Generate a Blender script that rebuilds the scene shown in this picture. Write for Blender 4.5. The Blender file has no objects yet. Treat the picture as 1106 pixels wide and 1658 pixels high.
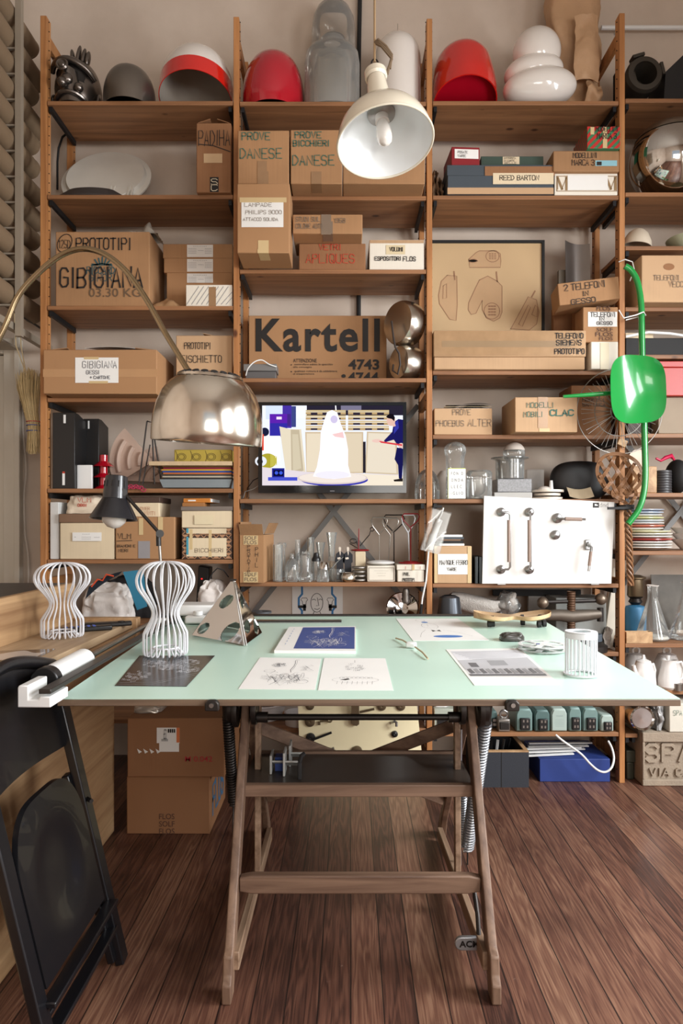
import bpy, math, random
from mathutils import Vector, Matrix, noise
R = math.radians
PI = math.pi
sc = bpy.context.scene
COL = sc.collection
rnd = random.Random(7)

# ---------------------------------------------------------------- camera, world, lights, exposure
F, CX, HY, CH = 1105.0, 553.0, 850.0, 1.30      # focal length in px, vanishing point, camera height
cam = bpy.data.objects.new('camera', bpy.data.cameras.new('camera'))
COL.objects.link(cam)
cam.location = (0, 0, CH)
cam.rotation_euler = (R(90), 0, 0)
cam.data.sensor_width = 36
cam.data.lens = 36 * F / 1658
cam.data.shift_y = (HY - 829) / 1658
cam.data.clip_start = 0.05
sc.camera = cam

world = bpy.data.worlds.new('sky'); sc.world = world
world.use_nodes = True
world.node_tree.nodes['Background'].inputs[0].default_value = (0.75, 0.86, 1.0, 1)
world.node_tree.nodes['Background'].inputs[1].default_value = 0.6

def area(name, loc, rot, sx, sy, power, col):
    l = bpy.data.lights.new(name, 'AREA'); l.shape = 'RECTANGLE'
    l.size, l.size_y, l.energy, l.color = sx, sy, power, col
    o = bpy.data.objects.new(name, l); COL.objects.link(o)
    o.location = loc; o.rotation_euler = rot
    return o
# daylight entering by the two windows in the right-hand wall plus an unseen frontal fill added behind the camera
area('daylight_side', (2.95, 1.65, 1.95), (0, R(62), R(12)), 1.7, 1.25, 176, (0.95, 0.985, 1.0))
area('daylight_side_far', (2.95, -0.6, 2.0), (0, R(66), R(-6)), 2.0, 1.4, 132, (0.98, 0.985, 1.0))
area('rear_fill', (1.2, -2.55, 1.5), (R(86), 0, R(4)), 1.8, 1.2, 54, (1.0, 0.95, 0.88))

vs = sc.view_settings
vs.view_transform = 'Standard'; vs.look = 'None'; vs.gamma = 1.0; vs.exposure = 0.1
vs.use_curve_mapping = False
sc.cycles.use_denoising = True
sc.cycles.max_bounces = 8
sc.cycles.transparent_max_bounces = 24
sc.cycles.caustics_reflective = False
sc.cycles.caustics_refractive = False
sc.cycles.sample_clamp_indirect = 6.0

# ---------------------------------------------------------------- helpers: measuring
def wx(px, Y): return (px - CX) * Y / F
def wz(py, Y): return CH - (py - HY) * Y / F
def P(px, py, Y): return Vector((wx(px, Y), Y, wz(py, Y)))
YS = 3.437                       # front of the shelving
YW = 3.86                        # back wall
TY0, TZ0, TS = 1.78, 0.847, 0.0288
def tz(Y): return TZ0 + (Y - TY0) * TS           # height of the drawing table's surface
def T(px, py):
    k = (py - HY) / F
    Y = (CH - (TZ0 - TY0 * TS)) / (k + TS)
    return Vector((wx(px, Y), Y, tz(Y)))
def zs(py): return wz(py, YS)
def srgb(c):
    if isinstance(c, str):
        c = tuple(int(c[i:i + 2], 16) for i in (0, 2, 4))
    return tuple(((v / 255) / 12.92 if v / 255 <= 0.04045 else ((v / 255 + 0.055) / 1.055) ** 2.4) for v in c[:3])

# ---------------------------------------------------------------- helpers: meshes
class MB:
    def __init__(s): s.v = []; s.f = []; s.m = []; s.cur = 0
    def add(s, vs_, fs):
        b = len(s.v); s.v += [tuple(v) for v in vs_]
        s.f += [tuple(i + b for i in f) for f in fs]; s.m += [s.cur] * len(fs)
        return s
    def box(s, x0, x1, y0, y1, z0, z1):
        return s.add([(x0,y0,z0),(x1,y0,z0),(x1,y1,z0),(x0,y1,z0),(x0,y0,z1),(x1,y0,z1),(x1,y1,z1),(x0,y1,z1)],
                     [(3,2,1,0),(4,5,6,7),(0,1,5,4),(1,2,6,5),(2,3,7,6),(3,0,4,7)])
    def obox(s, c, size, M=None):
        c = Vector(c); hx, hy, hz = size[0]/2, size[1]/2, size[2]/2
        M = M or Matrix.Identity(3)
        v = [c + M @ Vector((a*hx, b*hy, d*hz)) for d in (-1,1) for (a,b) in ((-1,-1),(1,-1),(1,1),(-1,1))]
        return s.add(v, [(3,2,1,0),(4,5,6,7),(0,1,5,4),(1,2,6,5),(2,3,7,6),(3,0,4,7)])
    def beam(s, p0, p1, w, h, up=(0,0,1)):      # rectangular bar from p0 to p1
        p0, p1 = Vector(p0), Vector(p1); d = (p1 - p0); L = d.length; d.normalize()
        u = Vector(up); a = d.cross(u)
        if a.length < 1e-4: a = d.cross(Vector((0,1,0)))
        a.normalize(); b = a.cross(d)
        M = Matrix((a, d, b)).transposed()
        return s.obox((p0 + p1) / 2, (w, L, h), M)
    def cyl(s, p0, p1, r0, r1=None, n=20, cap=True):
        r1 = r0 if r1 is None else r1
        p0, p1 = Vector(p0), Vector(p1); d = (p1 - p0).normalized()
        a = d.orthogonal().normalized(); b = d.cross(a)
        v = []
        for (p, r) in ((p0, r0), (p1, r1)):
            for i in range(n):
                t = 2*PI*i/n; v.append(p + a*(r*math.cos(t)) + b*(r*math.sin(t)))
        f = [(i, (i+1) % n, n+(i+1) % n, n+i) for i in range(n)]
        if cap: f += [tuple(range(n-1, -1, -1)), tuple(range(n, 2*n))]
        return s.add(v, f)
    def tube(s, pts, r, n=8, closed=False, cap=True):
        pts = [Vector(p) for p in pts]; N = len(pts); v = []; f = []
        rr = r if isinstance(r, (list, tuple)) else [r]*N
        prev = None
        for i, p in enumerate(pts):
            if closed: d = pts[(i+1) % N] - pts[i-1]
            else: d = pts[min(i+1, N-1)] - pts[max(i-1, 0)]
            if d.length < 1e-9: d = Vector((0,0,1))
            d.normalize()
            a = d.orthogonal() if prev is None else prev - d * prev.dot(d)
            if a.length < 1e-6: a = d.orthogonal()
            a.normalize(); prev = a; b = d.cross(a)
            for k in range(n):
                t = 2*PI*k/n; v.append(p + a*(rr[i]*math.cos(t)) + b*(rr[i]*math.sin(t)))
        for i in range(N if closed else N-1):
            j = (i+1) % N
            for k in range(n): f.append((i*n+k, i*n+(k+1) % n, j*n+(k+1) % n, j*n+k))
        if not closed and cap: f += [tuple(range(n-1,-1,-1)), tuple(range((N-1)*n, N*n))]
        return s.add(v, f)
    def lathe(s, prof, o=(0,0,0), n=40, M=None, cap=False, arc=2*PI):
        o = Vector(o); M = M or Matrix.Identity(3); v = []; f = []; full = arc > 6.28
        cols = n if full else n + 1
        for (r, z) in prof:
            for i in range(cols):
                t = arc*i/n; v.append(o + M @ Vector((r*math.cos(t), r*math.sin(t), z)))
        for j in range(len(prof)-1):
            for i in range(n):
                k = (i+1) % cols; f.append((j*cols+i, j*cols+k, (j+1)*cols+k, (j+1)*cols+i))
        if cap: f += [tuple(range(cols-1,-1,-1)), tuple(range((len(prof)-1)*cols, len(prof)*cols))]
        return s.add(v, f)
    def ball(s, c, r, n=24, M=None):
        r = r if isinstance(r, (tuple, list)) else (r, r, r)
        prof = [(max(math.sin(PI*i/(n//2)), 1e-4), -math.cos(PI*i/(n//2))) for i in range(n//2+1)]
        S = Matrix.Diagonal(r); M = (M @ S) if M else S
        return s.lathe(prof, c, n, M)
    def prism(s, poly, o, U, V, D):             # polygon in (U,V), swept along D
        o, U, V, D = Vector(o), Vector(U), Vector(V), Vector(D); n = len(poly)
        a = [o + U*p[0] + V*p[1] for p in poly]
        return s.add(a + [p + D for p in a], [tuple(range(n-1,-1,-1)), tuple(range(n, 2*n))] + [(i, (i+1) % n, n+(i+1) % n, n+i) for i in range(n)])
    def surf(s, fn, nu, nv, th=None):           # grid surface; th = thickness vector or None
        v = [Vector(fn(i/nu, j/nv)) for j in range(nv+1) for i in range(nu+1)]; w = nu+1
        f = [(j*w+i, j*w+i+1, (j+1)*w+i+1, (j+1)*w+i) for j in range(nv) for i in range(nu)]
        if th is not None:
            th = Vector(th); m = len(v); v2 = [p + th for p in v]
            f2 = [tuple(reversed([i+m for i in q])) for q in f]; v += v2
            rim = [i for i in range(w)] + [j*w+nu for j in range(1, nv+1)] + [nv*w+i for i in range(nu-1,-1,-1)] + [j*w for j in range(nv-1,0,-1)]
            f += f2 + [(rim[k], rim[k]+m, rim[(k+1) % len(rim)]+m, rim[(k+1) % len(rim)]) for k in range(len(rim))]
        return s.add(v, f)
    def ribbon(s, pts, w, nrm):                 # flat pen line
        pts = [Vector(p) for p in pts]; nrm = Vector(nrm); L = []
        for i, p in enumerate(pts):
            d = pts[min(i+1, len(pts)-1)] - pts[max(i-1, 0)]
            if d.length < 1e-9: d = Vector((1,0,0))
            a = d.normalized().cross(nrm); a.normalize()
            e = d.normalized()*(w*.5) if i in (0, len(pts)-1) else Vector((0,0,0))
            e = -e if i == 0 else e
            L += [p + a*w/2 + e, p - a*w/2 + e]
        return s.add(L, [(2*i, 2*i+1, 2*i+3, 2*i+2) for i in range(len(pts)-1)])
    def bounds(s):
        return [(min(p[k] for p in s.v), max(p[k] for p in s.v)) for k in range(3)]
    def xform(s, M):
        s.v = [tuple(M @ Vector(p)) for p in s.v]; return s
    def shift(s, d):
        s.v = [(p[0]+d[0], p[1]+d[1], p[2]+d[2]) for p in s.v]; return s
    def mesh(s, name, mats):
        me = bpy.data.meshes.new(name); me.from_pydata(s.v, [], s.f); me.validate()
        for m in (mats if isinstance(mats, (list, tuple)) else [mats]): me.materials.append(m)
        if len(me.polygons) == len(s.m) and max(s.m + [0]):
            me.polygons.foreach_set('material_index', s.m)
        me.polygons.foreach_set('use_smooth', [True]*len(me.polygons))
        try: me.set_sharp_from_angle(angle=R(38))
        except Exception: pass
        me.update(); return me

def crumple(mb, amp, freq):      # push the vertices about as a crumpled skin
    mb.v = [tuple(Vector(p) + noise.noise_vector(Vector(p)*freq)*amp*.5 + noise.noise_vector(Vector(p)*freq*2.3)*amp*.3) for p in mb.v]
    return mb
def clampz(mb, z):
    mb.v = [(p[0], p[1], max(p[2], z)) for p in mb.v]; return mb
def spl(pts, n=6):               # smooth curve through the given points
    o = []; L = len(pts)-1
    for i in range(L):
        a, b, c, d = [Vector(pts[max(0, min(L, i+k))]) for k in (-1, 0, 1, 2)]
        for k in range(n): u = k/n; o.append(.5*((2*b)+(-a+c)*u+(2*a-5*b+4*c-d)*u*u+(-a+3*b-3*c+d)*u**3))
    return o+[Vector(pts[-1])]
def thing(name, label, cat, loc=(0,0,0), rz=0.0, group=None):
    o = bpy.data.objects.new(name, None); COL.objects.link(o)
    o.empty_display_size = .05
    o.location = loc; o.rotation_euler = (0, 0, rz)
    o['label'] = label; o['category'] = cat
    if group: o['group'] = group
    return o
def part(name, mb, mat, parent, label=None, bevel=0, world=False):
    """link a mesh as a part of its parent; world=True when the vertices are given in world space"""
    if world:
        p = parent; M = Matrix.Identity(4)
        while p is not None:
            M = (Matrix.Translation(p.location) @ p.rotation_euler.to_matrix().to_4x4()) @ M; p = p.parent
        mb.xform(M.inverted())
    o = bpy.data.objects.new(name, mb.mesh(name, mat)); COL.objects.link(o); o.parent = parent
    if label: o['label'] = label
    if bevel:
        b = o.modifiers.new('bevel', 'BEVEL'); b.width = bevel; b.segments = 2; b.limit_method = 'ANGLE'
    return o
def solo(name, mb, mat, label, cat, group=None, bevel=0):
    """a thing that is one mesh (world-space vertices); its origin goes to its base"""
    b = mb.bounds(); c = ((b[0][0]+b[0][1])/2, (b[1][0]+b[1][1])/2, b[2][0])
    mb.shift((-c[0], -c[1], -c[2]))
    o = part(name, mb, mat, None, None, bevel); o.location = c
    o['label'] = label; o['category'] = cat
    if group: o['group'] = group
    return o
def struct(name, mb, mat, parent=None, bevel=0):
    o = part(name, mb, mat, parent, None, bevel)
    if parent is None: o['kind'] = 'structure'
    return o
def dup(o, loc, rz=None, label=None, scale=None, parent=None):
    c = o.copy(); COL.objects.link(c); c.parent = parent
    if parent is None:
        c.location = loc
        if rz is not None: c.rotation_euler = (0, 0, rz)
        if label: c['label'] = label
        if scale: c.scale = scale
    for ch in list(o.children): dup(ch, None, parent=c)
    return c

# ---------------------------------------------------------------- helpers: lettering
GL = {'A':'00-26-40;12-32','B':'00-06-36-45-44-33-03;33-42-41-30-00','C':'45-36-16-05-01-10-30-41','D':'00-06-26-44-42-20-00',
'E':'46-06-00-40;03-33','F':'46-06-00;03-33','G':'45-36-16-05-01-10-30-41-43-23','H':'00-06;40-46;03-43','I':'20-26','J':'46-41-30-10-01',
'K':'00-06;46-03-40','L':'06-00-40','M':'00-06-23-46-40','N':'00-06-40-46','O':'16-05-01-10-30-41-45-36-16','P':'00-06-36-45-44-33-03',
'Q':'16-05-01-10-30-41-45-36-16;22-40','R':'00-06-36-45-44-33-03;23-40','S':'45-36-16-05-04-13-33-42-41-30-10-01','T':'06-46;26-20',
'U':'06-01-10-30-41-46','V':'06-20-46','W':'06-10-24-30-46','X':'00-46;06-40','Y':'06-23-46;23-20','Z':'06-46-00-40',
'0':'16-05-01-10-30-41-45-36-16','1':'15-26-20','2':'05-16-36-45-44-00-40','3':'05-16-36-45-44-33-42-41-30-10-01;13-33','4':'30-36-02-42',
'5':'46-06-03-33-42-41-30-10-01','6':'45-36-16-05-01-10-30-41-42-33-03','7':'06-46-10','8':'13-04-05-16-36-45-44-33-13-02-01-10-30-41-42-33',
'9':'01-10-30-41-45-36-16-05-04-13-43','.':'20-21','+':'21-25;03-43','-':'13-33',"'":'25-26','/':'00-46'}
def strokes(mb, text, x0, x1, z0, z1, w, y, jit=.15, slant=0.0, plane=None):
    """marker handwriting fitted into the rectangle x0..x1, z0..z1 on the local plane y"""
    g = random.Random(text); adv = []; x = 0
    for ch in text:
        a = 3.2 if ch in "I.'1 " else 5.4
        adv.append(x - (1.0 if ch in "I.'1" else 0)); x += a
    tot = max(x - 1.4, 1); sx = (x1-x0)/tot; sz = (z1-z0)/6
    mp = plane or (lambda a, b: (a, y, b)); nn = Vector(mp(1,0)) - Vector(mp(0,0)); mm = Vector(mp(0,1)) - Vector(mp(0,0))
    nrm = nn.cross(mm).normalized()
    for ch, ax in zip(text, adv):
        dz = g.uniform(-.3, .3)*jit*2
        for st in GL.get(ch, '').split(';'):
            if not st: continue
            pts = []
            for q in st.split('-'):
                a = int(q[0]) + g.uniform(-jit, jit); b = int(q[1]) + g.uniform(-jit, jit) + dz
                pts.append(mp(x0 + (ax + a)*sx + slant*b*sz, z0 + b*sz))
            mb.ribbon(pts, w, nrm)
    return mb
def printed(mb, text, x0, x1, z0, y, size=None, bold=0.0, z1=None, plane=None, space=1.0):
    """printed letters in the built-in sans, fitted to x0..x1 (and z0..z1), on the local plane y"""
    cu = bpy.data.curves.new('t', 'FONT'); cu.body = text; cu.size = 1; cu.offset = bold; cu.space_character = space
    cu.resolution_u = 3
    o = bpy.data.objects.new('t', cu); COL.objects.link(o)
    dg = bpy.context.evaluated_depsgraph_get(); me = bpy.data.meshes.new_from_object(o.evaluated_get(dg))
    vs_ = [v.co.copy() for v in me.vertices]; fs = [tuple(p.vertices) for p in me.polygons]
    bpy.data.objects.remove(o); bpy.data.curves.remove(cu); bpy.data.meshes.remove(me)
    if not vs_: return mb
    a0, a1 = min(v.x for v in vs_), max(v.x for v in vs_); b0, b1 = min(v.y for v in vs_), max(v.y for v in vs_)
    sx = (x1-x0)/(a1-a0); szz = sx if z1 is None else (z1-z0)/(b1-b0)
    mp = plane or (lambda a, b: (a, y, b))
    mb.add([mp(x0 + (v.x-a0)*sx, z0 + (v.y-b0)*szz) for v in vs_], fs)
    return mb

# ---------------------------------------------------------------- materials
MATS = {}
def _new(name):
    m = bpy.data.materials.new(name); m.use_nodes = True
    nt = m.node_tree; b = nt.nodes['Principled BSDF']
    return m, nt, b
def N(nt, typ, **kw):
    n = nt.nodes.new(typ)
    for k, v in kw.items():
        if k in n.inputs: n.inputs[k].default_value = v
        else: setattr(n, k, v)
    return n
def plain(name, col, rough=.6, metal=0.0, var=.10, scale=9.0, bump=0.0, spec=.5, coat=0.0):
    if name in MATS: return MATS[name]
    m, nt, b = _new(name); c = srgb(col)
    tc = N(nt, 'ShaderNodeTexCoord'); no = N(nt, 'ShaderNodeTexNoise', Scale=scale, Detail=4.0)
    nt.links.new(tc.outputs['Object'], no.inputs['Vector'])
    mx = N(nt, 'ShaderNodeMix', data_type='RGBA')
    mx.inputs['A'].default_value = (*[x*(1-var) for x in c], 1); mx.inputs['B'].default_value = (*[min(1, x*(1+var)) for x in c], 1)
    nt.links.new(no.outputs['Fac'], mx.inputs['Factor']); nt.links.new(mx.outputs['Result'], b.inputs['Base Color'])
    b.inputs['Roughness'].default_value = rough; b.inputs['Metallic'].default_value = metal
    b.inputs['Specular IOR Level'].default_value = spec; b.inputs['Coat Weight'].default_value = coat
    if bump:
        bp = N(nt, 'ShaderNodeBump', Strength=bump, Distance=.004)
        n2 = N(nt, 'ShaderNodeTexNoise', Scale=scale*6, Detail=3.0); nt.links.new(tc.outputs['Object'], n2.inputs['Vector'])
        nt.links.new(n2.outputs['Fac'], bp.inputs['Height']); nt.links.new(bp.outputs['Normal'], b.inputs['Normal'])
    MATS[name] = m; return m
def wood(name, c1, c2, axis='X', scale=1.0, rough=.55, knots=True, c3=None):
    if name in MATS: return MATS[name]
    m, nt, b = _new(name)
    tc = N(nt, 'ShaderNodeTexCoord'); oi = N(nt, 'ShaderNodeObjectInfo')
    mp = N(nt, 'ShaderNodeMapping'); k = 1.4*scale; s = 26*scale
    mp.inputs['Scale'].default_value = {'X': (k, s, s), 'Y': (s, k, s), 'Z': (s, s, k)}[axis]
    ad = N(nt, 'ShaderNodeVectorMath', operation='ADD'); ml = N(nt, 'ShaderNodeMath', operation='MULTIPLY'); ml.inputs[1].default_value = 37.0
    nt.links.new(oi.outputs['Random'], ml.inputs[0]); nt.links.new(tc.outputs['Object'], mp.inputs['Vector'])
    nt.links.new(mp.outputs['Vector'], ad.inputs[0]); nt.links.new(ml.outputs[0], ad.inputs[1])
    no = N(nt, 'ShaderNodeTexNoise', Scale=1.0, Detail=6.0, Roughness=.6, Distortion=.6); nt.links.new(ad.outputs[0], no.inputs['Vector'])
    rp = N(nt, 'ShaderNodeValToRGB'); e = rp.color_ramp.elements
    e[0].position, e[0].color = .33, (*srgb(c1), 1); e[1].position, e[1].color = .68, (*srgb(c2), 1)
    nt.links.new(no.outputs['Fac'], rp.inputs['Fac']); out = rp.outputs['Color']
    if knots:
        mk = N(nt, 'ShaderNodeMapping'); mk.inputs['Scale'].default_value = {'X': (4.2, 7, 7), 'Y': (7, 4.2, 7), 'Z': (7, 7, 4.2)}[axis]
        nt.links.new(tc.outputs['Object'], mk.inputs['Vector'])
        a2 = N(nt, 'ShaderNodeVectorMath', operation='ADD'); nt.links.new(mk.outputs['Vector'], a2.inputs[0]); nt.links.new(ml.outputs[0], a2.inputs[1])
        vo = N(nt, 'ShaderNodeTexVoronoi', Scale=1.0); nt.links.new(a2.outputs[0], vo.inputs['Vector'])
        r2 = N(nt, 'ShaderNodeValToRGB'); r2.color_ramp.elements[0].position = .05; r2.color_ramp.elements[1].position = .11
        r2.color_ramp.elements[0].color = (.25, .16, .1, 1); r2.color_ramp.elements[1].color = (1, 1, 1, 1)
        nt.links.new(vo.outputs['Distance'], r2.inputs['Fac'])
        mu = N(nt, 'ShaderNodeMix', data_type='RGBA', blend_type='MULTIPLY'); mu.inputs['Factor'].default_value = 1
        nt.links.new(out, mu.inputs['A']); nt.links.new(r2.outputs['Color'], mu.inputs['B']); out = mu.outputs['Result']
    nt.links.new(out, b.inputs['Base Color']); b.inputs['Roughness'].default_value = rough
    bp = N(nt, 'ShaderNodeBump', Strength=.15, Distance=.002); nt.links.new(no.outputs['Fac'], bp.inputs['Height']); nt.links.new(bp.outputs['Normal'], b.inputs['Normal'])
    MATS[name] = m; return m
def kraft(name, col, spread=.16):
    if name in MATS: return MATS[name]
    m, nt, b = _new(name); c = srgb(col)
    tc = N(nt, 'ShaderNodeTexCoord'); oi = N(nt, 'ShaderNodeObjectInfo')
    n1 = N(nt, 'ShaderNodeTexNoise', Scale=5.0, Detail=5.0); nt.links.new(tc.outputs['Object'], n1.inputs['Vector'])
    mp = N(nt, 'ShaderNodeMapping'); mp.inputs['Scale'].default_value = (150, 150, 3)
    nt.links.new(tc.outputs['Object'], mp.inputs['Vector'])
    n2 = N(nt, 'ShaderNodeTexNoise', Scale=1.0, Detail=2.0); nt.links.new(mp.outputs['Vector'], n2.inputs['Vector'])
    ad = N(nt, 'ShaderNodeMath', operation='ADD'); nt.links.new(n1.outputs['Fac'], ad.inputs[0])
    m2 = N(nt, 'ShaderNodeMath', operation='MULTIPLY'); m2.inputs[1].default_value = .35; nt.links.new(n2.outputs['Fac'], m2.inputs[0]); nt.links.new(m2.outputs[0], ad.inputs[1])
    m3 = N(nt, 'ShaderNodeMath', operation='MULTIPLY'); m3.inputs[1].default_value = .5; nt.links.new(oi.outputs['Random'], m3.inputs[0])
    a2 = N(nt, 'ShaderNodeMath', operation='ADD'); nt.links.new(ad.outputs[0], a2.inputs[0]); nt.links.new(m3.outputs[0], a2.inputs[1])
    rp = N(nt, 'ShaderNodeValToRGB'); e = rp.color_ramp.elements
    e[0].position, e[0].color = .4, (*[x*(1-spread) for x in c], 1); e[1].position, e[1].color = 1.0, (*[min(1, x*(1+spread)) for x in c], 1)
    nt.links.new(a2.outputs[0], rp.inputs['Fac']); nt.links.new(rp.outputs['Color'], b.inputs['Base Color'])
    b.inputs['Roughness'].default_value = .75; b.inputs['Specular IOR Level'].default_value = .25
    MATS[name] = m; return m
def glass(name, tint=(251, 252, 251), strength=.5, rough=.05, body=0.10):
    """thin clear glass: light passes, the rim turns reflective by Fresnel"""
    if name in MATS: return MATS[name]
    m, nt, b = _new(name); nt.nodes.remove(b); out = nt.nodes['Material Output']
    tr = N(nt, 'ShaderNodeBsdfTransparent'); tr.inputs[0].default_value = (*srgb(tint), 1)
    gl = N(nt, 'ShaderNodeBsdfGlossy', Roughness=rough); gl.inputs[0].default_value = (1, 1, 1, 1)
    df = N(nt, 'ShaderNodeBsdfDiffuse'); df.inputs[0].default_value = (.75, .77, .76, 1)
    fr = N(nt, 'ShaderNodeFresnel', IOR=1.5)
    no = N(nt, 'ShaderNodeTexNoise', Scale=3.0); tc = N(nt, 'ShaderNodeTexCoord'); nt.links.new(tc.outputs['Object'], no.inputs['Vector'])
    mm = N(nt, 'ShaderNodeMath', operation='MULTIPLY'); mm.inputs[1].default_value = strength*2; nt.links.new(fr.outputs[0], mm.inputs[0])
    cl = N(nt, 'ShaderNodeMath', operation='MINIMUM'); cl.inputs[1].default_value = .9; nt.links.new(mm.outputs[0], cl.inputs[0])
    m1 = N(nt, 'ShaderNodeMixShader'); nt.links.new(cl.outputs[0], m1.inputs[0]); nt.links.new(tr.outputs[0], m1.inputs[1]); nt.links.new(gl.outputs[0], m1.inputs[2])
    mb_ = N(nt, 'ShaderNodeMath', operation='MULTIPLY'); mb_.inputs[1].default_value = body*2; nt.links.new(no.outputs['Fac'], mb_.inputs[0])
    m2 = N(nt, 'ShaderNodeMixShader'); nt.links.new(mb_.outputs[0], m2.inputs[0]); nt.links.new(m1.outputs[0], m2.inputs[1]); nt.links.new(df.outputs[0], m2.inputs[2])
    nt.links.new(m2.outputs[0], out.inputs[0]); MATS[name] = m; return m
def glow(name, col, s=1.0):
    if name in MATS: return MATS[name]
    m, nt, b = _new(name); nt.nodes.remove(b)
    e = N(nt, 'ShaderNodeEmission', Strength=s); e.inputs[0].default_value = (*srgb(col), 1)
    nt.links.new(e.outputs[0], nt.nodes['Material Output'].inputs[0]); MATS[name] = m; return m

def floor_mat():
    m, nt, b = _new('old_pine_floor_boards'); L = nt.links.new
    tc = N(nt, 'ShaderNodeTexCoord'); mp = N(nt, 'ShaderNodeMapping'); mp.inputs['Rotation'].default_value = (0, 0, .0136)
    L(tc.outputs['Object'], mp.inputs['Vector']); sp = N(nt, 'ShaderNodeSeparateXYZ'); L(mp.outputs['Vector'], sp.inputs[0])
    def mth(op, a, bb=None):
        n = N(nt, 'ShaderNodeMath', operation=op)
        for i, q in enumerate((a, bb)):
            if q is None: continue
            if isinstance(q, (int, float)): n.inputs[i].default_value = q
            else: L(q, n.inputs[i])
        return n.outputs[0]
    sx = mth('DIVIDE', sp.outputs['X'], .0885); idx = mth('FLOOR', sx); fr = mth('FRACT', sx)
    wn = N(nt, 'ShaderNodeTexWhiteNoise', noise_dimensions='1D'); L(idx, wn.inputs['W'])
    off = mth('MULTIPLY', wn.outputs['Value'], 60.0)
    cb = N(nt, 'ShaderNodeCombineXYZ')
    L(mth('ADD', mth('MULTIPLY', sp.outputs['X'], 34.0), off), cb.inputs[0]); L(mth('ADD', mth('MULTIPLY', sp.outputs['Y'], 2.2), off), cb.inputs[1])
    no = N(nt, 'ShaderNodeTexNoise', Scale=.55, Detail=3.0, Distortion=.3); L(cb.outputs[0], no.inputs['Vector'])
    rings = mth('SINE', mth('MULTIPLY', no.outputs['Fac'], 62.0))
    cb2 = N(nt, 'ShaderNodeCombineXYZ'); L(mth('ADD', mth('MULTIPLY', sp.outputs['X'], 260.0), off), cb2.inputs[0]); L(mth('MULTIPLY', sp.outputs['Y'], 5.0), cb2.inputs[1])
    fib = N(nt, 'ShaderNodeTexNoise', Scale=1.0, Detail=3.0); L(cb2.outputs[0], fib.inputs['Vector'])
    g = mth('ADD', mth('MULTIPLY', rings, .11), mth('ADD', mth('MULTIPLY', fib.outputs['Fac'], .7), mth('MULTIPLY', wn.outputs['Value'], .42)))
    rp = N(nt, 'ShaderNodeValToRGB'); e = rp.color_ramp.elements
    e[0].position, e[0].color = .25, (*srgb((58, 36, 30)), 1); e[1].position, e[1].color = 1.0, (*srgb((150, 116, 94)), 1)
    q = e.new(.52); q.color = (*srgb((94, 61, 49)), 1); q = e.new(.75); q.color = (*srgb((118, 84, 67)), 1)
    L(g, rp.inputs['Fac'])
    big = N(nt, 'ShaderNodeTexNoise', Scale=2.2, Detail=5.0); L(tc.outputs['Object'], big.inputs['Vector'])
    r3 = N(nt, 'ShaderNodeValToRGB'); r3.color_ramp.elements[0].position = .3; r3.color_ramp.elements[1].position = .62
    r3.color_ramp.elements[0].color = (.66, .62, .6, 1); r3.color_ramp.elements[1].color = (1.1, 1.08, 1.05, 1); L(big.outputs['Fac'], r3.inputs['Fac'])
    mu = N(nt, 'ShaderNodeMix', data_type='RGBA', blend_type='MULTIPLY'); mu.inputs['Factor'].default_value = 1; L(rp.outputs['Color'], mu.inputs['A']); L(r3.outputs['Color'], mu.inputs['B'])
    # worn pale scuffs
    sc1 = N(nt, 'ShaderNodeTexNoise', Scale=16.0, Detail=8.0, Roughness=.75, Distortion=1.5); L(tc.outputs['Object'], sc1.inputs['Vector'])
    r4 = N(nt, 'ShaderNodeValToRGB'); r4.color_ramp.elements[0].position = .66; r4.color_ramp.elements[1].position = .8; L(sc1.outputs['Fac'], r4.inputs['Fac'])
    m5 = N(nt, 'ShaderNodeMix', data_type='RGBA'); L(mth('MULTIPLY', r4.outputs['Color'], .4), m5.inputs['Factor']); L(mu.outputs['Result'], m5.inputs['A']); m5.inputs['B'].default_value = (*srgb((176, 158, 146)), 1)
    gap = mth('GREATER_THAN', mth('ABSOLUTE', mth('SUBTRACT', fr, .5)), .478)
    m6 = N(nt, 'ShaderNodeMix', data_type='RGBA'); L(mth('MULTIPLY', gap, .9), m6.inputs['Factor']); L(m5.outputs['Result'], m6.inputs['A']); m6.inputs['B'].default_value = (*srgb((22, 13, 11)), 1)
    L(m6.outputs['Result'], b.inputs['Base Color'])
    L(mth('ADD', mth('MULTIPLY', fib.outputs['Fac'], .3), .3), b.inputs['Roughness'])
    bp = N(nt, 'ShaderNodeBump', Strength=.35, Distance=.002); L(mth('SUBTRACT', mth('MULTIPLY', g, .4), mth('MULTIPLY', gap, 1.5)), bp.inputs['Height']); L(bp.outputs['Normal'], b.inputs['Normal'])
    return m
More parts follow.
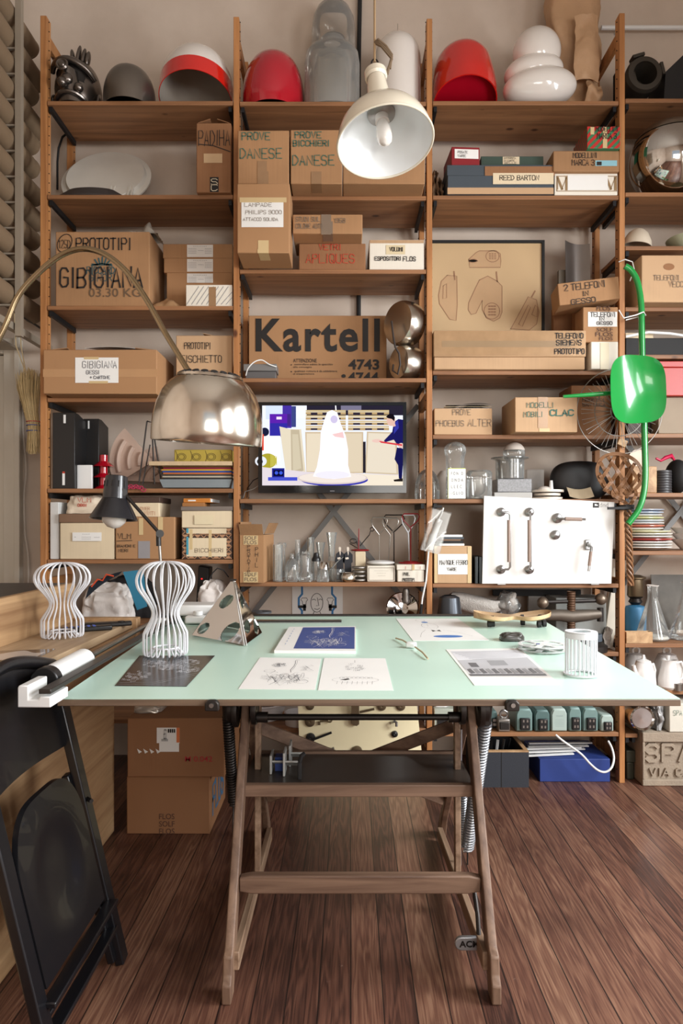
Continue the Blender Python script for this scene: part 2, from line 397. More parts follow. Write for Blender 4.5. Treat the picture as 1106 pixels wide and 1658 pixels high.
def plaster_mat():
    m, nt, b = _new('aged_plaster'); L = nt.links.new
    tc = N(nt, 'ShaderNodeTexCoord'); n1 = N(nt, 'ShaderNodeTexNoise', Scale=1.3, Detail=8.0, Roughness=.62); L(tc.outputs['Object'], n1.inputs['Vector'])
    rp = N(nt, 'ShaderNodeValToRGB'); e = rp.color_ramp.elements
    e[0].position, e[0].color = .3, (*srgb((198, 181, 165)), 1); e[1].position, e[1].color = .7, (*srgb((219, 203, 188)), 1); L(n1.outputs['Fac'], rp.inputs['Fac'])
    n2 = N(nt, 'ShaderNodeTexVoronoi', Scale=7.0, feature='DISTANCE_TO_EDGE'); L(tc.outputs['Object'], n2.inputs['Vector'])
    L(rp.outputs['Color'], b.inputs['Base Color']); b.inputs['Roughness'].default_value = .9
    n3 = N(nt, 'ShaderNodeTexNoise', Scale=40.0, Detail=6.0); L(tc.outputs['Object'], n3.inputs['Vector'])
    bp = N(nt, 'ShaderNodeBump', Strength=.12, Distance=.004); L(n3.outputs['Fac'], bp.inputs['Height']); L(bp.outputs['Normal'], b.inputs['Normal'])
    return m

SHELF = wood('pine_shelf', (122, 82, 52), (160, 112, 74), 'X')
POST = wood('pine_post', (152, 98, 54), (192, 134, 82), 'Z', knots=True)
OAK = wood('worn_oak', (86, 62, 48), (134, 106, 86), 'Z', knots=False)
OAKX = wood('worn_oak_crosswise', (88, 64, 50), (138, 110, 90), 'X', knots=False)
PLY = wood('stained_plywood', (150, 112, 76), (206, 170, 128), 'Y', knots=False, scale=.6)
KA = kraft('kraft_card', (160, 121, 86)); KB = kraft('pale_kraft_card', (180, 147, 114)); KC = kraft('dark_kraft_card', (138, 98, 68))
CREAM = kraft('cream_card', (216, 198, 168), .08); WHITEC = kraft('white_card', (226, 218, 204), .05)
PAPER = plain('white_paper', (236, 234, 230), .7, var=.03)
TAPE = plain('brown_tape', (150, 116, 84), .25, var=.12, scale=30)
TAPEY = plain('masking_tape', (206, 180, 134), .5, var=.06)
INK = plain('black_marker_ink', (34, 28, 26), .6, var=.05); INKR = plain('red_marker_ink', (186, 62, 40), .6, var=.05)
INKG = plain('green_marker_ink', (52, 100, 86), .6, var=.05); INKF = plain('faded_pencil', (120, 104, 88), .7, var=.05); INKP = plain('pen_line_grey', (84, 84, 92), .7, var=.05)
BLACK = plain('black_plastic', (22, 21, 22), .35, var=.1); BLACKM = plain('black_matt', (26, 24, 24), .7, var=.1)
IRON = plain('dark_iron', (58, 54, 52), .45, .8, var=.2, scale=30); STEEL = plain('brushed_steel', (170, 170, 170), .28, 1.0, var=.1, scale=20)
CHROME = plain('polished_chrome', (205, 202, 198), .08, 1.0, var=.03); ALU = plain('spun_aluminium', (206, 198, 186), .26, 1.0, var=.1, scale=4)
DULL = plain('dull_cast_metal', (150, 144, 138), .38, .9, var=.15, scale=12)
WHITEP = plain('white_plastic', (232, 232, 230), .3, var=.03); WHITEG = plain('white_opal_glass', (226, 218, 210), .12, var=.02, coat=.6)
ENAM = plain('cream_enamel', (222, 212, 192), .22, var=.06, coat=.4); ENAMIN = plain('white_enamel', (236, 238, 238), .25, var=.02)
REDG = plain('glossy_red_plastic', (206, 30, 22), .14, var=.05, coat=.7); CRIM = plain('crimson_plastic', (172, 12, 34), .12, var=.05, coat=.7)
GREEN = plain('glossy_green_lacquer', (26, 138, 62), .2, var=.05, coat=.5)
MINT = plain('mint_laminate', (198, 228, 213), .30, var=.03, scale=3)
GLASS = glass('clear_glass'); PLEXI = glass('dusty_acrylic', (238, 233, 226), .5, .12, .16); FILM = glass('crinkled_clear_film', (248, 248, 247), .9, .12, .13)
FROST = plain('frosted_glass', (214, 204, 194), .5, var=.04)
BLUEC = plain('blue_card', (38, 60, 128), .6, var=.08); GREYC = plain('slate_card', (66, 74, 82), .65, var=.08)
WIREW = plain('white_coated_wire', (218, 218, 222), .35, var=.02)

# ================================================================ the room
FL = floor_mat(); PL = plaster_mat()
X0, X1, Y0, ZC = -2.5, 3.0, -2.6, 4.6
struct('floor', MB().box(X0-.1, X1+.1, Y0-.1, YW+.1, -.06, 0), FL)
struct('ceiling', MB().box(X0-.1, X1+.1, Y0-.1, YW+.1, ZC, ZC+.1), plain('ceiling_white', (206, 200, 192), .9))
struct('wall_back', MB().box(X0-.1, X1+.1, YW, YW+.1, 0, ZC), PL)
struct('wall_left', MB().box(X0-.1, X0, Y0, YW, 0, ZC), PL)
WIN = [(-1.5, 0.0), (.8, 2.3)]; WZ0, WZ1 = .85, 3.25
w = MB(); w.box(X1, X1+.1, Y0, YW, 0, WZ0); w.box(X1, X1+.1, Y0, YW, WZ1, ZC)
for a, b in ((Y0, WIN[0][0]), (WIN[0][1], WIN[1][0]), (WIN[1][1], YW)): w.box(X1, X1+.1, a, b, WZ0, WZ1)
struct('wall_right', w, PL)
w = MB(); w.box(X0, X1, Y0-.1, Y0, 0, 1.0); w.box(X0, X1, Y0-.1, Y0, 3.2, ZC); w.box(X0, -.2, Y0-.1, Y0, 1.0, 3.2); w.box(2.0, X1, Y0-.1, Y0, 1.0, 3.2)
struct('wall_front', w, PL)
WF = plain('window_paint', (214, 212, 204), .5)
for i, (a, b) in enumerate(WIN):
    m = MB(); t = .06
    m.box(X1, X1+.05, a, a+t, WZ0, WZ1); m.box(X1, X1+.05, b-t, b, WZ0, WZ1); m.box(X1, X1+.05, a+t, b-t, WZ0, WZ0+t); m.box(X1, X1+.05, a+t, b-t, WZ1-t, WZ1)
    m.box(X1+.002, X1+.045, (a+b)/2-.03, (a+b)/2+.03, WZ0+t, WZ1-t)
    struct('window_%d' % (i+1), m, WF)
m = MB(); m.box(-.2, -.14, Y0-.05, Y0, 1.0, 3.2); m.box(1.94, 2.0, Y0-.05, Y0, 1.0, 3.2); m.box(-.14, 1.94, Y0-.05, Y0, 1.0, 1.06); m.box(-.14, 1.94, Y0-.05, Y0, 3.14, 3.2)
struct('window_3', m, WF)
# panelled door in the back wall at the far left
DW = plain('door_paint', (206, 198, 184), .5, var=.05)
d = MB(); dx1 = wx(38, YW); dz = wz(552, YW)
d.box(X0+.12, dx1-.09, YW-.03, YW-.001, 0, dz-.09)
for (a, b, z0, z1) in ((-2.22, -1.99, .15, .95), (-2.22, -1.99, 1.1, 2.1)):
    d.box(a, a+.03, YW-.05, YW-.03, z0, z1); d.box(b-.03, b, YW-.05, YW-.03, z0, z1); d.box(a+.03, b-.03, YW-.05, YW-.03, z0, z0+.03); d.box(a+.03, b-.03, YW-.05, YW-.03, z1-.03, z1)
    d.box(a+.06, b-.06, YW-.045, YW-.03, z0+.06, z1-.06)
struct('door_1', d, DW, bevel=.004)
f = MB(); f.box(dx1-.085, dx1, YW-.06, YW-.001, 0, dz); f.box(X0+.02, dx1-.085, YW-.06, YW-.001, dz-.085, dz)
f.box(dx1-.02, dx1+.012, YW-.075, YW-.061, 0, dz+.02)
struct('trim_1', f, DW, bevel=.004)
# cable trunk and pale rod on the wall
solo('cable_conduit', MB().tube([(wx(581, YW-.03), YW-.02, 2.4), (wx(581, YW-.03), YW-.02, 3.9), (wx(583, YW-.03), YW-.02, 4.28)], .012, 8), BLACKM, 'black cable conduit running up the wall behind the clear domes', 'conduit')
r = thing('curtain_rail', 'white rail high on the wall above the far right shelf', 'rail', (1.75, YW-.05, wz(45, YW-.05)))
part('rod', MB().cyl((-.30, 0, 0), (.8, 0, 0), .012), WHITEP, r)
for x in (-.2, .6): part('wall_bracket', MB().cyl((x, 0, 0), (x, .049, 0), .01), WHITEP, r)

# ================================================================ the shelving
SH = thing('shelving_unit', 'tall open pine shelving filling the whole back wall', 'shelves', (0, YS, 0))
YB = 3.815
POSTS = [(65, 75), (378, 387), (691, 700), (1003, 1012), (1315, 1324)]
TOPS = [25, 27, 30, 21, 25]
PX = [(wx(a, YS), wx(b, YS)) for a, b in POSTS]
BR = plain('black_bracket_steel', (40, 40, 42), .5, .6)
for (x0, x1), t in zip(PX, TOPS):
    zt = wz(t, YS)
    part('front_post', MB().box(x0, x1, 0, .055, 0, zt), POST, SH, bevel=.002)
    rb = MB().box(x0, x1, YB-YS-.045, YB-YS, 0, zt)
    part('rear_post', rb, POST, SH, bevel=.002)
    for z in (zt-.1, 1.95, 1.0, .12):
        part('rail', MB().box(x0+.004, x1-.004, .056, YB-YS-.046, z-.03, z+.03), POST, SH)
    pg = MB()
    for k in range(int(zt/.048)):           # row of small peg pins on both posts
        z = .06 + k*.048
        for yy in (.028, YB-YS-.022):
            for xx, sx in ((x0, -1), (x1, 1)): pg.cyl((xx, yy, z), (xx+sx*.004, yy, z), .0028, n=6)
    p_ = part('peg_row', pg, BLACKM, SH)
    p_['kind'] = 'stuff'
SHELVES = {0: [163, 315, 495, 644, 791, 906, 1010, 1165], 1: [164, 317, 436, 612, 808, 943, 1060, 1180],
           2: [163, 316, 600, 704, 808, 945, 1056, 1186], 3: [159, 311, 398, 497, 574, 702, 798, 892, 1042, 1118, 1188]}
ZSH = {}
for bay, lst in SHELVES.items():
    for py in lst:
        a = PX[bay][1] + .003; b = PX[bay+1][0] - .003 if (bay, py) != (3, 1188) else wx(1033, YS)
        z = zs(py); ZSH[(bay, py)] = z
        s_ = part('shelf', MB().box(a, b, .002, YB-YS-.05, z-.021, z), SHELF, SH, bevel=.002)
        for x in (a+.006, b-.024):
            part('bracket', MB().box(x, x+.016, .012, YB-YS-.055, z-.048, z-.022), BR, s_)
for bay in (1, 3):
    xa, xb = PX[bay][1], PX[bay+1][0]
    for (p, q) in ((((xa+.0), 0.78), (xb, 1.97)), ((xa, 1.97), (xb, .78))):
        off = .0 if p[1] < 1 else .005
        part('brace_strap', MB().beam((p[0], YB-YS+.005+off, p[1]), (q[0], YB-YS+.005+off, q[1]), .004, .028), plain('grey_strap_steel', (112, 110, 108), .5, .7), SH)

# ================================================================ cartons and what is written on them
class Box:
    """a carton measured by the pixels of its front face; stands on height zb with its front at depth Y"""
    def __init__(s, name, label, px0, px1, pyt, zb, Y, dep, mat, rz=0, cat='box', group=None, bevel=.004, lid=None, lidmat=None, open_top=False):
        s.Y, s.zb = Y, zb; s.x0, s.x1 = wx(px0, Y), wx(px1, Y); s.cx = (s.x0+s.x1)/2; s.W = s.x1-s.x0; s.H = wz(pyt, Y)-zb; s.D = dep
        s.root = thing(name, label, cat, (s.cx, Y, zb), rz, group)
        h = s.W/2
        if open_top:
            t = .004; m = MB(); m.box(-h, h, 0, dep, 0, t); m.box(-h, h, 0, t, t, s.H); m.box(-h, h, dep-t, dep, t, s.H); m.box(-h, -h+t, t, dep-t, t, s.H); m.box(h-t, h, t, dep-t, t, s.H)
            bevel = 0
        else:
            m = MB().box(-h, h, 0, dep, 0, s.H - (lid or 0))
        part('carton', m, mat, s.root, bevel=bevel)
        if lid: part('lid', MB().box(-h-.004, h+.004, -.004, dep+.004, s.H-lid, s.H), lidmat or mat, s.root, bevel=.003)
        s.off = -.005 if lid else -.001; s.papers = []
    def lx(s, px): return wx(px, s.Y) - s.cx
    def lz(s, py): return wz(py, s.Y) - s.zb
    def paper(s, a, b, c, d, mat=None, name='paper_label', label=None, lift=.0008):
        y = s.off - lift
        o = part(name, MB().box(s.lx(a), s.lx(c), y, y+.0007, s.lz(d), s.lz(b)), mat or PAPER, s.root, label)
        if name == 'paper_label': s.papers.append((a, b, c, d, o))
        return o
    def home(s, lines):           # the label a text is written on, else the box itself
        for (a, b, c, d, o) in s.papers:
            if all(a-2 < l[1] and l[3] < c+2 and b-2 < l[2] and l[4] < d+2 for l in lines): return o
        return s.root
    def tape(s, a, b, c, d, mat=None, label=None):
        return s.paper(a, b, c, d, mat or TAPE, 'tape_strip', label, .0012)
    def write(s, lines, mat=INK, w=1.0, name='lettering', parent=None, lift=.0022, slant=.0, jit=.15):
        mpp = s.Y/F
        for l in lines:
            (t, a, b, c, d) = l; part(name, strokes(MB(), t, s.lx(a), s.lx(c), s.lz(d), s.lz(b), w*mpp, s.off-lift, jit, slant), mat, s.home([l]))
    def print(s, lines, mat=INK, bold=0.0, lift=.0022, name='lettering'):
        for l in lines:
            (t, a, b, c, d) = l; part(name, printed(MB(), t, s.lx(a), s.lx(c), s.lz(d), s.off-lift, None, bold, s.lz(b)), mat, s.home([l]))
    def seam(s, mat=None):       # tape down the middle of the bottom, for cartons that overhang
        return part('tape_strip', MB().box(-.025, .025, -.0012, .09, -.0007, .06), mat or TAPE, s.root)
def over(pys, pyb): return YS*(HY-pys)/(HY-pyb)      # depth of an overhanging front whose lower edge shows at pyb
Z1 = lambda py: ZSH[(0, py)]+.0008 ; Z2 = lambda py: ZSH[(1, py)]+.0008; Z3 = lambda py: ZSH[(2, py)]+.0008; Z4 = lambda py: ZSH[(3, py)]+.0008
YF = YS + .02
GREYTAG = plain('grey_tag', (150, 148, 146), .5)

def lump(name, label, cat, px0, px1, pyt, zb, Y, dep, mat, seed=1, amp=.18, sq=.5, top=9):
    g = random.Random(seed); ph = [g.uniform(0, 6) for _ in range(6)]; x0, x1 = wx(px0, Y), wx(px1, Y); H = wz(pyt, Y)-zb
    cx, hw = (x0+x1)/2, (x1-x0)/2
    def fn(u, v):
        th, la = 2*PI*u, PI/2*v
        sg = lambda q: math.copysign(abs(q)**sq, q)
        k = 1+amp*(math.sin(5*th+ph[0]+4*la)*.45+math.sin(9*th+ph[1]-6*la)*.3+math.sin(14*la+3*th+ph[2])*.25)
        kk = 1 - amp*.6 + (k-1)*math.sin(PI*min(1, v*1.02)*.5+.3)*.6
        return (cx+hw*kk*sg(math.cos(th))*math.cos(la)**sq, Y+dep/2+dep/2*kk*sg(math.sin(th))*math.cos(la)**sq, zb+H*min(1.0, kk+.1)*math.sin(la)**.7)
    m = MB().surf(fn, 60, 30); lo = m.bounds()[2][0]; crumple(m, min(.03, H*.25), 18)
    m.v = [(x, y, min(top, max(z, lo+.0005))) for x, y, z in m.v]
    return solo(name, m, mat, label, cat)
# ---- bay 1
b = Box('cardboard_box', 'tall brown box with opened top flaps and a black tag at its foot', 318, 374, 199, Z1(315), YS-.02, .2, KC)
b.write([('PADIHA', 322, 212, 372, 236)], INK, 1.2, slant=-.0); b.paper(330, 249, 360, 264, plain('beige_patch', (196, 164, 126), .6))
m = MB().ribbon([(b.lx(323), b.off-.002, b.lz(234)), (b.lx(345), b.off-.002, b.lz(236)), (b.lx(373), b.off-.002, b.lz(246))], .004, (0,-1,0)); part('underline', m, INK, b.root)
b.paper(340, 287, 354, 311, BLACKM, 'tag', 'black tag with pale letters'); b.write([('S', 342, 290, 352, 300), ('C', 342, 299, 352, 309)], plain('tag_cream', (210, 196, 170)), 1.2, 'printing')
for sx in (-1, 1):
    part('flap', MB().beam((sx*b.W*.45, .1, b.H), (sx*b.W*.1, .1, b.H+.02), .2, .003), KC, b.root)
b = Box('cardboard_box', 'large brown carton with huge handwritten capitals and a blue printed crown', 90, 242, 375, Z1(495), YS+.015, .29, KA)
b.write([('PROTOTIPI', 124, 386, 212, 404)], INK, 2.0); b.write([('GIBIGIANA', 98, 434, 230, 465)], INK, 3.2, slant=0)
b.print([('03.30 KG', 144, 467, 228, 481)], plain('stamp_grey', (104, 82, 62)), .006, lift=.0014)
cr = MB()
for k, (x, y) in enumerate(((150, 428), (154, 421), (160, 419), (166, 417), (172, 419), (178, 422), (180, 428))): cr.ribbon([(b.lx(165+(x-165)*.55), b.off-.0012, b.lz(429)), (b.lx(x), b.off-.0012, b.lz(y))], .008, (0,-1,0))
cr.ribbon([(b.lx(149), b.off-.0012, b.lz(430)), (b.lx(165), b.off-.0012, b.lz(427)), (b.lx(181), b.off-.0012, b.lz(430))], .008, (0,-1,0))
strokes(cr, 'RICCARD', b.lx(141), b.lx(186), b.lz(443), b.lz(432), .005, b.off-.0013); strokes(cr, 'GINORI', b.lx(145), b.lx(186), b.lz(455), b.lz(444), .004, b.off-.0013)
part('crown_print', cr, plain('crown_blue', (52, 84, 88)), b.root)
ov = MB(); ov.ribbon([(b.lx(105+12*math.cos(t*PI/10)), b.off-.0016, b.lz(394+14*math.sin(t*PI/10)-4*math.cos(t*PI/10))) for t in range(21)], .004, (0,-1,0))
strokes(ov, '125D', b.lx(96), b.lx(114), b.lz(402), b.lz(389), .003, b.off-.0016); part('oval_mark', ov, INK, b.root)
bag = MB().surf(lambda u, v: (wx(212+u*45, 3.5), 3.47+v*.14, b.zb+b.H+.002+.062*math.sin(PI*u)**2*math.sin(PI*v)*(1+.4*math.sin(9*u+5*v))), 18, 10, (0, 0, .002))
solo('plastic_bag', clampz(crumple(bag, .016, 30), b.zb+b.H+.001), plain('thin_grey_film', (170, 164, 154), .3, var=.2), 'crumpled clear bag lying on top of the carton with a blue crown', 'bag')
zz = Z1(495)
pk = thing('gift_paper_box', 'white box with diagonal print and brown tape at the shelf edge', 'box', (wx(338.5, YS+.012), YS+.012, zz))
hw = (wx(376, YS+.012)-wx(301, YS+.012))/2; hh = wz(461, YS+.012)-zz
part('carton', MB().box(-hw, hw, 0, .14, 0, hh), WHITEC, pk, bevel=.003)
m = MB()
for k in range(9):
    x = -hw + (k+.2)*2*hw/9.4; m.ribbon([(x, -.0012, .01), (x+hh*.55, -.0012, hh-.01)] if x+hh*.55 < hw else [(x, -.0012, .01), (hw-.002, -.0012, .01+(hw-x)/.55*.6)], .003, (0,-1,0))
part('printing', m, plain('print_grey', (150, 148, 150)), pk); part('tape_strip', MB().box(0, .035, -.0022, -.0012, 0, hh-.012), TAPE, pk)
tops = [(395, 418), (418, 441.5), (441.5, None)]; YB3 = YS+.16
zc = zz; hs = []
for k, (pl, ph) in enumerate([(466, 441.5), (441.5, 418), (418, 395)]):
    zt = wz(ph, YB3); lab = ['brown flat box lowest of the stack of three by the white patterned box', 'brown flat box in the middle of the stack of three labelled boxes', 'brown flat box topmost of the stack of three labelled boxes'][k]
    x = 264+(2-k)*1.5
    q = Box('cardboard_box', lab, x+ (3 if k == 0 else 0), 376, ph, zc, YB3, .15, KA, group='three flat labelled boxes in a stack', bevel=.002); zc = zt
    q.paper(303, ph+1.5, 345, pl-(8 if k == 0 else 1.5), PAPER)
    ln = [('--------', 313, ph+3, 335, ph+5.5)] + [('--------', 305, ph+7+i*2.6, 318, ph+8.6+i*2.6) for i in range(4)] + [('------', 321, ph+8, 330, ph+14)] + [('--------', 332, ph+7+i*2.6, 343, ph+8.6+i*2.6) for i in range(4)]
    q.write([l for l in ln], INKP, .45, 'printing')
sk = MB().surf(lambda u, v: (wx(245+u*52, 3.5), 3.46+v*.10, zz+.001+.055*math.sin(PI*u)*math.sin(PI*min(1, v*1.0))*(1+.25*math.sin(11*u)*math.sin(7*v))), 20, 12)
solo('paper_bag', clampz(crumple(sk, .012, 26), zz+.0005), plain('soft_brown_paper', (168, 130, 92), .7, var=.2), 'crumpled brown paper bag lying beside the carton with a blue crown', 'bag')
yo = over(644, 637); yb = yo
b = Box('cardboard_box', 'wide brown carton with a white handwritten sheet reading GESSI taped on its front', 70, 254, 566, Z1(644), 3.34, .34, KA)
b.paper(122, 579, 192, 620); b.write([('GIBIGIANA', 134, 585, 189, 596), ('GESSI', 140, 600, 161, 606), ('+ CARTONE', 146, 609, 178, 613.5)], INKP, .9)
b.tape(136, 578, 160, 582, TAPEY); b.tape(144, 617, 175, 621, TAPEY); part('tape_strip', MB().box(-b.W/2-.001, b.W/2+.001, -.0006, .001, b.H*.38, b.H*.56), plain('clear_kraft_tape', (182, 140, 100), .2), b.root)
for sx in (-1, 1): part('flap', MB().beam((sx*b.W*.48, b.D/2, b.H+.001), (sx*b.W*.30, b.D/2, b.H+.012), b.D*.9, .004), KA, b.root)
q = MB().surf(lambda u, v: (wx(136+u*78, 3.36)+.09*v, 3.37+v*.26, b.zb+b.H+.014+.03*u*(1-u)+.045*v), 10, 6, (0, 0, .001))
sh = thing('printed_sheet', 'white sheet with black print lying on the wide carton that reads GESSI', 'paper', (wx(175, 3.4), 3.4, b.zb+b.H))
part('paper', q, PAPER, sh, world=True)
q = MB()
for k in range(7): q.add(*(lambda u0, u1: ([(wx(136+u*78, 3.36)+.09*v, 3.37+v*.26, b.zb+b.H+.0165+.03*u*(1-u)+.045*v) for (u, v) in ((u0, .1), (u1, .1), (u1, .5), (u0, .5))], [(0,1,2,3)]))(.1+k*.115, .16+k*.115))
part('printing', q, INK, sh, world=True)
b = Box('cardboard_box', 'pale brown box marked PROTOTIPI FISCHIETTO with torn top flap', 285, 376, 543, Z1(644), YS+.05, .25, KB)
b.write([('PROTOTIPI', 299, 555, 341, 565), ('FISCHIETTO', 294, 576, 359, 587)], INK, 1.1)
part('flap', MB().beam((.06, .12, b.H), (-.01, .12, b.H+.016), .2, .003), KB, b.root)

# shelf with the black files
z = Z1(791); Yq = YS+.03
def magfile(px0, px1, pyt, Y, dep, label):
    x0, x1, H = wx(px0, Y), wx(px1, Y), wz(pyt, Y)-z; W = x1-x0
    t = thing('box_file', label, 'file', ((x0+x1)/2, Y, z), 0, 'black box files standing on the shelf')
    part('file_body', MB().prism([(0, 0), (dep, 0), (dep, H*.93), (dep*.3, H), (0, H)], (-W/2, 0, 0), (0, 1, 0), (0, 0, 1), (W, 0, 0)), BLACK, t, bevel=.002)
    return t, W, H
t, W, H = magfile(85, 121, 668, Yq, .17, 'black box file standing at the left post, with white and red spine mark')
part('spine_label', MB().box(-W*.05, W*.06, -.002, -.0008, .018, H*.20), WHITEP, t); part('spine_mark', MB().box(-W*.05, W*.06, -.002, -.0008, H*.20, H*.225), INKR, t, 'red end of the spine label')
part('spine_label', MB().box(-W*.0, W*.10, -.002, -.0008, H*.86, H*.97), WHITEP, t)
t, W, H = magfile(135, 160, 678, Yq+.16, .15, 'black box file behind the white card, second from the left post')
part('spine_label', MB().box(-W*.2, -W*.1, -.002, -.0008, H*.86, H*.97), WHITEP, t)
solo('white_card', MB().box(wx(121, Yq), wx(145, Yq), Yq+.03, Yq+.05, z, wz(752, Yq)), WHITEP, 'small white card box standing in front of the black box files', 'card', bevel=.002)
t = thing('red_pagoda', 'red plastic pagoda shaped object with three flared rings', 'ornament', (wx(159, Yq), Yq+.08, z))
h = wz(737, Yq+.08)-z; rr = 18*(Yq)/F
part('body', MB().lathe([(.001, 0), (rr*.98, 0), (rr*.5, .018), (rr*.36, .022), (rr*.36, h*.35), (rr*.95, h*.34), (rr*.45, h*.46), (rr*.36, h*.47), (rr*.36, h*.68), (rr*1.02, h*.66), (rr*.5, h*.8), (rr*.38, h*.82), (rr*.37, h), (.001, h)], (0,0,0), 32), CRIM, t)
# pink moulded fan panel with arc grooves
def fan(label, cx, cy, Y, r, a0, a1, tilt, group):
    t = thing('moulded_fan', label, 'panel', (wx(cx, Y), Y+.02, z+.004), 0, group); s = Y/F
    c = Vector((0, 0, wz(cy, Y)-z)); rr = r*s
    def pt(ra, an, y): return Vector((c.x+ra*math.cos(an), y, c.z+ra*math.sin(an)))
    m = MB().surf(lambda u, v: pt(rr*(.03+.97*u), a0+(a1-a0)*v, 0), 12, 24, (0, .018, 0)); part('panel', m, plain('pinkish_clay', (196, 170, 154), .35, var=.05), t)
    for k, f in enumerate((.32, .56, .8)):
        g0, g1 = a0+(a1-a0)*.16, a1-(a1-a0)*.16
        part('ridge', MB().tube([pt(rr*f, g0+(g1-g0)*i/16, -.002) for i in range(17)], rr*.058, 8), MATS['pinkish_clay'], t)
    return t
fan('pink moulded quarter-disc panel leaning with raised arc ridges', 246, 748, YS+.17, 71, R(130), R(211), 0, 'fan panels behind the wire stand')
fan('lower half of the pink moulded panels, mostly behind the wire stand', 262, 782, YS+.22, 60, R(100), R(177), 0, 'fan panels behind the wire stand')
t = thing('wire_easel', 'thin dark metal wire easel standing on the shelf', 'easel', (wx(240, YS+.05), YS+.05, z))
A, B_, C_ = [P(x, y, YS+.03) for x, y in ((225, 783), (238, 682), (246, 684))]
part('leg', MB().tube([A, B_], .004), IRON, t, world=True); part('leg', MB().tube([P(231, 784, YS+.03), P(243, 720, YS+.03)], .0035), IRON, t, world=True)
part('leg', MB().tube([B_, C_, P(250, 784, YS+.03)], .004), IRON, t, world=True); part('leg', MB().tube([C_, P(262, 786, YS+.06)], .004), IRON, t, world=True)
# stack of folders, trays and board at the right of this shelf
x0, x1 = 262, 376; Ya = YS+.015
def flat(name, label, cat, a, b, pt, pb, mat, Y=Ya, dep=.26, group=None, bevel=.002):
    return solo(name, MB().box(wx(a, Y), wx(b, Y), Y, Y+dep, wz(pb, Y), wz(pt, Y)), mat, label, cat, group, bevel)
trg = thing('paper_tray', 'grey plastic tray at the bottom of the folder stack', 'tray', (wx(318, Ya), Ya, z))
part('tray_body', MB().prism([(wx(258, Ya), wz(776, Ya)), (wx(375, Ya), wz(776, Ya)), (wx(371, Ya), z+.005), (wx(264, Ya), z+.005)], (0, Ya, 0), (1,0,0), (0,0,1), (0, .3, 0)), plain('grey_tray', (128, 136, 140), .45), trg, world=True)
cols = [((40,38,38), 'dark brown'), ((186,176,158), 'cream'), ((66,60,56), 'charcoal'), ((196,112,60), 'orange'), ((34,74,156), 'blue'), ((206,160,60), 'yellow'), ((140,28,60), 'crimson'), ((112,84,40), 'olive')]
yy = 776.0
for k, (c, nm) in enumerate(cols):
    flat('folder', '%s folder lying in the stack above the grey tray' % nm, 'folder', 264-(k % 3)*1.5, 375, yy-2.7, yy, plain('folder_'+nm.replace(' ', '_'), c, .55), Ya+.012, .25, 'folders stacked in the tray'); yy -= 2.75
solo('chipboard_sheet', MB().box(wx(243, Ya), wx(376.5, Ya), Ya-.02, Ya+.25, wz(yy, Ya), wz(747.5, Ya)), plain('pale_chipboard', (202, 176, 140), .8, scale=60, var=.15), 'pale chipboard sheet lying on the coloured folders', 'board')
Yg = Ya+.03; zb_ = wz(747.5, Ya)
b = Box('yellow_box', 'yellow box printed with dark ornaments on the chipboard sheet', 282, 375, 728, zb_+.0005, Yg, .2, plain('dull_yellow_card', (176, 154, 62), .6))
m = MB()
for k in range(4):
    x = b.lx(294+k*24); zc_ = b.H*.42
    for rad in (.018, .012): m.ribbon([(x+rad*1.3*math.cos(a*PI/8), -.0014, zc_+rad*math.sin(a*PI/8)) for a in range(17)], .002, (0,-1,0))
    m.ribbon([(x-.03, -.0014, .003), (x-.018, -.0014, zc_), (x-.03, -.0014, b.H*.9)], .002, (0,-1,0))
part('printing', m, plain('ornament_brown', (70, 58, 30)), b.root)
ch = thing('plastic_chain', 'dark pink plastic chain links drooping over the shelf edge', 'chain', (wx(216, YS), YS-.003, z))
for k in range(8):
    c = P(203+k*4.2, 787.5+ (k % 2)*1.5 + max(0, k-5)*2.2, YS-.012)
    part('link', MB().tube([c+Vector((.011*math.cos(a*PI/6), .004*math.sin(a*PI/6)*(k % 2), .008*math.sin(a*PI/6))) for a in range(12)], .0028, 6, True), plain('pink_plastic', (166, 50, 78), .3), ch, world=True)

# shelf 906
z = Z1(906)
solo('foam_sheet', MB().box(wx(81, YF), wx(95, YF), YF, YF+.25, z, wz(813, YF)), plain('foam_white', (214, 214, 212), .7), 'white foam slab standing against the left post', 'foam', bevel=.003)
b = Box('archive_box', 'cream archive box with brown lid and a printed label', 97, 185, 832, z, YS+.01, .28, CREAM, lid=.045, lidmat=plain('brown_board', (128, 98, 76), .7))
b.paper(118, 862, 165, 876); b.write([('----', 134, 863.5, 146, 866.5), ('-', 121, 868, 124, 871), ('-------', 133, 869, 148, 870.5), ('-------', 133, 872, 148, 873.5), ('-----', 153, 869, 162, 871)], INKP, .5, 'printing')
zl = z + b.H
v_ = lump('paper_packet', 'white paper packet marked OGGI in red on the archive box', 'packet', 105, 165, 802, zl+.001, YS+.025, .14, plain('packet_paper', (222, 206, 184), .7, bump=.3), 14, .06, .3, Z1(791)-.0238)
m = MB(); Yp = YS+.032
for (t, a, b1, c, d) in (('VLM', 127, 806, 148, 813), ('OGGI', 127, 816, 141, 820)): strokes(m, t, wx(a, Yp), wx(c, Yp), wz(d, Yp), wz(b1, Yp), .0032, YS+.0225)
part('lettering', m, INKR, v_, world=True)
b = Box('cardboard_box', 'brown carton marked BIANCHI e NERI with grey tape', 187, 283, 837, z, YS+.005, .27, KA)
b.write([('VLM', 191, 864, 212, 872)], INK, 1.1); b.write([('BIANCHI E', 190, 882, 219, 886), ('NERI', 192, 889, 208, 893.5)], INK, .8)
m = MB().ribbon([(b.lx(190), b.off-.0022, b.lz(876)), (b.lx(214), b.off-.0022, b.lz(875))], .003, (0,-1,0)); part('underline', m, INK, b.root)
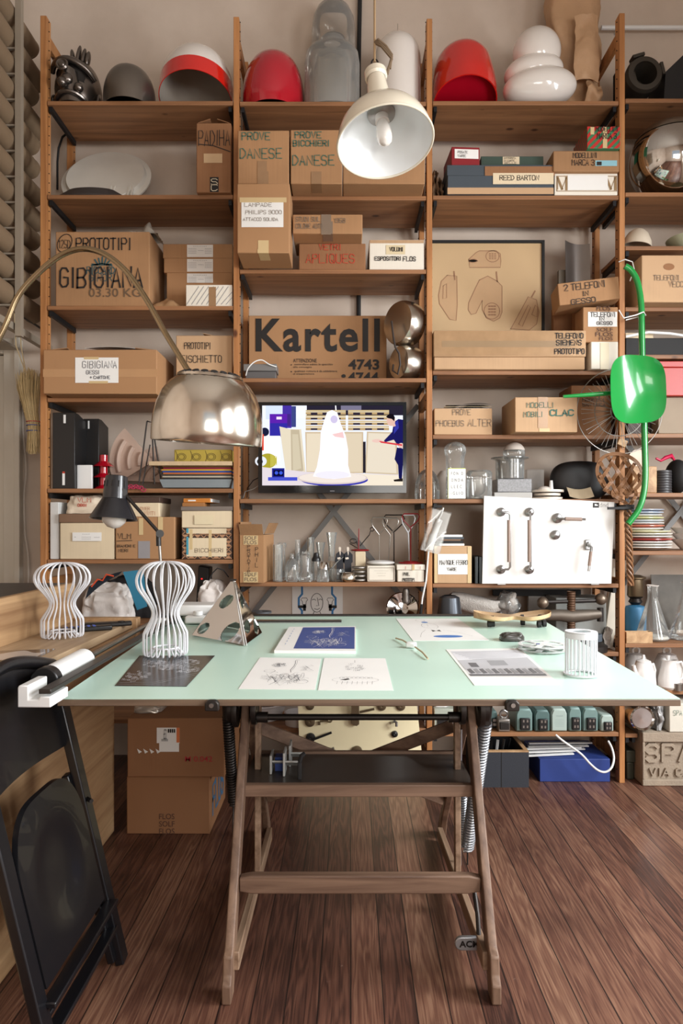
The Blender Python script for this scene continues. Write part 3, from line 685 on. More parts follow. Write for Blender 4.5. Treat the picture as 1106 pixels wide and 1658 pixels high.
b.tape(224, 876, 243, 904, plain('grey_printed_tape', (150, 146, 148), .3)); b.tape(225, 839, 232, 866, TAPEY); b.tape(256, 837, 264, 858, TAPEY)
zl = z+b.H
b = Box('shoe_box', 'cream box with dark brown lid on the BIANCHI e NERI carton', 200, 258, 805, zl+.0005, YS+.03, .22, CREAM, lid=.028, lidmat=plain('dark_brown_board', (74, 54, 44), .6))
b.write([('OVER', 228, 821, 243, 826), ('VINTI', 234, 828, 252, 834)], plain('faded_red', (190, 130, 100)), .7)
b = Box('patterned_box', 'brown geometric-patterned box with BICCHIERI sheet taped on', 294, 376, 855, z, YS+.005, .24, plain('pattern_brown', (66, 46, 36), .6))
m = MB(); g = random.Random(3)
cell = .034; nx = int(b.W/cell); nz = int(b.H/cell)
for i in range(nx+1):
    for k in range(nz+1):
        x, zz_ = -b.W/2+.004+i*(b.W-.006)/(nx+1), .004+k*(b.H-.006)/(nz+1); e = min(b.W/(nx+1), b.H/(nz+1))-.002; y = -.0008
        if (i+k) % 2: m.add([(x, y, zz_), (x+e, y, zz_), (x+e*.5, y, zz_+e*.5)], [(0,1,2)]); m.add([(x, y, zz_+e), (x+e*.5, y, zz_+e*.6), (x+e, y, zz_+e)], [(0,1,2)])
        m.ribbon([(x, y-.0003, zz_), (x+e, y-.0003, zz_+e)], .004, (0,-1,0)); m.ribbon([(x, y-.0003, zz_+e), (x+e, y-.0003, zz_)], .004, (0,-1,0))
part('pattern', m, plain('pattern_tan', (176, 130, 96), .6), b.root)
b.off = -.002; b.paper(302, 871, 367, 901, CREAM); b.paper(302, 855.5, 367, 864, CREAM); b.paper(302, 869, 305.5, 898, plain('teal_edge', (70, 150, 170)), 'blue_edge', lift=.0016); b.paper(302, 855.5, 305.5, 863, plain('teal_edge', (70, 150, 170)), 'blue_edge', lift=.0016)
b.write([('BICCHIERI', 316, 888, 362, 894)], INKF, .8); b.tape(338, 858, 343, 902, TAPEY); b.tape(307, 857, 312, 890, TAPEY)
zl = z+b.H
b = Box('cream_box', 'cream box with grey lid standing on the patterned box', 294, 376, 820, zl+.0005, YS+.008, .22, CREAM, lid=.022, lidmat=plain('grey_board', (120, 108, 100), .7))
b.paper(315, 834, 346, 849, plain('pale_patch', (222, 206, 172)))
zl += b.H
solo('brown_notebook', MB().box(wx(295, YS+.02), wx(331, YS+.02), YS+.02, YS+.17, zl, zl+.020), plain('notebook_tan', (160, 108, 60), .6), 'tan notebook lying on the grey lid under the orange book', 'book', bevel=.002)
ob = thing('orange_book', 'orange bound book with white corners topmost on the cream box', 'book', (wx(317, YS+.03), YS+.03, zl+.0205), R(-6))
part('cover', MB().box(-.065, .075, 0, .17, 0, .022), plain('orange_cloth', (204, 128, 52), .6), ob, bevel=.002)
part('spine_label', MB().box(-.04, .0, -.0012, 0, .007, .014), PAPER, ob); part('page_block', MB().box(.0755, .0765, .005, .165, .003, .019), PAPER, ob)

# behind the bench: shelf 1010
z = Z1(1010)
fd = thing('blue_folder', 'open turquoise folder with orange cord draped over a dark bundle', 'folder', (wx(190, YS), YS-.02, z+.1))
def leaf(u, v): return P(138+62*u+ (8*v), 968-44*u-4*v, YS-.12+.2*v) + Vector((0, 0, .0))
part('cover', MB().surf(lambda u, v: P(144+54*u-6*v, 950-25*u+(20-14*u)*v-4*math.sin(PI*u), YS-.035+.012*v), 8, 6, (0, .003, 0)), plain('dark_folder', (36, 42, 50), .5), fd, 'dark inside of folder', world=True)
part('cover', MB().surf(lambda u, v: P(199+(33-17*v)*u+23*v, 926-4*u+(62-2*u)*v, YS-.034-.02*v), 8, 6, (0, .003, 0)), plain('turquoise_card', (44, 120, 150), .55), fd, world=True)
part('cord', MB().tube([P(148, 950, YS-.045), P(158, 938, YS-.045), P(166, 940, YS-.045), P(172, 930, YS-.045), P(184, 933, YS-.045)], .004), plain('orange_cord', (214, 80, 46), .6), fd, world=True)
lump('white_cloth_bag', 'crumpled white cloth bag behind the wooden bench', 'bag', 124, 212, 946, z, YS+.01, .15, plain('white_cloth', (222, 214, 208), .8, bump=.4), 4)
lump('white_cloth_bag', 'rumpled white cloth bag behind the mirrored pyramid', 'bag', 312, 366, 942, z, YS+.005, .18, plain('white_cloth', (222, 214, 208), .8, bump=.4), 9)
lump('dark_bundle', 'dark folded cloth bundle lying behind the blue folder', 'cloth', 160, 250, 934, z, YS+.2, .13, plain('black_cloth', (34, 32, 34), .8, bump=.3), 6, .12)
rt = thing('black_router', 'upright black box with a tiny red light behind the pyramid', 'router', (wx(325, YS+.2), YS+.2, z))
part('case', MB().prism([(-.03, 0), (.03, 0), (.045, .27), (-.012, .28)], (0,0,0), (1,0,0), (0,0,1), (0, .1, 0)), BLACK, rt, bevel=.004); part('power_light', MB().cyl((.006, -.003, .21), (.006, .001, .21), .004, n=10), glow('red_led', (255, 40, 40), 2), rt)
solo('black_cable', MB().tube([P(338, 940, YS), P(344, 928, YS), P(352, 920, YS), P(362, 923, YS), P(370, 934, YS+.05)], .003), BLACKM, 'thin black cable arching beside the black router', 'cable')
z0 = Z1(1165)
# two cartons on the floor under the shelves
Yc = 2.87
b = Box('cardboard_box', 'brown carton standing on the floor directly under the M 0.042 carton', 205, 340, 1257, 0, Yc, .38, KC)
b.print([('FLOS', 258, 1317, 283, 1326), ('SOLF', 258, 1329, 283, 1338), ('FLOS', 258, 1341, 283, 1350)], plain('carton_print_dark', (90, 60, 46)), .004)
m = MB(); strokes(m, 'FLOS', 0, .26, 0, .12, .018, 0, 0, plane=lambda a, c: (b.W/2+.001, .06+a, .06+c)); part('printing', m, plain('carton_print_blue', (60, 110, 150)), b.root, 'blue letters on the side')
zl = b.H
b = Box('cardboard_box', 'brown carton stamped M 0.042 in red with torn white address label', 206, 364, 1163, zl+.0005, Yc-.01, .40, KC)
b.print([('M 0.042', 300, 1224, 344, 1233)], plain('red_stamp', (176, 40, 48)), .004)
b.paper(254, 1178, 291, 1203); b.paper(258, 1203, 290, 1217, name='torn_label'); b.print([('6552', 265, 1180, 270, 1197), ('----', 272, 1180, 284, 1186), ('IIIIII', 262, 1196, 272, 1200)], INK, .0)
b.paper(286, 1178, 291, 1202, plain('label_orange', (214, 120, 70)), 'orange_stripe', lift=.0014)
for k in range(4): part('torn_patch', MB().add([(b.lx(222+k*10), -.0015, b.lz(1212)), (b.lx(230+k*10), -.0015, b.lz(1217)), (b.lx(225+k*10), -.0015, b.lz(1220))], [(0,1,2)]), PAPER, b.root)
lump('silver_wrap', 'crumpled silver wrapping lying on the M 0.042 carton', 'packaging', 208, 262, 1143, zl+b.H+.001, Yc+.05, .2, plain('silver_film', (190, 180, 168), .3, .5, var=.2), 5)

# ---- bay 2
yo = over(317, 298)
KD = [('PROVE DANESE', 385, 468, 211, 'squarish brown carton reading PROVE, directly above the taller jutting carton'), ('PROVE BICCHIERI', 470.5, 554, 210, 'brown carton handwritten PROVE BICCHIERI in green'), ('', 555.5, 688, 240, 'wide plain brown carton behind the enamel pendant lamp')]
for k, (tx, a, c, pt, lab) in enumerate(KD):
    b = Box('cardboard_box', lab, a, c, pt, Z2(317), yo, .36, KA, group='cartons on the shelf behind the pendant lamp')
    if k == 0: b.write([('PROVE', 392, 215, 437, 227), ('DANESE', 389, 241, 456, 257)], INKG, 1.5)
    if k == 1: b.write([('PROVE', 478, 214, 520, 224), ('BICCHIERI', 475, 228, 533, 237), ('DANESE', 474, 252, 541, 268)], INKG, 1.5)
    if k < 2: b.tape((417, 504)[k], (261, 280)[k], (432, 520)[k], 298); b.seam()
yo = over(436, 410)
b = Box('cardboard_box', 'deep brown carton with a taped white LAMPADE paper, jutting out from the shelf', 384, 469, 297, Z2(436), yo, .20, KA)
b.paper(391, 327, 459, 368); b.tape(388, 320, 464, 328, TAPEY); b.tape(417, 404, 434, 410, TAPEY); b.seam(TAPEY)
b.write([('LAMPADE', 396, 329, 440, 335), ('PHILIPS 9000', 398, 341, 456, 347), ('ATTACCO SOLIDA', 394, 353, 450, 358)], INKF, .7)
b = Box('cardboard_box', 'low brown box marked VETRI APLIQUES in red', 484, 592, 394, Z2(436), YS+.01, .25, KC)
b.write([('VETRI', 517, 396, 552, 405), ('APLIQUES', 496, 412, 574, 426)], INKR, 1.3)
zl = Z2(436)+b.H
yo = YS*(HY-394)/(HY-380)
b = Box('cardboard_box', 'brown box with STUDI SUL COLORE AUTO 1958 on top of the VETRI box', 474, 587, 347, zl+.0005, yo, .28, KA)
b.write([('STUDI SUL', 479, 352, 518, 359), ('COLORE AUTO', 479, 363, 522, 370), ('1958', 542, 354, 559, 361)], INKF, 1.0); b.tape(520, 347.5, 536, 380, plain('grey_brown_tape', (128, 110, 94), .25)); b.seam(MATS['grey_brown_tape'])
b = Box('cardboard_box', 'white box marked VOLUMI ESPOSITORI with a worn kraft top edge', 598, 687, 388, Z2(436), YS+.01, .25, WHITEC)
b.paper(599, 389, 686, 394, KB, 'worn_edge'); b.paper(625, 397, 656, 412, plain('tan_patch', (214, 196, 160))); b.write([('VOLUMI', 631, 401, 652, 407)], INK, 1.3); b.write([('ESPOSITORI', 607, 416, 649, 422), ('FLOS', 653, 416, 673, 423)], INK, 1.2)
# the big printed carton
b = Box('cardboard_box', 'flat wide brown carton with one huge black printed word, above the television', 403, 626, 511, Z2(612), YS+.24, .10, KA, bevel=.002)
PB = plain('print_black', (30, 26, 24), .6)
part('lettering', printed(MB(), 'Kartell', b.lx(414), b.lx(615), b.lz(570), -.0032, None, .024, b.lz(516), space=1.12), PB, b.root); b.print([('4743', 564, 582, 614, 599)], PB, .03); b.print([('4744', 563, 603, 613, 620)], PB, .03)
b.print([('ATTENZIONE', 475, 581, 513, 587)], PB, .005); b.print([('controllare subito lo specchio', 477, 588.5, 539, 592.5), ('alla consegna', 475, 593, 505, 596.5), ('qualsiasi rottura è da addebitare', 477, 599.5, 546, 603.5), ('al trasportatore', 475, 604, 509, 607.5), ('•', 471, 590, 473, 592), ('•', 471, 601, 473, 603), ('•', 553, 606, 560, 612)], PB, .004)
z = Z2(612)
tr = thing('grey_power_unit', 'small grey box with a looped white cable left of the shelf', 'device', (wx(422, YS+.06), YS+.04, z))
part('case', MB().box(-.075, .08, 0, .10, 0, .042), plain('grey_case', (92, 90, 90), .4), tr, bevel=.003); part('case_lid', MB().box(-.085, .085, -.008, .105, .0425, .078), plain('mid_grey_case', (118, 116, 114), .4), tr, bevel=.003)
part('cable', MB().tube(spl([P(398, 608, YS+.02), P(402, 596, YS+.0), P(412, 586, YS), P(424, 583, YS+.01), P(436, 590, YS+.02), P(448, 594, YS+.03)]), .003), WHITEP, tr, world=True)
# spiral chrome lamps at the right end: two spun aluminium discs seen edge-on
def spiral(label, cx, cy, r, Y, yaw):
    t = thing('spiral_reflector', label, 'reflector', (wx(cx, Y), Y, wz(cy, Y)-r), 0, 'polished spiral reflectors beside the printed carton')
    M = Matrix.Rotation(yaw, 3, 'Z') @ Matrix.Rotation(R(90), 3, 'X'); o = (0, 0, r)
    prof = [(r*.97, -.035), (r, -.02), (r*1.0, .02), (r*.97, .035), (r*.8, .045)]
    part('rim', MB().lathe([(r*.86, -.05), (r*.95, -.045)]+prof[1:4]+[(r*.9, .05), (r*.5, .055), (.001, .055)], o, 40, M), ALU, t)
    for k in range(5):
        q = r*(.80-.15*k); part('coil_ring', MB().lathe([(q, -.045+.008*k), (q-.012, -.038+.008*k), (q-.012, .0), (q-.02, .0)], o, 36, M), ALU, t)
    part('hub', MB().cyl(M @ Vector((0,0,-.02)) + Vector(o), M @ Vector((0,0,.05)) + Vector(o), .022), CHROME, t)
    return t
s1 = spiral('upper polished metal spiral reflector at the right post of the shelf', 655, 516, 37*YS/F, YS+.09, R(-52))
s1.location.z = z + .182
spiral('lower polished metal spiral reflector beside the printed carton', 658, 580, 29*YS/F, YS+.08, R(-58)).location.z = z+.001
solo('dark_cable', MB().tube([P(634, 520, YS+.02), P(637, 545, YS+.0), P(640, 562, YS), P(646, 572, YS), P(648, 590, YS), P(644, 606, YS+.02), P(636, 600, YS+.03), P(637, 590, YS+.03)], .005), plain('dark_cord', (50, 40, 36), .6), 'dark cord hanging in front of the spiral reflectors', 'cord')

# ================================================================ domes and globes on the top shelf
def dome(name, label, cat, cx, hw_px, pyt, zb, Y, prof, mat, tilt=(0, 0), n=44, pname='shell'):
    """lathe standing on zb; prof is (radius fraction, height fraction)"""
    r = hw_px*Y/F; H = wz(pyt, Y)-zb
    t = thing(name, label, cat, (wx(cx, Y), Y, zb))
    M = Matrix.Rotation(R(tilt[0]), 3, 'X') @ Matrix.Rotation(R(tilt[1]), 3, 'Y')
    m = MB().lathe([(max(.0005, a*r), b*H) for a, b in prof], (0,0,0), n, M)
    lo = min(v[2] for v in m.v); m.shift((0, 0, -lo))
    part(pname, m, mat, t); return t, r, H, M, lo
Yt = YS+.16; zt1 = Z1(163)
EGG = [(math.cos(a)**.8, math.sin(a)) for a in [i*PI/28 for i in range(15)]]
CAP = [(1, 0), (1, .45)] + [(math.cos(a), .45+.55*math.sin(a)) for a in [i*PI/20 for i in range(1, 11)]]
# silver helmet mask
hm = thing('silver_helmet', 'dark silver sculpted helmet mask with finger-like crest at the left end of the top shelf', 'helmet', (wx(125, YS+.14), YS+.14, zt1))
sp = (YS+.14)/F; SM = plain('tarnished_silver', (112, 104, 98), .26, .9, var=.2, scale=6)
m = MB().ball((.0, .02, .135), (.118, .12, .165), 36); m.v = [(x, y, max(z, 0.0)) for x, y, z in m.v]; part('skull', m, SM, hm)
part('visor', MB().surf(lambda u, v: (.108*math.sin(R(-58+116*u)), .02-.125*math.cos(R(-58+116*u)), .145+.07*v-.02*abs(u-.4)*2), 18, 6, (0, .012, 0)), plain('visor_dark', (24, 20, 18), .3), hm, 'dark visor opening')
part('brow', MB().tube([(.122*math.sin(R(-65+130*k/14)), .015-.134*math.cos(R(-65+130*k/14)), .225-.0008*(k-5)**2) for k in range(15)], [.012+.006*math.sin(PI*k/14) for k in range(15)], 10), SM, hm)
m = MB().surf(lambda u, v: (.06*(2*u-1)*(1-.35*v), -.10-.055*math.sin(PI*u)**.7*(.4+.6*v), .015+.155*v), 14, 10, (0, .02, 0)); part('nose_guard', m, SM, hm)
m = MB().lathe([(.001, -.008), (.026, -.008), (.032, .0), (.026, .008), (.018, .005), (.014, .010), (.001, .012)], (-.012, -.168, .165), 24, Matrix.Rotation(R(80), 3, 'X')); part('rosette', m, SM, hm)
for x, z, y in ((-.012, .078, -.165), (.055, .075, -.125)): part('boss', MB().ball((x, y, z), .024, 16), SM, hm)
for x, z, y in ((.0, .11, -.14),): part('cheek', MB().ball((x, y, z), (.032, .025, .03), 16), SM, hm)
for x, s in ((-.022, .052), (.006, .068), (.034, .056), (.056, .044)): part('crest_finger', MB().ball((x, -.0, .285+s*.35), (.013, .02, s), 14, Matrix.Rotation(R(10 if x > 0 else -6), 3, 'Y')), SM, hm)
for sx in (-1, 1): part('ear_piece', MB().ball((sx*.118, .0, .065), (.018, .035, .05), 16), SM, hm)
part('neck_rim', MB().tube([(.085*math.cos(PI*k/12+PI)*1.0, -.04+.10*math.sin(PI*k/12+PI), .02+.03*math.sin(PI*k/12)) for k in range(13)], .010, 8), SM, hm)

dome('metal_dome', 'plain dull grey metal dome beside the silver helmet', 'dome', 210, 41, 112, zt1, YS+.09, [(.97, 0), (1.0, .25)] + [(math.cos(a)**.7, .25+.75*math.sin(a)) for a in [i*PI/24 for i in range(1, 13)]], plain('dull_grey_metal', (122, 114, 106), .32, .85, var=.15))
# tilted white shell with red band, open towards the room
Yd = YS+.13; r = 58*Yd/F
td = thing('dome_lampshade', 'white half-dome shade with a broad red band, tipped open towards the room', 'lampshade', (wx(318.5, Yd), Yd, zt1))
M = Matrix.Rotation(R(-15), 3, 'X')
cc = Vector((0, 0, .145)); cap = [(math.cos(a), math.sin(a)) for a in [i*PI/36 for i in range(19)]]
band = [(r, -.055), (r*1.0, 0)] 
part('shell', MB().lathe([(r*a+.0004, r*b*1.12) for a, b in cap], cc, 48, M), WHITEG, td)
part('red_band', MB().lathe([(r*.985, -.085), (r*1.003, -.085), (r*1.004, -.03), (r*1.004, .004), (r*.99, .004)], cc, 48, M), REDG, td, 'red band round the opening')
part('lining', MB().lathe([(r*.975*a+.0004, r*.975*b*1.1) for a, b in cap]+[], cc, 48, M), plain('warm_grey_lining', (170, 158, 146), .4), td)
part('lining', MB().lathe([(r*.98, -.083), (r*.975, .004)], cc, 48, M), MATS['warm_grey_lining'], td)
dome('red_dome', 'glossy crimson egg-shaped dome next to the clear acrylic cylinders', 'dome', 443, 50, 91, Z2(164), YS+.13, [(.92, 0), (.99, .12), (1, .25)]+[(math.cos(a)**.7, .25+.75*math.sin(a)) for a in [i*PI/24 for i in range(1, 13)]], CRIM)
# clear acrylic cylinders: tall one behind, wide one in front
Yb = YS+.295
t = thing('acrylic_cylinder', 'tall dusty clear acrylic cylinder with rounded top, standing behind the wider one', 'cylinder', (wx(540, Yb), Yb, Z2(164)), 0, 'clear acrylic domes')
rr = 35.5*Yb/F; H = wz(11, Yb)-Z2(164)
part('shell', MB().lathe([(rr, 0), (rr, H*.80), (rr*.93, H*.90), (rr*.75, H*.97), (rr*.45, H), (.001, H)], (0,0,0), 40), PLEXI, t)
part('inner_flask', MB().lathe([(rr*.62, 0), (rr*.62, H*.66), (rr*.55, H*.74), (rr*.2, H*.78), (.001, H*.78)], (0,0,0), 32), PLEXI, t)
Yf_ = YS+.13
t = thing('acrylic_cylinder', 'wide dusty clear acrylic dome with a knob on top, standing in front', 'cylinder', (wx(538, Yf_), YS+.08, Z2(164)), 0, 'clear acrylic domes')
rr = 44*Yf_/F; H = wz(82, Yf_)-Z2(164); 
FL_ = Matrix.Diagonal((1, .6, 1))
part('shell', MB().lathe([(rr, 0), (rr, H*.70), (rr*.94, H*.86), (rr*.78, H*.95), (rr*.5, H*.99), (.3*rr, H)], (0,0,0), 40, FL_), PLEXI, t)
part('top_knob', MB().lathe([(rr*.46, H*.99), (rr*.46, H*1.04), (rr*.38, H*1.1), (rr*.2, H*1.14), (.001, H*1.15)], (0,0,0), 32, FL_), PLEXI, t)
part('inner_dome', MB().lathe([(rr*.7, 0), (rr*.7, H*.74), (rr*.55, H*.86), (rr*.2, H*.9), (.001, H*.9)], (0,0,0), 32, FL_), PLEXI, t)
t, r_, H_, M_, lo_ = dome('white_capsule', 'tall white opal glass capsule behind the hanging pendant lamp', 'globe', 644, 37, 57, Z2(164), YS+.13, [(1, 0), (1, .7)] + [(math.cos(a), .7+.3*math.sin(a)) for a in [i*PI/20 for i in range(1, 11)]], WHITEG)
part('tip_wire', MB().cyl((0, 0, H_), (0, 0, H_+.06), .0015, n=6), plain('wire_grey', (150, 140, 130)), t)
# red tilted capsule
Yr = YS+.10; z3 = Z3(163)
t = thing('red_capsule_shade', 'big glossy red capsule shade leaning back, open end down', 'lampshade', (wx(753, Yr), Yr, z3))
rr = 51*Yr/F; H = .34; M = Matrix.Rotation(R(-13), 3, 'X')
prof = [(1, 0), (1.02, .15), (.99, .4), (.93, .6)] + [(.93*math.cos(a)**.8, .6+.4*math.sin(a)) for a in [i*PI/20 for i in range(1, 11)]]
M = Matrix.Rotation(R(-17), 3, 'X')
m = MB().lathe([(a*rr+.0004, b*H) for a, b in prof], (0,0,0), 44, M); lo = min(v[2] for v in m.v); m.shift((0, 0, -lo)); part('shell', m, REDG, t)
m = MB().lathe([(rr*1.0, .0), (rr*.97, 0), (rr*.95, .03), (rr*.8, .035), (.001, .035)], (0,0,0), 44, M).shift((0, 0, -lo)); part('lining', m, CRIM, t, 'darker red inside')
part('rim', MB().lathe([(rr*1.005, -.003), (rr*1.005, .006), (rr*.97, .006), (rr*.97, -.003), (rr*1.005, -.003)], (0,0,0), 44, M).shift((0, 0, -lo+.003)), REDG, t)
# white three-bulge lamp
Yw = YS+.11; t = thing('globe_lamp', 'glossy white lamp of three stacked swelling globes', 'lamp', (wx(872, Yw), Yw, z3))
k = Yw/F; M = Matrix.Rotation(R(-9), 3, 'X')
part('lower_globe', MB().ball((0, -.02, 27*k+.03), (59*k, 36*k, 30*k), 40, Matrix.Rotation(R(-4), 3, 'Y')), WHITEG, t)
part('middle_globe', MB().ball((-8*k, 0, 59*k+.02), (48*k, 34*k, 26*k), 40, Matrix.Rotation(R(-8), 3, 'Y')), WHITEG, t)
part('upper_globe', MB().ball((-3*k, .0, 92*k+.02), (38.5*k, 34*k, 38*k), 40), WHITEG, t)
# brown paper parcel
Yp = YS+.16; x0, x1 = wx(895, Yp), wx(976, Yp); Hp = wz(-40, Yp)-z3
def parc(u, v):
    th = 2*PI*u; a = .5*(x1-x0)*(.78+.22*min(1, v*2.2))*(1+.05*math.sin(5*th+9*v)); 
    x = (x0+x1)/2 + .02*(1-v) + a*math.copysign(abs(math.cos(th))**.6, math.cos(th)); y = Yp+.10+.075*math.copysign(abs(math.sin(th))**.6, math.sin(th))*(1+.10*math.sin(3*th+12*v))
    return (x+.012*math.sin(17*v+3*th), y, z3+.002+Hp*v)
t = thing('paper_parcel', 'tall parcel wrapped in crumpled brown paper at the right end of the top shelf', 'parcel', ((x0+x1)/2, Yp+.1, z3))
PAR = plain('wrapping_paper', (188, 150, 114), .6, var=.12, bump=.5)
part('wrapping', clampz(crumple(MB().surf(parc, 48, 44), .012, 14), z3+.001), PAR, t, world=True)
part('paper_fold', crumple(MB().surf(lambda u, v: (x1-.11+.09*u+.015*v, Yp-.045+.02*math.sin(8*v)+.03*u, z3+.026+.16*v+.02*math.sin(6*u)), 16, 22, (0, .004, 0)), .012, 16), PAR, t, world=True)
part('paper_fold', crumple(MB().surf(lambda u, v: (x0+.10+.13*u, Yp-.035-.012*math.sin(PI*u)-.01*math.sin(5*v), z3+.18+.34*v), 16, 24, (0, .004, 0)), .03, 9), PAR, t, world=True)

# ================================================================ shelf below: tray discs
z = Z1(315); Yd = YS+.262; rr = 72*Yd/F
t = thing('round_tray', 'large round white tray leaning on the wall above the PROTOTIPI carton', 'tray', (wx(172, Yd), Yd, z))
M = Matrix.Rotation(R(60), 3, 'X'); c = Vector((0, .0, rr*.99))
cc = Vector((0, .03, wz(242, Yd)-z-rr))
m = MB().lathe([(.001, .02), (rr*.86, .02), (rr*.9, .0), (rr, -.004), (rr, -.012), (rr*.88, -.01), (.001, .008)], (0,0,0), 56, M); lo = min(v[2] for v in m.v); m.shift((0, .0, -lo)); part('dish', m, plain('tray_white', (220, 216, 206), .45), t)
for x in (.05, .15):
    for d in (0, .018): part('slot_rib', MB().box(x+d-.004, x+d+.004, -.20, -.10, .010, .024).xform(M.to_4x4()).shift((0, 0, -lo)), MATS['tray_white'], t)
solo('black_dish', MB().lathe([(.001, 0), (.185, 0), (.195, .006), (.185, .012), (.12, .05), (.001, .062)], (wx(149, YS+.07), YS+.07, z), 48, Matrix.Diagonal((1, .36, 1))), plain('charcoal_dish', (56, 50, 48), .6), 'low charcoal dish lying in front of the round white tray', 'dish')
solo('black_hose', MB().tube([P(93, 307, 3.8), P(93, 262, 3.8), P(95, 240, 3.8), P(101, 222, 3.8), P(112, 213, 3.8)], .006), BLACKM, 'black hose curving up the wall beside the left post', 'hose')

# ================================================================ television
Yt = 3.60; x0, x1, z0, z1 = wx(418, Yt), wx(658, Yt), wz(798, Yt), wz(651, Yt)
tv = thing('television', 'flat black television showing a man in blue beside a white wrapped figure', 'television', ((x0+x1)/2, Yt, z0))
part('casing', MB().box(x0, x1, Yt+.006, Yt+.06, z0, z1), BLACK, tv, bevel=.006, world=True)
bz = MB(); s0, s1, u0, u1 = wx(424.5, Yt), wx(652.5, Yt), wz(786, Yt), wz(656.5, Yt)
bz.box(x0, s0, Yt, Yt+.006, z0, z1); bz.box(s1, x1, Yt, Yt+.006, z0, z1); bz.box(s0, s1, Yt, Yt+.006, z0, u0); bz.box(s0, s1, Yt, Yt+.006, u1, z1)
part('bezel', bz, plain('gloss_black', (14, 14, 16), .12), tv, world=True)
part('wall_mount', MB().box((x0+x1)/2-.1, (x0+x1)/2+.1, Yt+.06, YW-.001, (z0+z1)/2-.1, (z0+z1)/2+.1), BLACKM, tv, world=True)
scr = MB(); SM_ = []; lay = [0]
def sp_(col, pts, circle=False):
    name = 'screen_%02x%02x%02x' % col
    mt = glow(name, col, 1.05)
    if mt not in SM_: SM_.append(mt)
    scr.cur = SM_.index(mt); y = Yt+.0058-.00002*lay[0]; lay[0] += 1
    scr.add([(wx(370+a/3.16, Yt), y, wz(620+b_/3.16, Yt)) for a, b_ in pts], [tuple(range(len(pts)))])
def rct(col, a, b_, c, d): sp_(col, [(a, d), (c, d), (c, b_), (a, b_)])
def ell(col, cx, cy, rx, ry, n=28): sp_(col, [(cx+rx*math.cos(-2*PI*k/n), cy+ry*math.sin(-2*PI*k/n)) for k in range(n)])
rct((236, 240, 255), 170, 112, 894, 528)
rct((40, 36, 52), 400, 112, 894, 165); rct((120, 116, 140), 575, 112, 680, 140)
rct((214, 226, 255), 190, 112, 275, 185); rct((70, 50, 160), 276, 112, 322, 230); rct((60, 70, 130), 322, 118, 345, 225); rct((240, 246, 255), 345, 118, 400, 180)
rct((92, 34, 170), 210, 158, 300, 275); rct((50, 44, 160), 212, 205, 300, 275); rct((66, 40, 130), 300, 158, 318, 220); rct((238, 220, 240), 245, 172, 272, 186)
rct((250, 250, 255), 170, 270, 265, 400); ell((26, 30, 60), 185, 250, 22, 22); rct((230, 80, 60), 170, 262, 180, 345)
ell((170, 160, 50), 200, 398, 46, 38); ell((228, 232, 240), 165, 400, 30, 26); ell((40, 40, 40), 160, 402, 15, 15)
for k in range(5): sp_((205, 196, 90), [(215+k*7, 362+k*3), (219+k*7, 364+k*3), (219+k*7, 428-k*2), (215+k*7, 428-k*2)])
# pallets
for (a, c) in ((395, 600), (612, 822)):
    for k in range(4):
        yy = 138+k*27; rct((206, 184, 140), a, yy, c, yy+7); rct((236, 222, 190), a, yy+8, c, yy+12); rct((54, 44, 56), a+6, yy+12, c-6, yy+22)
        for q in range(4): rct((188, 160, 116), a+q*(c-a-26)/3, yy+11, a+q*(c-a-26)/3+26, yy+23)
# panels
sp_((226, 214, 190), [(260, 222), (316, 236), (372, 236), (395, 455), (320, 482), (296, 480)]); sp_((192, 178, 152), [(318, 238), (362, 240), (384, 448), (322, 474)]); sp_((208, 196, 170), [(326, 262), (356, 262), (372, 436), (330, 452)])
sp_((206, 186, 156), [(392, 250), (690, 250), (690, 462), (398, 458)]); rct((228, 214, 190), 400, 258, 470, 452); rct((220, 204, 178), 596, 258, 682, 455)
sp_((206, 188, 160), [(708, 248), (860, 252), (870, 470), (698, 462)]); sp_((228, 216, 196), [(716, 256), (850, 260), (860, 462), (706, 455)])
rct((40, 36, 44), 688, 300, 702, 460)
# floor and turntable
sp_((224, 214, 220), [(170, 430), (400, 455), (894, 470), (894, 528), (170, 528)]); sp_((238, 226, 206), [(600, 462), (894, 474), (894, 528), (520, 528)])
rct((30, 34, 140), 222, 436, 286, 482); rct((10, 10, 40), 230, 446, 280, 476); ell((60, 90, 220), 245, 460, 9, 9); ell((60, 90, 220), 268, 460, 9, 9); rct((70, 80, 200), 202, 482, 352, 500)
ell((60, 60, 170), 542, 496, 172, 32); ell((214, 200, 196), 532, 487, 180, 32); ell((236, 224, 214), 532, 484, 172, 27)
# wrapped figure
sp_((250, 246, 255), [(432, 478), (452, 430), (468, 340), (472, 250), (490, 190), (505, 148), (530, 138), (556, 150), (575, 210), (600, 270), (612, 340), (612, 420), (628, 480), (540, 492)][::-1])
ell((236, 232, 252), 532, 470, 88, 20); ell((255, 255, 255), 532, 320, 55, 130); ell((206, 196, 228), 540, 186, 18, 20); sp_((240, 200, 200), [(530, 262), (585, 250), (592, 282), (545, 275)][::-1]); sp_((252, 252, 255), [(545, 115), (551, 115), (553, 140), (547, 140)][::-1])
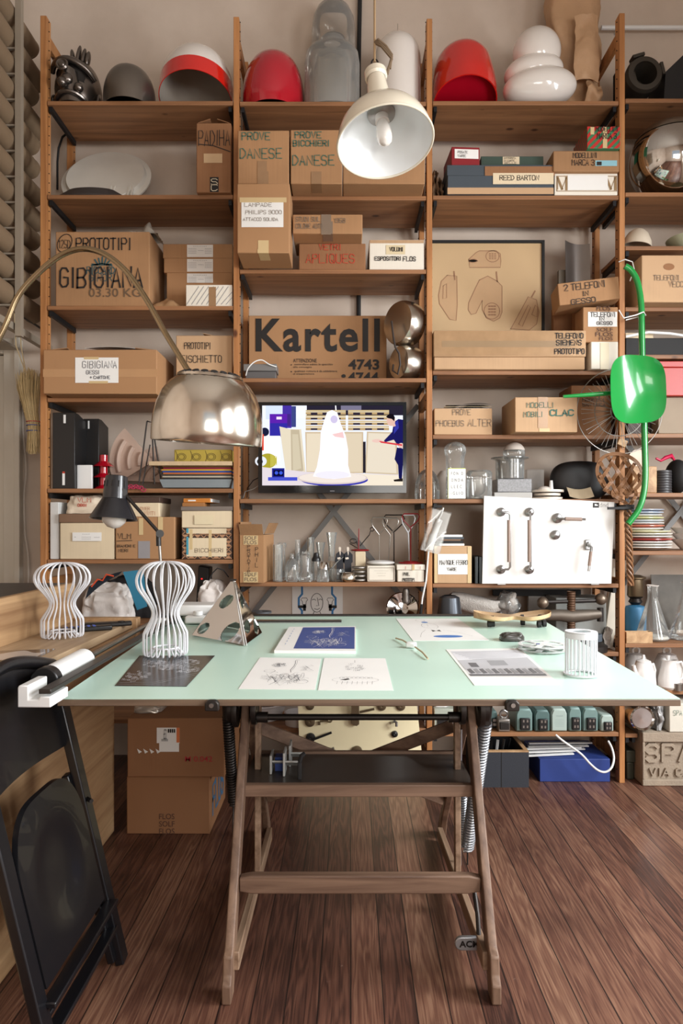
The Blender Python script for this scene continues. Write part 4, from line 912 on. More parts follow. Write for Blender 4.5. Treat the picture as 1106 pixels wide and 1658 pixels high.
# man in blue
sp_((28, 26, 92), [(846, 200), (870, 184), (894, 188), (894, 330), (880, 338), (846, 290), (800, 304), (796, 294), (838, 250)][::-1]); sp_((52, 56, 160), [(850, 204), (868, 190), (872, 230), (846, 262)][::-1])
sp_((24, 24, 80), [(862, 330), (894, 336), (894, 400), (888, 490), (872, 490), (868, 420), (850, 390)][::-1]); sp_((34, 28, 26), [(845, 495), (892, 488), (892, 504), (848, 504)][::-1])
ell((226, 186, 170), 832, 192, 22, 28); sp_((20, 16, 24), [(806, 172), (822, 158), (842, 158), (852, 176), (848, 196), (836, 184), (816, 180)][::-1]); sp_((226, 186, 170), [(838, 214), (852, 206), (856, 220), (842, 224)][::-1])
ell((232, 196, 184), 884, 320, 14, 13); ell((232, 196, 184), 760, 296, 26, 9); sp_((214, 60, 70), [(770, 296), (890, 314), (888, 322), (780, 306)][::-1])
part('screen_picture', scr, SM_, tv, world=True)
part('brand_mark', MB().box((x0+x1)/2-.012, (x0+x1)/2+.012, Yt-.0008, Yt, z0+.008, z0+.012), plain('mark_grey', (120, 120, 124)), tv, world=True)
for k in range(2): solo('television_cable', MB().tube([P(425, 770+k*12, 3.675), P(410, 778+k*14, 3.7), P(401-k*4, 790+k*6, 3.74), P(400-k*6, 806, 3.76)], .0025), (BLACKM, WHITEP)[k], ('black thin cable drooping from the television to the left post', 'white thin cable drooping below the television to the left post')[k], 'cable')

# ================================================================ bay 2: glassware shelf
z = Z2(943)
b = Box('cardboard_box', 'tall open brown box with vertical handwriting and flaps up, on the glassware shelf', 388, 427, 866, z, YS-.03, .25, KA, rz=R(-6), open_top=True)
b.off = -.001
for (tx, x) in (('PROTOTIPI', 403), ('PHIL', 416)):
    n = len(tx); m = MB()
    for k, chh in enumerate(tx):
        y0 = (883 if n > 5 else 886)+k*(5.8 if n > 5 else 8.5); strokes(m, chh+'', b.lx(x-2.2), b.lx(x+2.2), b.lz(y0+(4.2 if n > 5 else 6.5)), b.lz(y0), .0022, b.off-.0024)
    part('lettering', m, INK, b.root)
b.paper(394, 867, 418, 882, TAPEY, 'printed_tape'); b.paper(394, 926, 418, 943, TAPEY, 'printed_tape'); b.print([('FLOS', 396, 875, 416, 881), ('SOLF', 396, 868, 416, 874), ('FLOS', 396, 935, 416, 941), ('SOLF', 396, 927, 416, 933)], INKF, .004)
for (c_, rot, sz) in (((0, -.0, b.H), (28, 0, 0), 'f'), ((-b.W/2+.004, b.D/2, b.H), (0, -4, 0), 's'), ((b.W/2, b.D/2, b.H), (0, 24, 0), 's')):
    M = Matrix.Rotation(R(rot[0]), 3, 'X') @ Matrix.Rotation(R(rot[1]), 3, 'Y')
    m = MB()
    if sz == 'f': m.obox(Vector(c_)+M @ Vector((0, 0, .03)), (b.W*.98, .003, .06), M)
    else: m.obox(Vector(c_)+M @ Vector((0, 0, .035)), (.003, b.D*.9, .06), M)
    part('flap', m, KA, b.root)
def vessel(name, label, cx, hw_px, pyt, Y, prof, mat=GLASS, cat='glass', group=None, zz=None, n=28, extra=None):
    zb = z if zz is None else zz; r = hw_px*Y/F; H = wz(pyt, Y)-zb
    m = MB().lathe([(max(.0004, a*r), b*H+.0005) for a, b in prof], (wx(cx, Y), Y, zb), n)
    if extra: extra(m, wx(cx, Y), Y, zb, r, H)
    return solo(name, m, mat, label, cat, group)
CYL = [(.001, .03), (.85, .03), (.95, 0), (1, .03), (1, 1), (.93, 1), (.93, .06), (.001, .06)]
BOT = [(.001, 0), (.9, 0), (1, .06), (1, .55), (.8, .72), (.35, .82), (.3, .98), (.36, 1)]
FLARE = [(.001, .02), (.6, 0), (.66, .1), (.55, .5), (.6, .7), (1, 1), (.95, 1), (.55, .7), (.5, .5)]
ya = YS+.04; yb = YS+.11; yc = YS+.19
vessel('glass_vase', 'tall square-shouldered clear glass next to the open brown box', 450, 8, 882, ya, CYL)
vessel('glass_jug', 'clear glass jug with thick rolled rim behind the tall glass', 456, 7, 879, yb, [(.001, .02), (.9, 0), (1, .1), (.9, .6), (.75, .8), (1.1, .9), (1.2, .96), (1, 1), (.8, .97)])
vessel('glass_bottle', 'short wide clear glass bottle with narrow neck', 473, 10.5, 896, ya, BOT, extra=None)
vessel('test_tube', 'thin upright glass tube rising behind the short bottle', 482, 4, 874, yb, [(.001, 0), (1.6, .02), (1.8, .3), (1, .5), (1, 1), (.9, 1)])
vessel('glass_jar', 'clear glass jar with bulging foot in the front row', 495, 8.5, 893, ya+.01, [(.001, 0), (1.3, 0), (1.45, .08), (1.4, .24), (1.1, .3), (1.0, .34), (1, .86), (.7, .92), (.75, 1), (.4, 1)])
vessel('glass_cylinder', 'slim tall clear glass in the back row by the brace strap', 503, 6, 870, yc, CYL)
j = thing('lidded_jar', 'clear glass jar with black knob lid', 'jar', (wx(512, yb), yb, z)); k = yb/F
part('jar_body', MB().lathe([(.001, .001), (6.5*k, .001), (7*k, .01), (7*k, .09), (6*k, .1)], (0,0,0), 28), GLASS, j); part('lid', MB().lathe([(7.2*k, .1), (7.4*k, .112), (6*k, .120), (4.8*k, .128), (4*k, .142), (.001, .146)], (0,0,0), 28), BLACK, j)
j = thing('sugar_shaker', 'glass shaker with slanted steel top in the front row', 'shaker', (wx(523, ya), ya, z)); k = ya/F
part('jar_body', MB().lathe([(.001, .001), (10*k, .001), (10.5*k, .01), (8.5*k, .066), (8*k, .068)], (0,0,0), 28), GLASS, j); part('cap', MB().lathe([(8.6*k, .064), (7.4*k, .090), (5*k, .1), (.001, .102)], (0,0,0), 28, Matrix.Rotation(R(4), 3, 'Y')), CHROME, j)
vessel('flared_glass', 'tall flared clear glass with wide mouth, tallest of the glassware', 537, 9, 862, yb, FLARE)
vessel('flared_glass', 'medium flared clear glass left of the tallest one', 519, 8, 878, yc, FLARE)
vessel('glass_dish', 'low clear glass dish with metal rim in front of the paper men', 546, 13, 921, ya+.03, [(.001, 0), (.9, 0), (1, .2), (1, .75), (.9, 1), (.8, 1)])
solo('metal_spoon', MB().tube([P(536, 921, ya+.03), P(548, 908, ya+.035), P(556, 902, ya+.035)], [.004, .0025, .002], 8), STEEL, 'steel spoon sticking up out of the low glass dish', 'spoon')
vessel('steel_bowl', 'small pot-bellied grey metal bowl in the front row', 564, 12.5, 927, YS+.025, [(.001, 0), (.6, 0), (.95, .25), (1, .5), (.88, .75), (.8, .85), (.95, 1), (.7, .98), (.6, .8), (.001, .8)], ALU, 'bowl')
for i in range(4):
    zz_ = z + i*.0215
    vessel('steel_ashtray', ['round steel ashtray at the bottom of the stack of four', 'round steel ashtray second from the bottom of the stack', 'round steel ashtray third from the bottom of the stack', 'round steel ashtray topmost of the stack of four'][i], 581.5, 12, 936.2-i*6.5, YS+.06, [(.001, 0), (.8, 0), (1, .3), (1, .7), (.88, .96), (.7, .9), (.5, .5), (.001, .5)], DULL, 'ashtray', 'stacked steel ashtrays', zz=zz_+.0004)
corkb = thing('cork_stopper', 'pale cork stopper standing among the glasses', 'cork', (wx(537, ya+.03), ya+.095, z)); part('cork', MB().cyl((0,0,0), (0,0,.10), .012, .014, 16), plain('cork', (196, 160, 120), .8, var=.25, scale=60), corkb)
# paper cut-out of two standing men in suits
pf = thing('paper_cutout', 'small paper cut-out of two men in dark suits standing among the glasses', 'figure', (wx(556, ya+.06), ya+.06, z))
def cut(nm, pts, mat, dy=0): part(nm, MB().prism([(wx(a, ya+.06), wz(b_, ya+.06)) for a, b_ in pts][::-1], (0, ya+.06-dy, 0), (1,0,0), (0,0,1), (0, .0012, 0)), mat, pf, world=True)
SUIT = plain('printed_suit', (28, 28, 36), .6); SKIN = plain('printed_face', (222, 208, 192), .6)
for ox in (0, 13):
    cut('suit', [(544+ox, 897), (549+ox, 893), (553+ox, 893), (558+ox, 898), (558+ox, 910), (556+ox, 912), (556+ox, 939.5), (545+ox, 939.5), (545+ox, 913), (542+ox, 909)], SUIT)
    cut('face', [(548.5+ox, 887), (550.5+ox, 885), (552.5+ox, 887), (552+ox, 892), (550.5+ox, 893.5), (549+ox, 892)], SKIN, .0014)
    cut('shirt', [(549.5+ox, 893.5), (552+ox, 893.5), (551+ox, 900)], SKIN, .0014); cut('hand', [(546+ox, 903), (551+ox, 902), (552+ox, 905), (547+ox, 906)], SKIN, .0014)
# boxes on this shelf
b = Box('beige_box', 'small beige box behind the stacked ashtrays', 575, 592, 893, z, YS+.13, .1, CREAM)
zb_ = z+b.H
w_ = thing('wire_holder', 'dark red wire holder with crossed loops on the beige box', 'holder', (wx(583, YS+.17), YS+.17, zb_)); Yw = YS+.17
RW = plain('dark_red_wire', (140, 26, 30), .4); DWR = plain('dark_wire', (60, 52, 48), .4, .6); SWR = plain('silver_wire', (176, 170, 162), .3, .8)
part('base_ring', MB().tube([(.045*math.cos(a*PI/10), .035*math.sin(a*PI/10), .006) for a in range(20)], .004, 6, True), RW, w_)
part('stem', MB().tube([(-.008, 0, .006), (-.006, 0, .12)], .003), RW, w_)
part('loop', MB().tube([P(583, 884, Yw), P(598, 866, Yw), P(600.5, 858, Yw)] + [P(602.5+3*math.cos(a*PI/6+PI), 857-3*math.sin(a*PI/6), Yw) for a in range(12)], .0028), DWR, w_, world=True)
part('loop', MB().tube([P(566, 880, Yw), P(580, 888, Yw)] + [P(572+6*math.cos(a*PI/6)*.9, 876+3.6*math.sin(a*PI/6), Yw) for a in range(12)], .0028), DWR, w_, world=True)
b = Box('white_box', 'white letter box with a soft folded white cloth on top', 594.5, 640, 916, z, YS+.03, .12, WHITEC)
b.write([('------------', 606, 923, 629, 925), ('---------', 610, 927, 625, 929), ('-------', 612, 931, 624, 933)], INKF, .35, 'printing')
m = MB()
for (a, b1, c, d) in ((597, 919, 638, 919.6), (597, 939, 638, 939.6), (597, 919, 597.6, 939), (637.4, 919, 638, 939)): m.box(b.lx(a), b.lx(c), b.off-.0006, b.off, b.lz(d), b.lz(b1))
part('frame_line', m, INKF, b.root)
solo('white_cloth_pad', MB().ball((b.root.location.x, b.root.location.y+.06, z+b.H+.013), (b.W*.51, .068, .0125), 28), plain('soft_white', (232, 230, 226), .8), 'soft folded white cloth pad on the white letter box', 'cloth')
b = Box('white_box', 'white lidded box with faint red ticks, under the red wire stand', 643.5, 687, 914, z, YS+.015, .14, WHITEC, lid=.028)
b.off = -.001; b.write([('PHIL', 653, 927, 663, 932), ('PROTOTIPI', 652, 936, 671, 941)], INK, .8); b.off = -.005; b.write([('I', 656, 917, 657, 921), ('I', 680, 917, 681, 921)], INKR, .6, 'red_tick'); b.tape(667, 913.5, 671, 923, TAPEY)
zb_ = z+b.H
def stand(label, cx, pyt, Y, zz, mat, seed, base=.04, hw=12, dx=0.0):
    t = thing('wire_stand', label, 'stand', (wx(cx, Y), Y, zz), 0, 'bent wire display stands'); H = wz(pyt, Y)-zz; k = Y/F; h = hw*k
    part('base_ring', MB().tube([(base*math.cos(a*PI/10), base*.8*math.sin(a*PI/10), .004) for a in range(20)], .0035, 6, True), mat, t)
    part('base_ring', MB().tube([(base*.6*math.cos(a*PI/10), base*.5*math.sin(a*PI/10), .010) for a in range(20)], .003, 6, True), mat, t)
    part('base_bar', MB().tube([(-base, 0, .006), (base, 0, .006)], .003), mat, t)
    part('stem', MB().tube([(0, 0, .004), (dx, 0, H*.72)], .0034), mat, t)
    part('loop', MB().tube([(dx, 0, H*.72), (dx-h*.8, -.004, H*.86), (dx-h, -.006, H*.95), (dx-h*.8, -.006, H), (dx+h*.8, -.006, H), (dx+h, -.006, H*.95), (dx+h*.8, -.004, H*.86), (dx, 0, H*.73)], .0034), mat, t)
    return t
stand('red wire stand with a triangular loop on the white lidded box', 665, 832, YS+.08, zb_+.0005, RW, 1, .06, 14)
stand('white wire stand leaning close behind the red one', 664, 834, YS+.20, z, WIREW, 2, .05, 11, -.01)
stand('silver wire stand with wide curved loop behind the white letter box', 614, 838, YS+.19, z, SWR, 3, .03, 13)
stand('slanted silver wire stand second from the brace strap', 626, 839, YS+.235, z, SWR, 4, .026, 13, .02)
stand('dark wire stand with horizontal loops between silver and red stands', 638, 834, YS+.305, z, DWR, 5, .04, 17)
# poster on the wall below
Yq = YW-.006; pz = lambda py: wz(py, Yq)
t = thing('poster', 'white poster of a bald line-drawn face between two lamp sockets', 'poster', (wx(514, Yq), Yq, pz(1010)))
part('sheet', MB().box(wx(473, Yq), wx(555, Yq), Yq, Yq+.004, pz(1012), pz(946)), PAPER, t, world=True)
def pl(pts, w): return [(wx(370+a/3.16, Yq), Yq-.001, wz(620+b_/3.16, Yq)) for a, b_ in pts], w, (0, -1, 0)
m = MB()
for pts in ([(452+31*math.cos(a*PI/14), 1125+48*math.sin(a*PI/14)) for a in range(29)], [(455, 1100), (462, 1140), (450, 1140)], [(428, 1110), (440, 1106), (446, 1112)], [(462, 1110), (470, 1105), (478, 1110)], [(440, 1155), (455, 1160), (466, 1153)], [(438, 1172), (432, 1185), (410, 1200)], [(468, 1172), (474, 1185), (496, 1200)]): m.ribbon(*pl(pts, .0032))
for cx in (388, 521): m.ribbon(*pl([(cx-8, 1135), (cx-10, 1118), (cx-17, 1110), (cx-12, 1100), (cx+12, 1100), (cx+17, 1110), (cx+10, 1118), (cx+8, 1135)], .003))
part('drawing', m, INK, t, world=True)
m = MB()
for s_ in (((376, 1044), (377, 1080), (360, 1100), (360, 1145), (376, 1165), (376, 1200)), ((530, 1044), (530, 1080), (548, 1100), (548, 1145), (532, 1165), (532, 1200))): m.ribbon(*pl(s_, .012))
part('blue_cord', m, plain('poster_blue', (52, 120, 176), .6), t, world=True)
for quads in (((356, 1138, 398, 1152), (382, 1132, 396, 1166)), ((512, 1138, 554, 1152), (514, 1132, 528, 1166))):
    m = MB()
    for (a, b1, c, d) in quads: m.add([(wx(370+x/3.16, Yq), Yq-.0012, wz(620+y/3.16, Yq)) for x, y in ((a, d), (c, d), (c, b1), (a, b1))], [(0,1,2,3)])
    part('socket_print', m, INK, t, world=True)
m = MB()

m.add([(wx(370+x/3.16, Yq), Yq-.0012, wz(620+y/3.16, Yq)) for x, y in ((434, 1184), (448, 1192), (434, 1200))], [(0,1,2)]); m.add([(wx(370+x/3.16, Yq), Yq-.0012, wz(620+y/3.16, Yq)) for x, y in ((462, 1184), (462, 1200), (448, 1192))], [(0,1,2)])
part('bow_tie', m, INK, t, world=True)
z = Z2(1060)
t = thing('chrome_reflector_lamp', 'round chrome reflector lamp with ribbed neck behind the table', 'lamp', (wx(653, YS+.1), YS+.1, z)); Yq = YS+.1; k = Yq/F
M = Matrix.Rotation(R(70), 3, 'X'); c = Vector((-2*k, 0, wz(986, Yq)-z))
part('reflector', MB().lathe([(.001, -.02), (12*k, -.015), (22*k, .0), (26*k, .03), (24*k, .035), (10*k, .01)], c, 36, M), CHROME, t); part('neck', MB().lathe([(5*k, .0), (6*k, .012), (5*k, .022), (6*k, .034), (5*k, .046), (6*k, .058), (4.5*k, .075)], c+Vector((6*k, -.02, 10*k)), 20), DULL, t)
part('stand_foot', MB().cyl((0,0,0), (0,0,max(.02, c.z-.09)), .05, .03), IRON, t)
solo('grey_reel', MB().lathe([(.001, 0), (.05, 0), (.05, .01), (.02, .014), (.02, .022), (.05, .026), (.05, .036), (.012, .036), (.012, .03), (.001, .03)], (wx(424, YS+.05), YS+.05, wz(1001, YS+.05)), 28), plain('reel_grey', (78, 80, 84), .5), 'small grey reel lying behind the table beside the pyramid', 'reel')
solo('reel_pedestal', MB().box(wx(412, YS+.03), wx(470, YS+.03), YS+.0, YS+.12, z, wz(1001, YS+.05)), CREAM, 'cream box under the small grey reel', 'box', bevel=.003)
# lower shelf of bay 2 : buckets seen under the table
z = Z2(1180)
solo('red_bucket', MB().lathe([(.001, 0), (.10, 0), (.125, .17), (.13, .17), (.13, .18), (.001, .18)], (wx(448, YS+.2), YS+.2, z+.09), 36), CRIM, 'dark red tub sitting in the white basin under the table', 'tub')
solo('white_basin', MB().lathe([(.001, 0), (.10, 0), (.135, .08), (.145, .085), (.14, .09), (.095, .012), (.001, .012)], (wx(424, YS+.2), YS+.2, z), 36), plain('basin_white', (206, 202, 200), .4), 'white plastic basin on the low shelf left of the yellow board', 'basin')
solo('white_pot', MB().lathe([(.001, 0), (.08, 0), (.085, .06), (.08, .06), (.075, .01), (.001, .01)], (wx(487, YS+.1), YS+.09, z), 32), plain('basin_white', (206, 202, 200), .4), 'small white pot on the low shelf beside the yellow board', 'pot')

# ================================================================ bay 3
z = Z3(316)
for k in range(3): lump('folded_paper', ['crumpled brown paper wad at the left post by the red box', 'brown paper wad in the middle between post and blue boxes', 'brown paper wad on the right by the blue boxes'][k], 'paper', 702+k*6.2, 705.6+k*6.2, (266, 270, 282)[k], z, YS+.03+.02*k, .12, plain('brown_wad', (132, 104, 78), .7, var=.2), 20+k, .25)
bd = Box('flat_box', 'long slate blue flat box with kraft base, lower of the pair under the green folder', 725, 896, 284, z, YS-.01, .26, GREYC, bevel=.002)
part('base_edge', MB().box(-bd.W/2-.001, bd.W/2+.001, -.001, .002, .0, bd.H*.34), KB, bd.root, 'kraft lower edge')
zl = z+bd.H
b2 = Box('flat_box', 'slate blue flat box with torn flap, upper of the pair by the red box', 724, 898, 267, zl+.0005, YS-.008, .26, GREYC, bevel=.002)
b2.paper(798, 281 - 1, 898, 297, CREAM, 'paper_label') if False else None
part('flap', MB().box(b2.lx(785), b2.lx(898), -.004, -.002, b2.lz(285), b2.lz(270)), KC, b2.root)
part('paper_label', MB().box(b2.lx(798), b2.lx(896), -.0055, -.0042, b2.lz(299), b2.lz(281)), CREAM, b2.root)
m = MB(); strokes(m, 'REED BARTON', b2.lx(809), b2.lx(872), b2.lz(292.5), b2.lz(285), .0035, -.0064); part('lettering', m, INK, b2.root)
zl += b2.H
b = Box('red_box', 'small dark red box with white label on top of the slate boxes', 731, 777, 238, zl+.001, YS+.0, .2, plain('dark_red_card', (134, 26, 34), .5), rz=R(3), bevel=.003)
b.paper(736, 242, 775, 257); b.write([('POSATE', 741, 245, 757, 249), ('VARIE', 741, 251, 754, 255)], INK, .5)
b = Box('green_folder', 'flat dark green folder with a paper sticker behind the red box', 779, 880, 253, zl+.001, YS+.05, .2, plain('dark_green_card', (58, 76, 66), .6), bevel=.002)
b.paper(814, 254, 841, 266, CREAM); b.write([('UNIVERSITA', 816, 255, 835, 258), ('DI CARTE', 816, 259.5, 833, 262), ('BELLE', 817, 263, 836, 266)], INK, .4)
b = Box('white_box', 'white box with two ornamental letters M under the carton with a blue sticker', 898, 1000, 281, z, YS+.0, .22, WHITEC, bevel=.002)
GOLD = plain('ornament_gold', (150, 120, 84), .5)
m = MB()
for (a, b1, c, d) in ((901, 285, 999, 286), (901, 309, 999, 310), (901, 285, 902, 310), (998, 285, 999, 310)): m.box(b.lx(a), b.lx(c), b.off-.0006, b.off, b.lz(d), b.lz(b1))
for q in (903, 982):
    for (p0, p1, w_) in (((q, 307), (q, 288), .003), ((q, 288), (q+7, 306), .011), ((q+7, 306), (q+14, 288), .003), ((q+14, 288), (q+14, 307), .010)): m.ribbon([(b.lx(p0[0]), b.off-.0012, b.lz(p0[1])), (b.lx(p1[0]), b.off-.0012, b.lz(p1[1]))], w_, (0,-1,0))
part('printing', m, GOLD, b.root); b.paper(919, 284, 984, 308, PAPER, lift=.0014)
zl = z+b.H
b = Box('cardboard_box', 'brown carton with small blue sticker, under the striped gift box', 896, 1003, 244, zl+.0005, YS-.02, .24, KA)
b.write([('MODELLINI', 928, 248, 966, 256), ('MARCA 3', 926, 259, 962, 268)], INK, 1.0); b.paper(964, 260, 999, 269, plain('blue_sticker', (140, 188, 200)), 'blue_sticker'); b.paper(966, 262, 974, 268, INK, 'sticker_print', lift=.0014)
zl += b.H
b = Box('striped_gift_box', 'box in red and green striped gift paper, topmost beside the right post', 951, 1004, 205, zl+.0005, YS-.04, .2, plain('gift_green', (60, 120, 84), .45), rz=R(0))
m = MB(); wd = .020
for face in (0, 1):
    L = b.W if face == 0 else b.D; n = int((L+b.H)/wd)+2
    for k in range(0, n, 2):
        poly = []
        s0, s1 = -b.H+k*wd, -b.H+(k+1)*wd      # stripe lines: s = a - zz ; clip to rect
        corners = []
        pts = []
        for i in range(9):
            zz_ = b.H*i/8; lo, hi = max(0, s0+zz_), min(L, s1+zz_)
            pts.append((zz_, lo, hi))
        for i in range(8):
            (z0_, l0, h0), (z1_, l1, h1) = pts[i], pts[i+1]
            if h0 <= l0 and h1 <= l1: continue
            l0, h0 = min(l0, L), max(h0, min(l0, L)); l1, h1 = min(l1, L), max(h1, min(l1, L))
            f_ = (lambda a, zz_: (-b.W/2+a, -.0008, zz_)) if face == 0 else (lambda a, zz_: (-b.W/2-.0008, b.D-a, zz_))
            m.add([f_(l0, z0_), f_(h0, z0_), f_(h1, z1_), f_(l1, z1_)], [(0,1,2,3)])
part('stripes', m, plain('gift_red', (190, 44, 40), .45), b.root)
b.tape(956, 206, 962, 218, TAPEY); b.tape(976, 206, 983, 240, TAPEY); b.write([('MODELLINI', 965, 206, 1000, 213), ('MARCA 3', 967, 216, 998, 225)], INK, 1.1)

# framed drawing leaning on the wall on shelf 600
z = Z3(600); Yq = YW-.10
t = thing('framed_drawing', 'large framed brown drawing of four telephones leaning on the wall', 'picture', (wx(785, Yq), Yq, z))
x0, x1, zt = wx(692, Yq), wx(881, Yq), wz(390, Yq); fw = .014
fr = MB(); fr.box(x0, x0+fw, Yq-.012, Yq+.012, z, zt); fr.box(x1-fw, x1, Yq-.012, Yq+.012, z, zt); fr.box(x0+fw, x1-fw, Yq-.012, Yq+.012, z, z+fw); fr.box(x0+fw, x1-fw, Yq-.012, Yq+.012, zt-fw, zt)
part('frame', fr, BLACKM, t, world=True); part('sheet', MB().box(x0+fw, x1-fw, Yq, Yq+.006, z+fw, zt-fw), plain('yellowed_paper', (222, 188, 142), .5, var=.08, scale=3), t, world=True)
def dp(pts): return [(wx(680+a/2.597, Yq), Yq-.0015, wz(340+b_/2.597, Yq)) for a, b_ in pts]
m = MB(); fills = MB()
def phone(pts, fill=True):
    m.ribbon(dp(pts+[pts[0]]), .004, (0,-1,0))
    if fill: fills.add([(p[0], p[1]+.0009, p[2]) for p in dp(pts)][::-1], [tuple(range(len(pts)))])
phone([(205, 208), (235, 180), (250, 172), (320, 172), (338, 185), (340, 215), (338, 242), (208, 242), (208, 222)])
phone([(205+18+18*math.cos(a*PI/8), 214+7*math.sin(a*PI/8)) for a in range(16)]); phone([(305+28*math.cos(a*PI/9), 195+24*math.sin(a*PI/9)) for a in range(18)], False)
phone([(115, 275), (155, 278), (157, 400), (152, 465), (125, 460), (82, 395), (78, 360), (90, 300)]); phone([(98, 320), (112, 310), (112, 370), (96, 374)], False); m.ribbon(dp([(143, 260), (146, 292)]), .008, (0,-1,0))
phone([(250, 295), (285, 278), (325, 300), (345, 320), (345, 430), (335, 455), (310, 468), (280, 455), (262, 420), (262, 380), (235, 435), (215, 440), (203, 420), (205, 390), (235, 325)]); phone([(302+33*math.cos(a*PI/9), 425+34*math.sin(a*PI/9)) for a in range(18)], False); m.ribbon(dp([(321, 262), (325, 300)]), .008, (0,-1,0))
for i in range(3):
    for k in range(4): m.ribbon(dp([(290+i*11, 405+k*12), (294+i*11, 405+k*12)]), .008, (0,-1,0)); m.ribbon(dp([(292+i*11, 184+k*7), (296+i*11, 184+k*7)]), .005, (0,-1,0))
phone([(382, 500), (455, 365), (490, 378), (500, 430), (490, 480), (460, 505)]); phone([(415, 480), (455, 400), (465, 410), (430, 490)], False); m.ribbon(dp([(470, 365), (483, 342)]), .008, (0,-1,0)); phone([(470, 440), (485, 400), (495, 410), (492, 450)], False)
part('drawing', m, plain('faded_ink_line', (172, 126, 92), .6), t, world=True); part('tint', fills, plain('pale_ink_tint', (212, 173, 130), .6), t, world=True)
part('glazing', MB().box(x0+fw, x1-fw, Yq-.006, Yq-.004, z+fw, zt-fw), glass('picture_glass', (254, 254, 254), .14, .1, .003), t, world=True)
b = Box('flat_box', 'flat kraft box under the long shiny-taped box', 703, 947, 578, z, YS-.02, .27, KB)
b = Box('cardboard_box', 'long shiny-taped kraft box with three handwritten lines below the framed drawing', 702.5, 949, 535, z+b.H+.0008, YS-.025, .275, KB)
part('tape_strip', MB().box(-b.W/2+.001, b.W*.47, -.0012, .001, .004, b.H-.003), plain('shiny_parcel_tape', (176, 142, 106), .22, .25, var=.2, scale=18), b.root, 'glossy tape across the front'); part('tape_strip', MB().box(-b.W/2+.04, b.W*.40, -.0018, .001, b.H*.36, b.H*.60), plain('greenish_tape', (150, 124, 94), .25), b.root)
b.off = -.002; b.write([('TELEFONO', 899, 540, 944, 548), ('SIEMENS', 901, 551, 941, 559), ('PROTOTIPO', 898, 565, 946, 573)], INK, 1.4)
yo2 = YS-.03
b = Box('white_box', 'small white carton under the TELEFONI IN GESSO box by the right post', 957, 1001, 553, z, yo2, .13, WHITEC); b.tape(972, 555, 986, 598, plain('clear_yellow_tape', (214, 200, 170), .3))
zl = z+b.H
b = Box('cardboard_box', 'brown carton with white TELEFONI IN GESSO note, middle of three at the right post', 944, 1001, 497, zl+.0005, yo2+.02, .12, KA)
b.paper(952, 505, 999, 529); b.write([('TELEFONI', 956, 506, 996, 513), ('IN', 970, 514, 978, 519), ('GESSO', 966, 521, 991, 526)], INK, 1.1)
b.print([('FLOS', 966, 496, 988, 503), ('SOLF', 966, 531, 992, 537), ('FLOS', 964, 538, 992, 545), ('FLOS', 970, 546, 992, 551)], plain('carton_print_dark', (90, 60, 46)), .004)
zl += b.H; yo3 = yo2-.02
b = Box('cardboard_box', 'brown carton marked 2 TELEFONI IN GESSO, tilted on top of the others', 907, 1003, 453, zl+.012, yo3, .17, KA, rz=R(-6))
b.root.rotation_euler = (0, R(-5.0), R(-6))
b.write([('2 TELEFONI', 917, 457, 981, 467), ('IN', 945, 471, 954, 478), ('GESSO', 926, 482, 964, 490)], INK, 1.3)
solo('metal_sheet', MB().surf(lambda u, v: (wx(936+42*u, 3.5)-.012*v, 3.685-.02*v+.03*math.sin(PI*u), z+.4305+(wz(388+6*u, 3.66)-z-.4305)*v), 10, 10, (.0, .002, 0)), plain('sheet_steel', (138, 132, 128), .4, .7, var=.15), 'curved bare metal sheet standing upright behind the 2 TELEFONI carton', 'sheet')
solo('small_book', MB().box(wx(906, 3.7), wx(919, 3.7), 3.71, 3.74, z+.4008, wz(436, 3.7)), plain('book_grey', (120, 112, 100), .6), 'thin grey book upright behind the 2 TELEFONI carton', 'book')
solo('backing_carton', MB().box(wx(908, 3.58), wx(965, 3.58), 3.70, 3.745, z, z+.4), KC, 'plain dark carton hidden behind the telephone cartons', 'box', bevel=.003)
solo('backing_carton', MB().box(wx(946, 3.5), wx(980, 3.5), 3.57, 3.69, z, z+.43), KC, 'tall dark carton behind the telephone cartons under the metal sheet', 'box', bevel=.003)
# shelf 704
z = Z3(704)
b = Box('cardboard_box', 'low kraft box marked PROVE with curled papers lying on it', 703, 797, 661, z, YS+.005, .25, KB)
b.write([('PROVE', 733, 663, 762, 672), ('PHOEBUS', 706, 681, 751, 690), ('ALTER', 758, 679, 795, 690)], INKF, 1.0)
for k in range(3): solo('loose_paper', MB().surf(lambda u, v: (wx(716+k*3+76*u, YS+.05), YS+.03+.2*v, z+b.H+.003+.009*k+.035*math.sin(PI*u*.6)*v*1.3), 8, 8, (0, 0, .001)), [PAPER, CREAM, plain('grey_sheet', (150, 140, 130), .7)][k], ['white curled sheet, lowest on the low PROVE box', 'cream curled sheet in the middle of the papers on the low PROVE box', 'grey curled sheet, topmost of the papers on the low PROVE box'][k], 'paper')
yo = YS*(HY-705)/(HY-696)
b = Box('cardboard_box', 'pale carton marked MODELLI MOBILI in green', 834, 935, 643, z, YS-.09, .28, KB)
b.write([('MODELLI', 853, 652, 896, 660), ('MOBILI', 848, 667, 878, 675)], INKG, 1.0); b.write([('CLAC', 891, 664, 928, 673)], INKG, 2.2); b.tape(871, 643, 887, 693, plain('clear_brown_tape', (184, 150, 120), .2)); b.paper(873, 693.5, 890, 699, TAPEY, 'tape_strip')
b = Box('cardboard_box', 'dark kraft carton half hidden behind the wire fan guard', 925, 990, 624, z, YS+.06, .2, KC)
b.write([('MODELLI', 943, 645, 978, 650), ('SAN LUCA', 943, 653, 980, 658)], INK, .9)
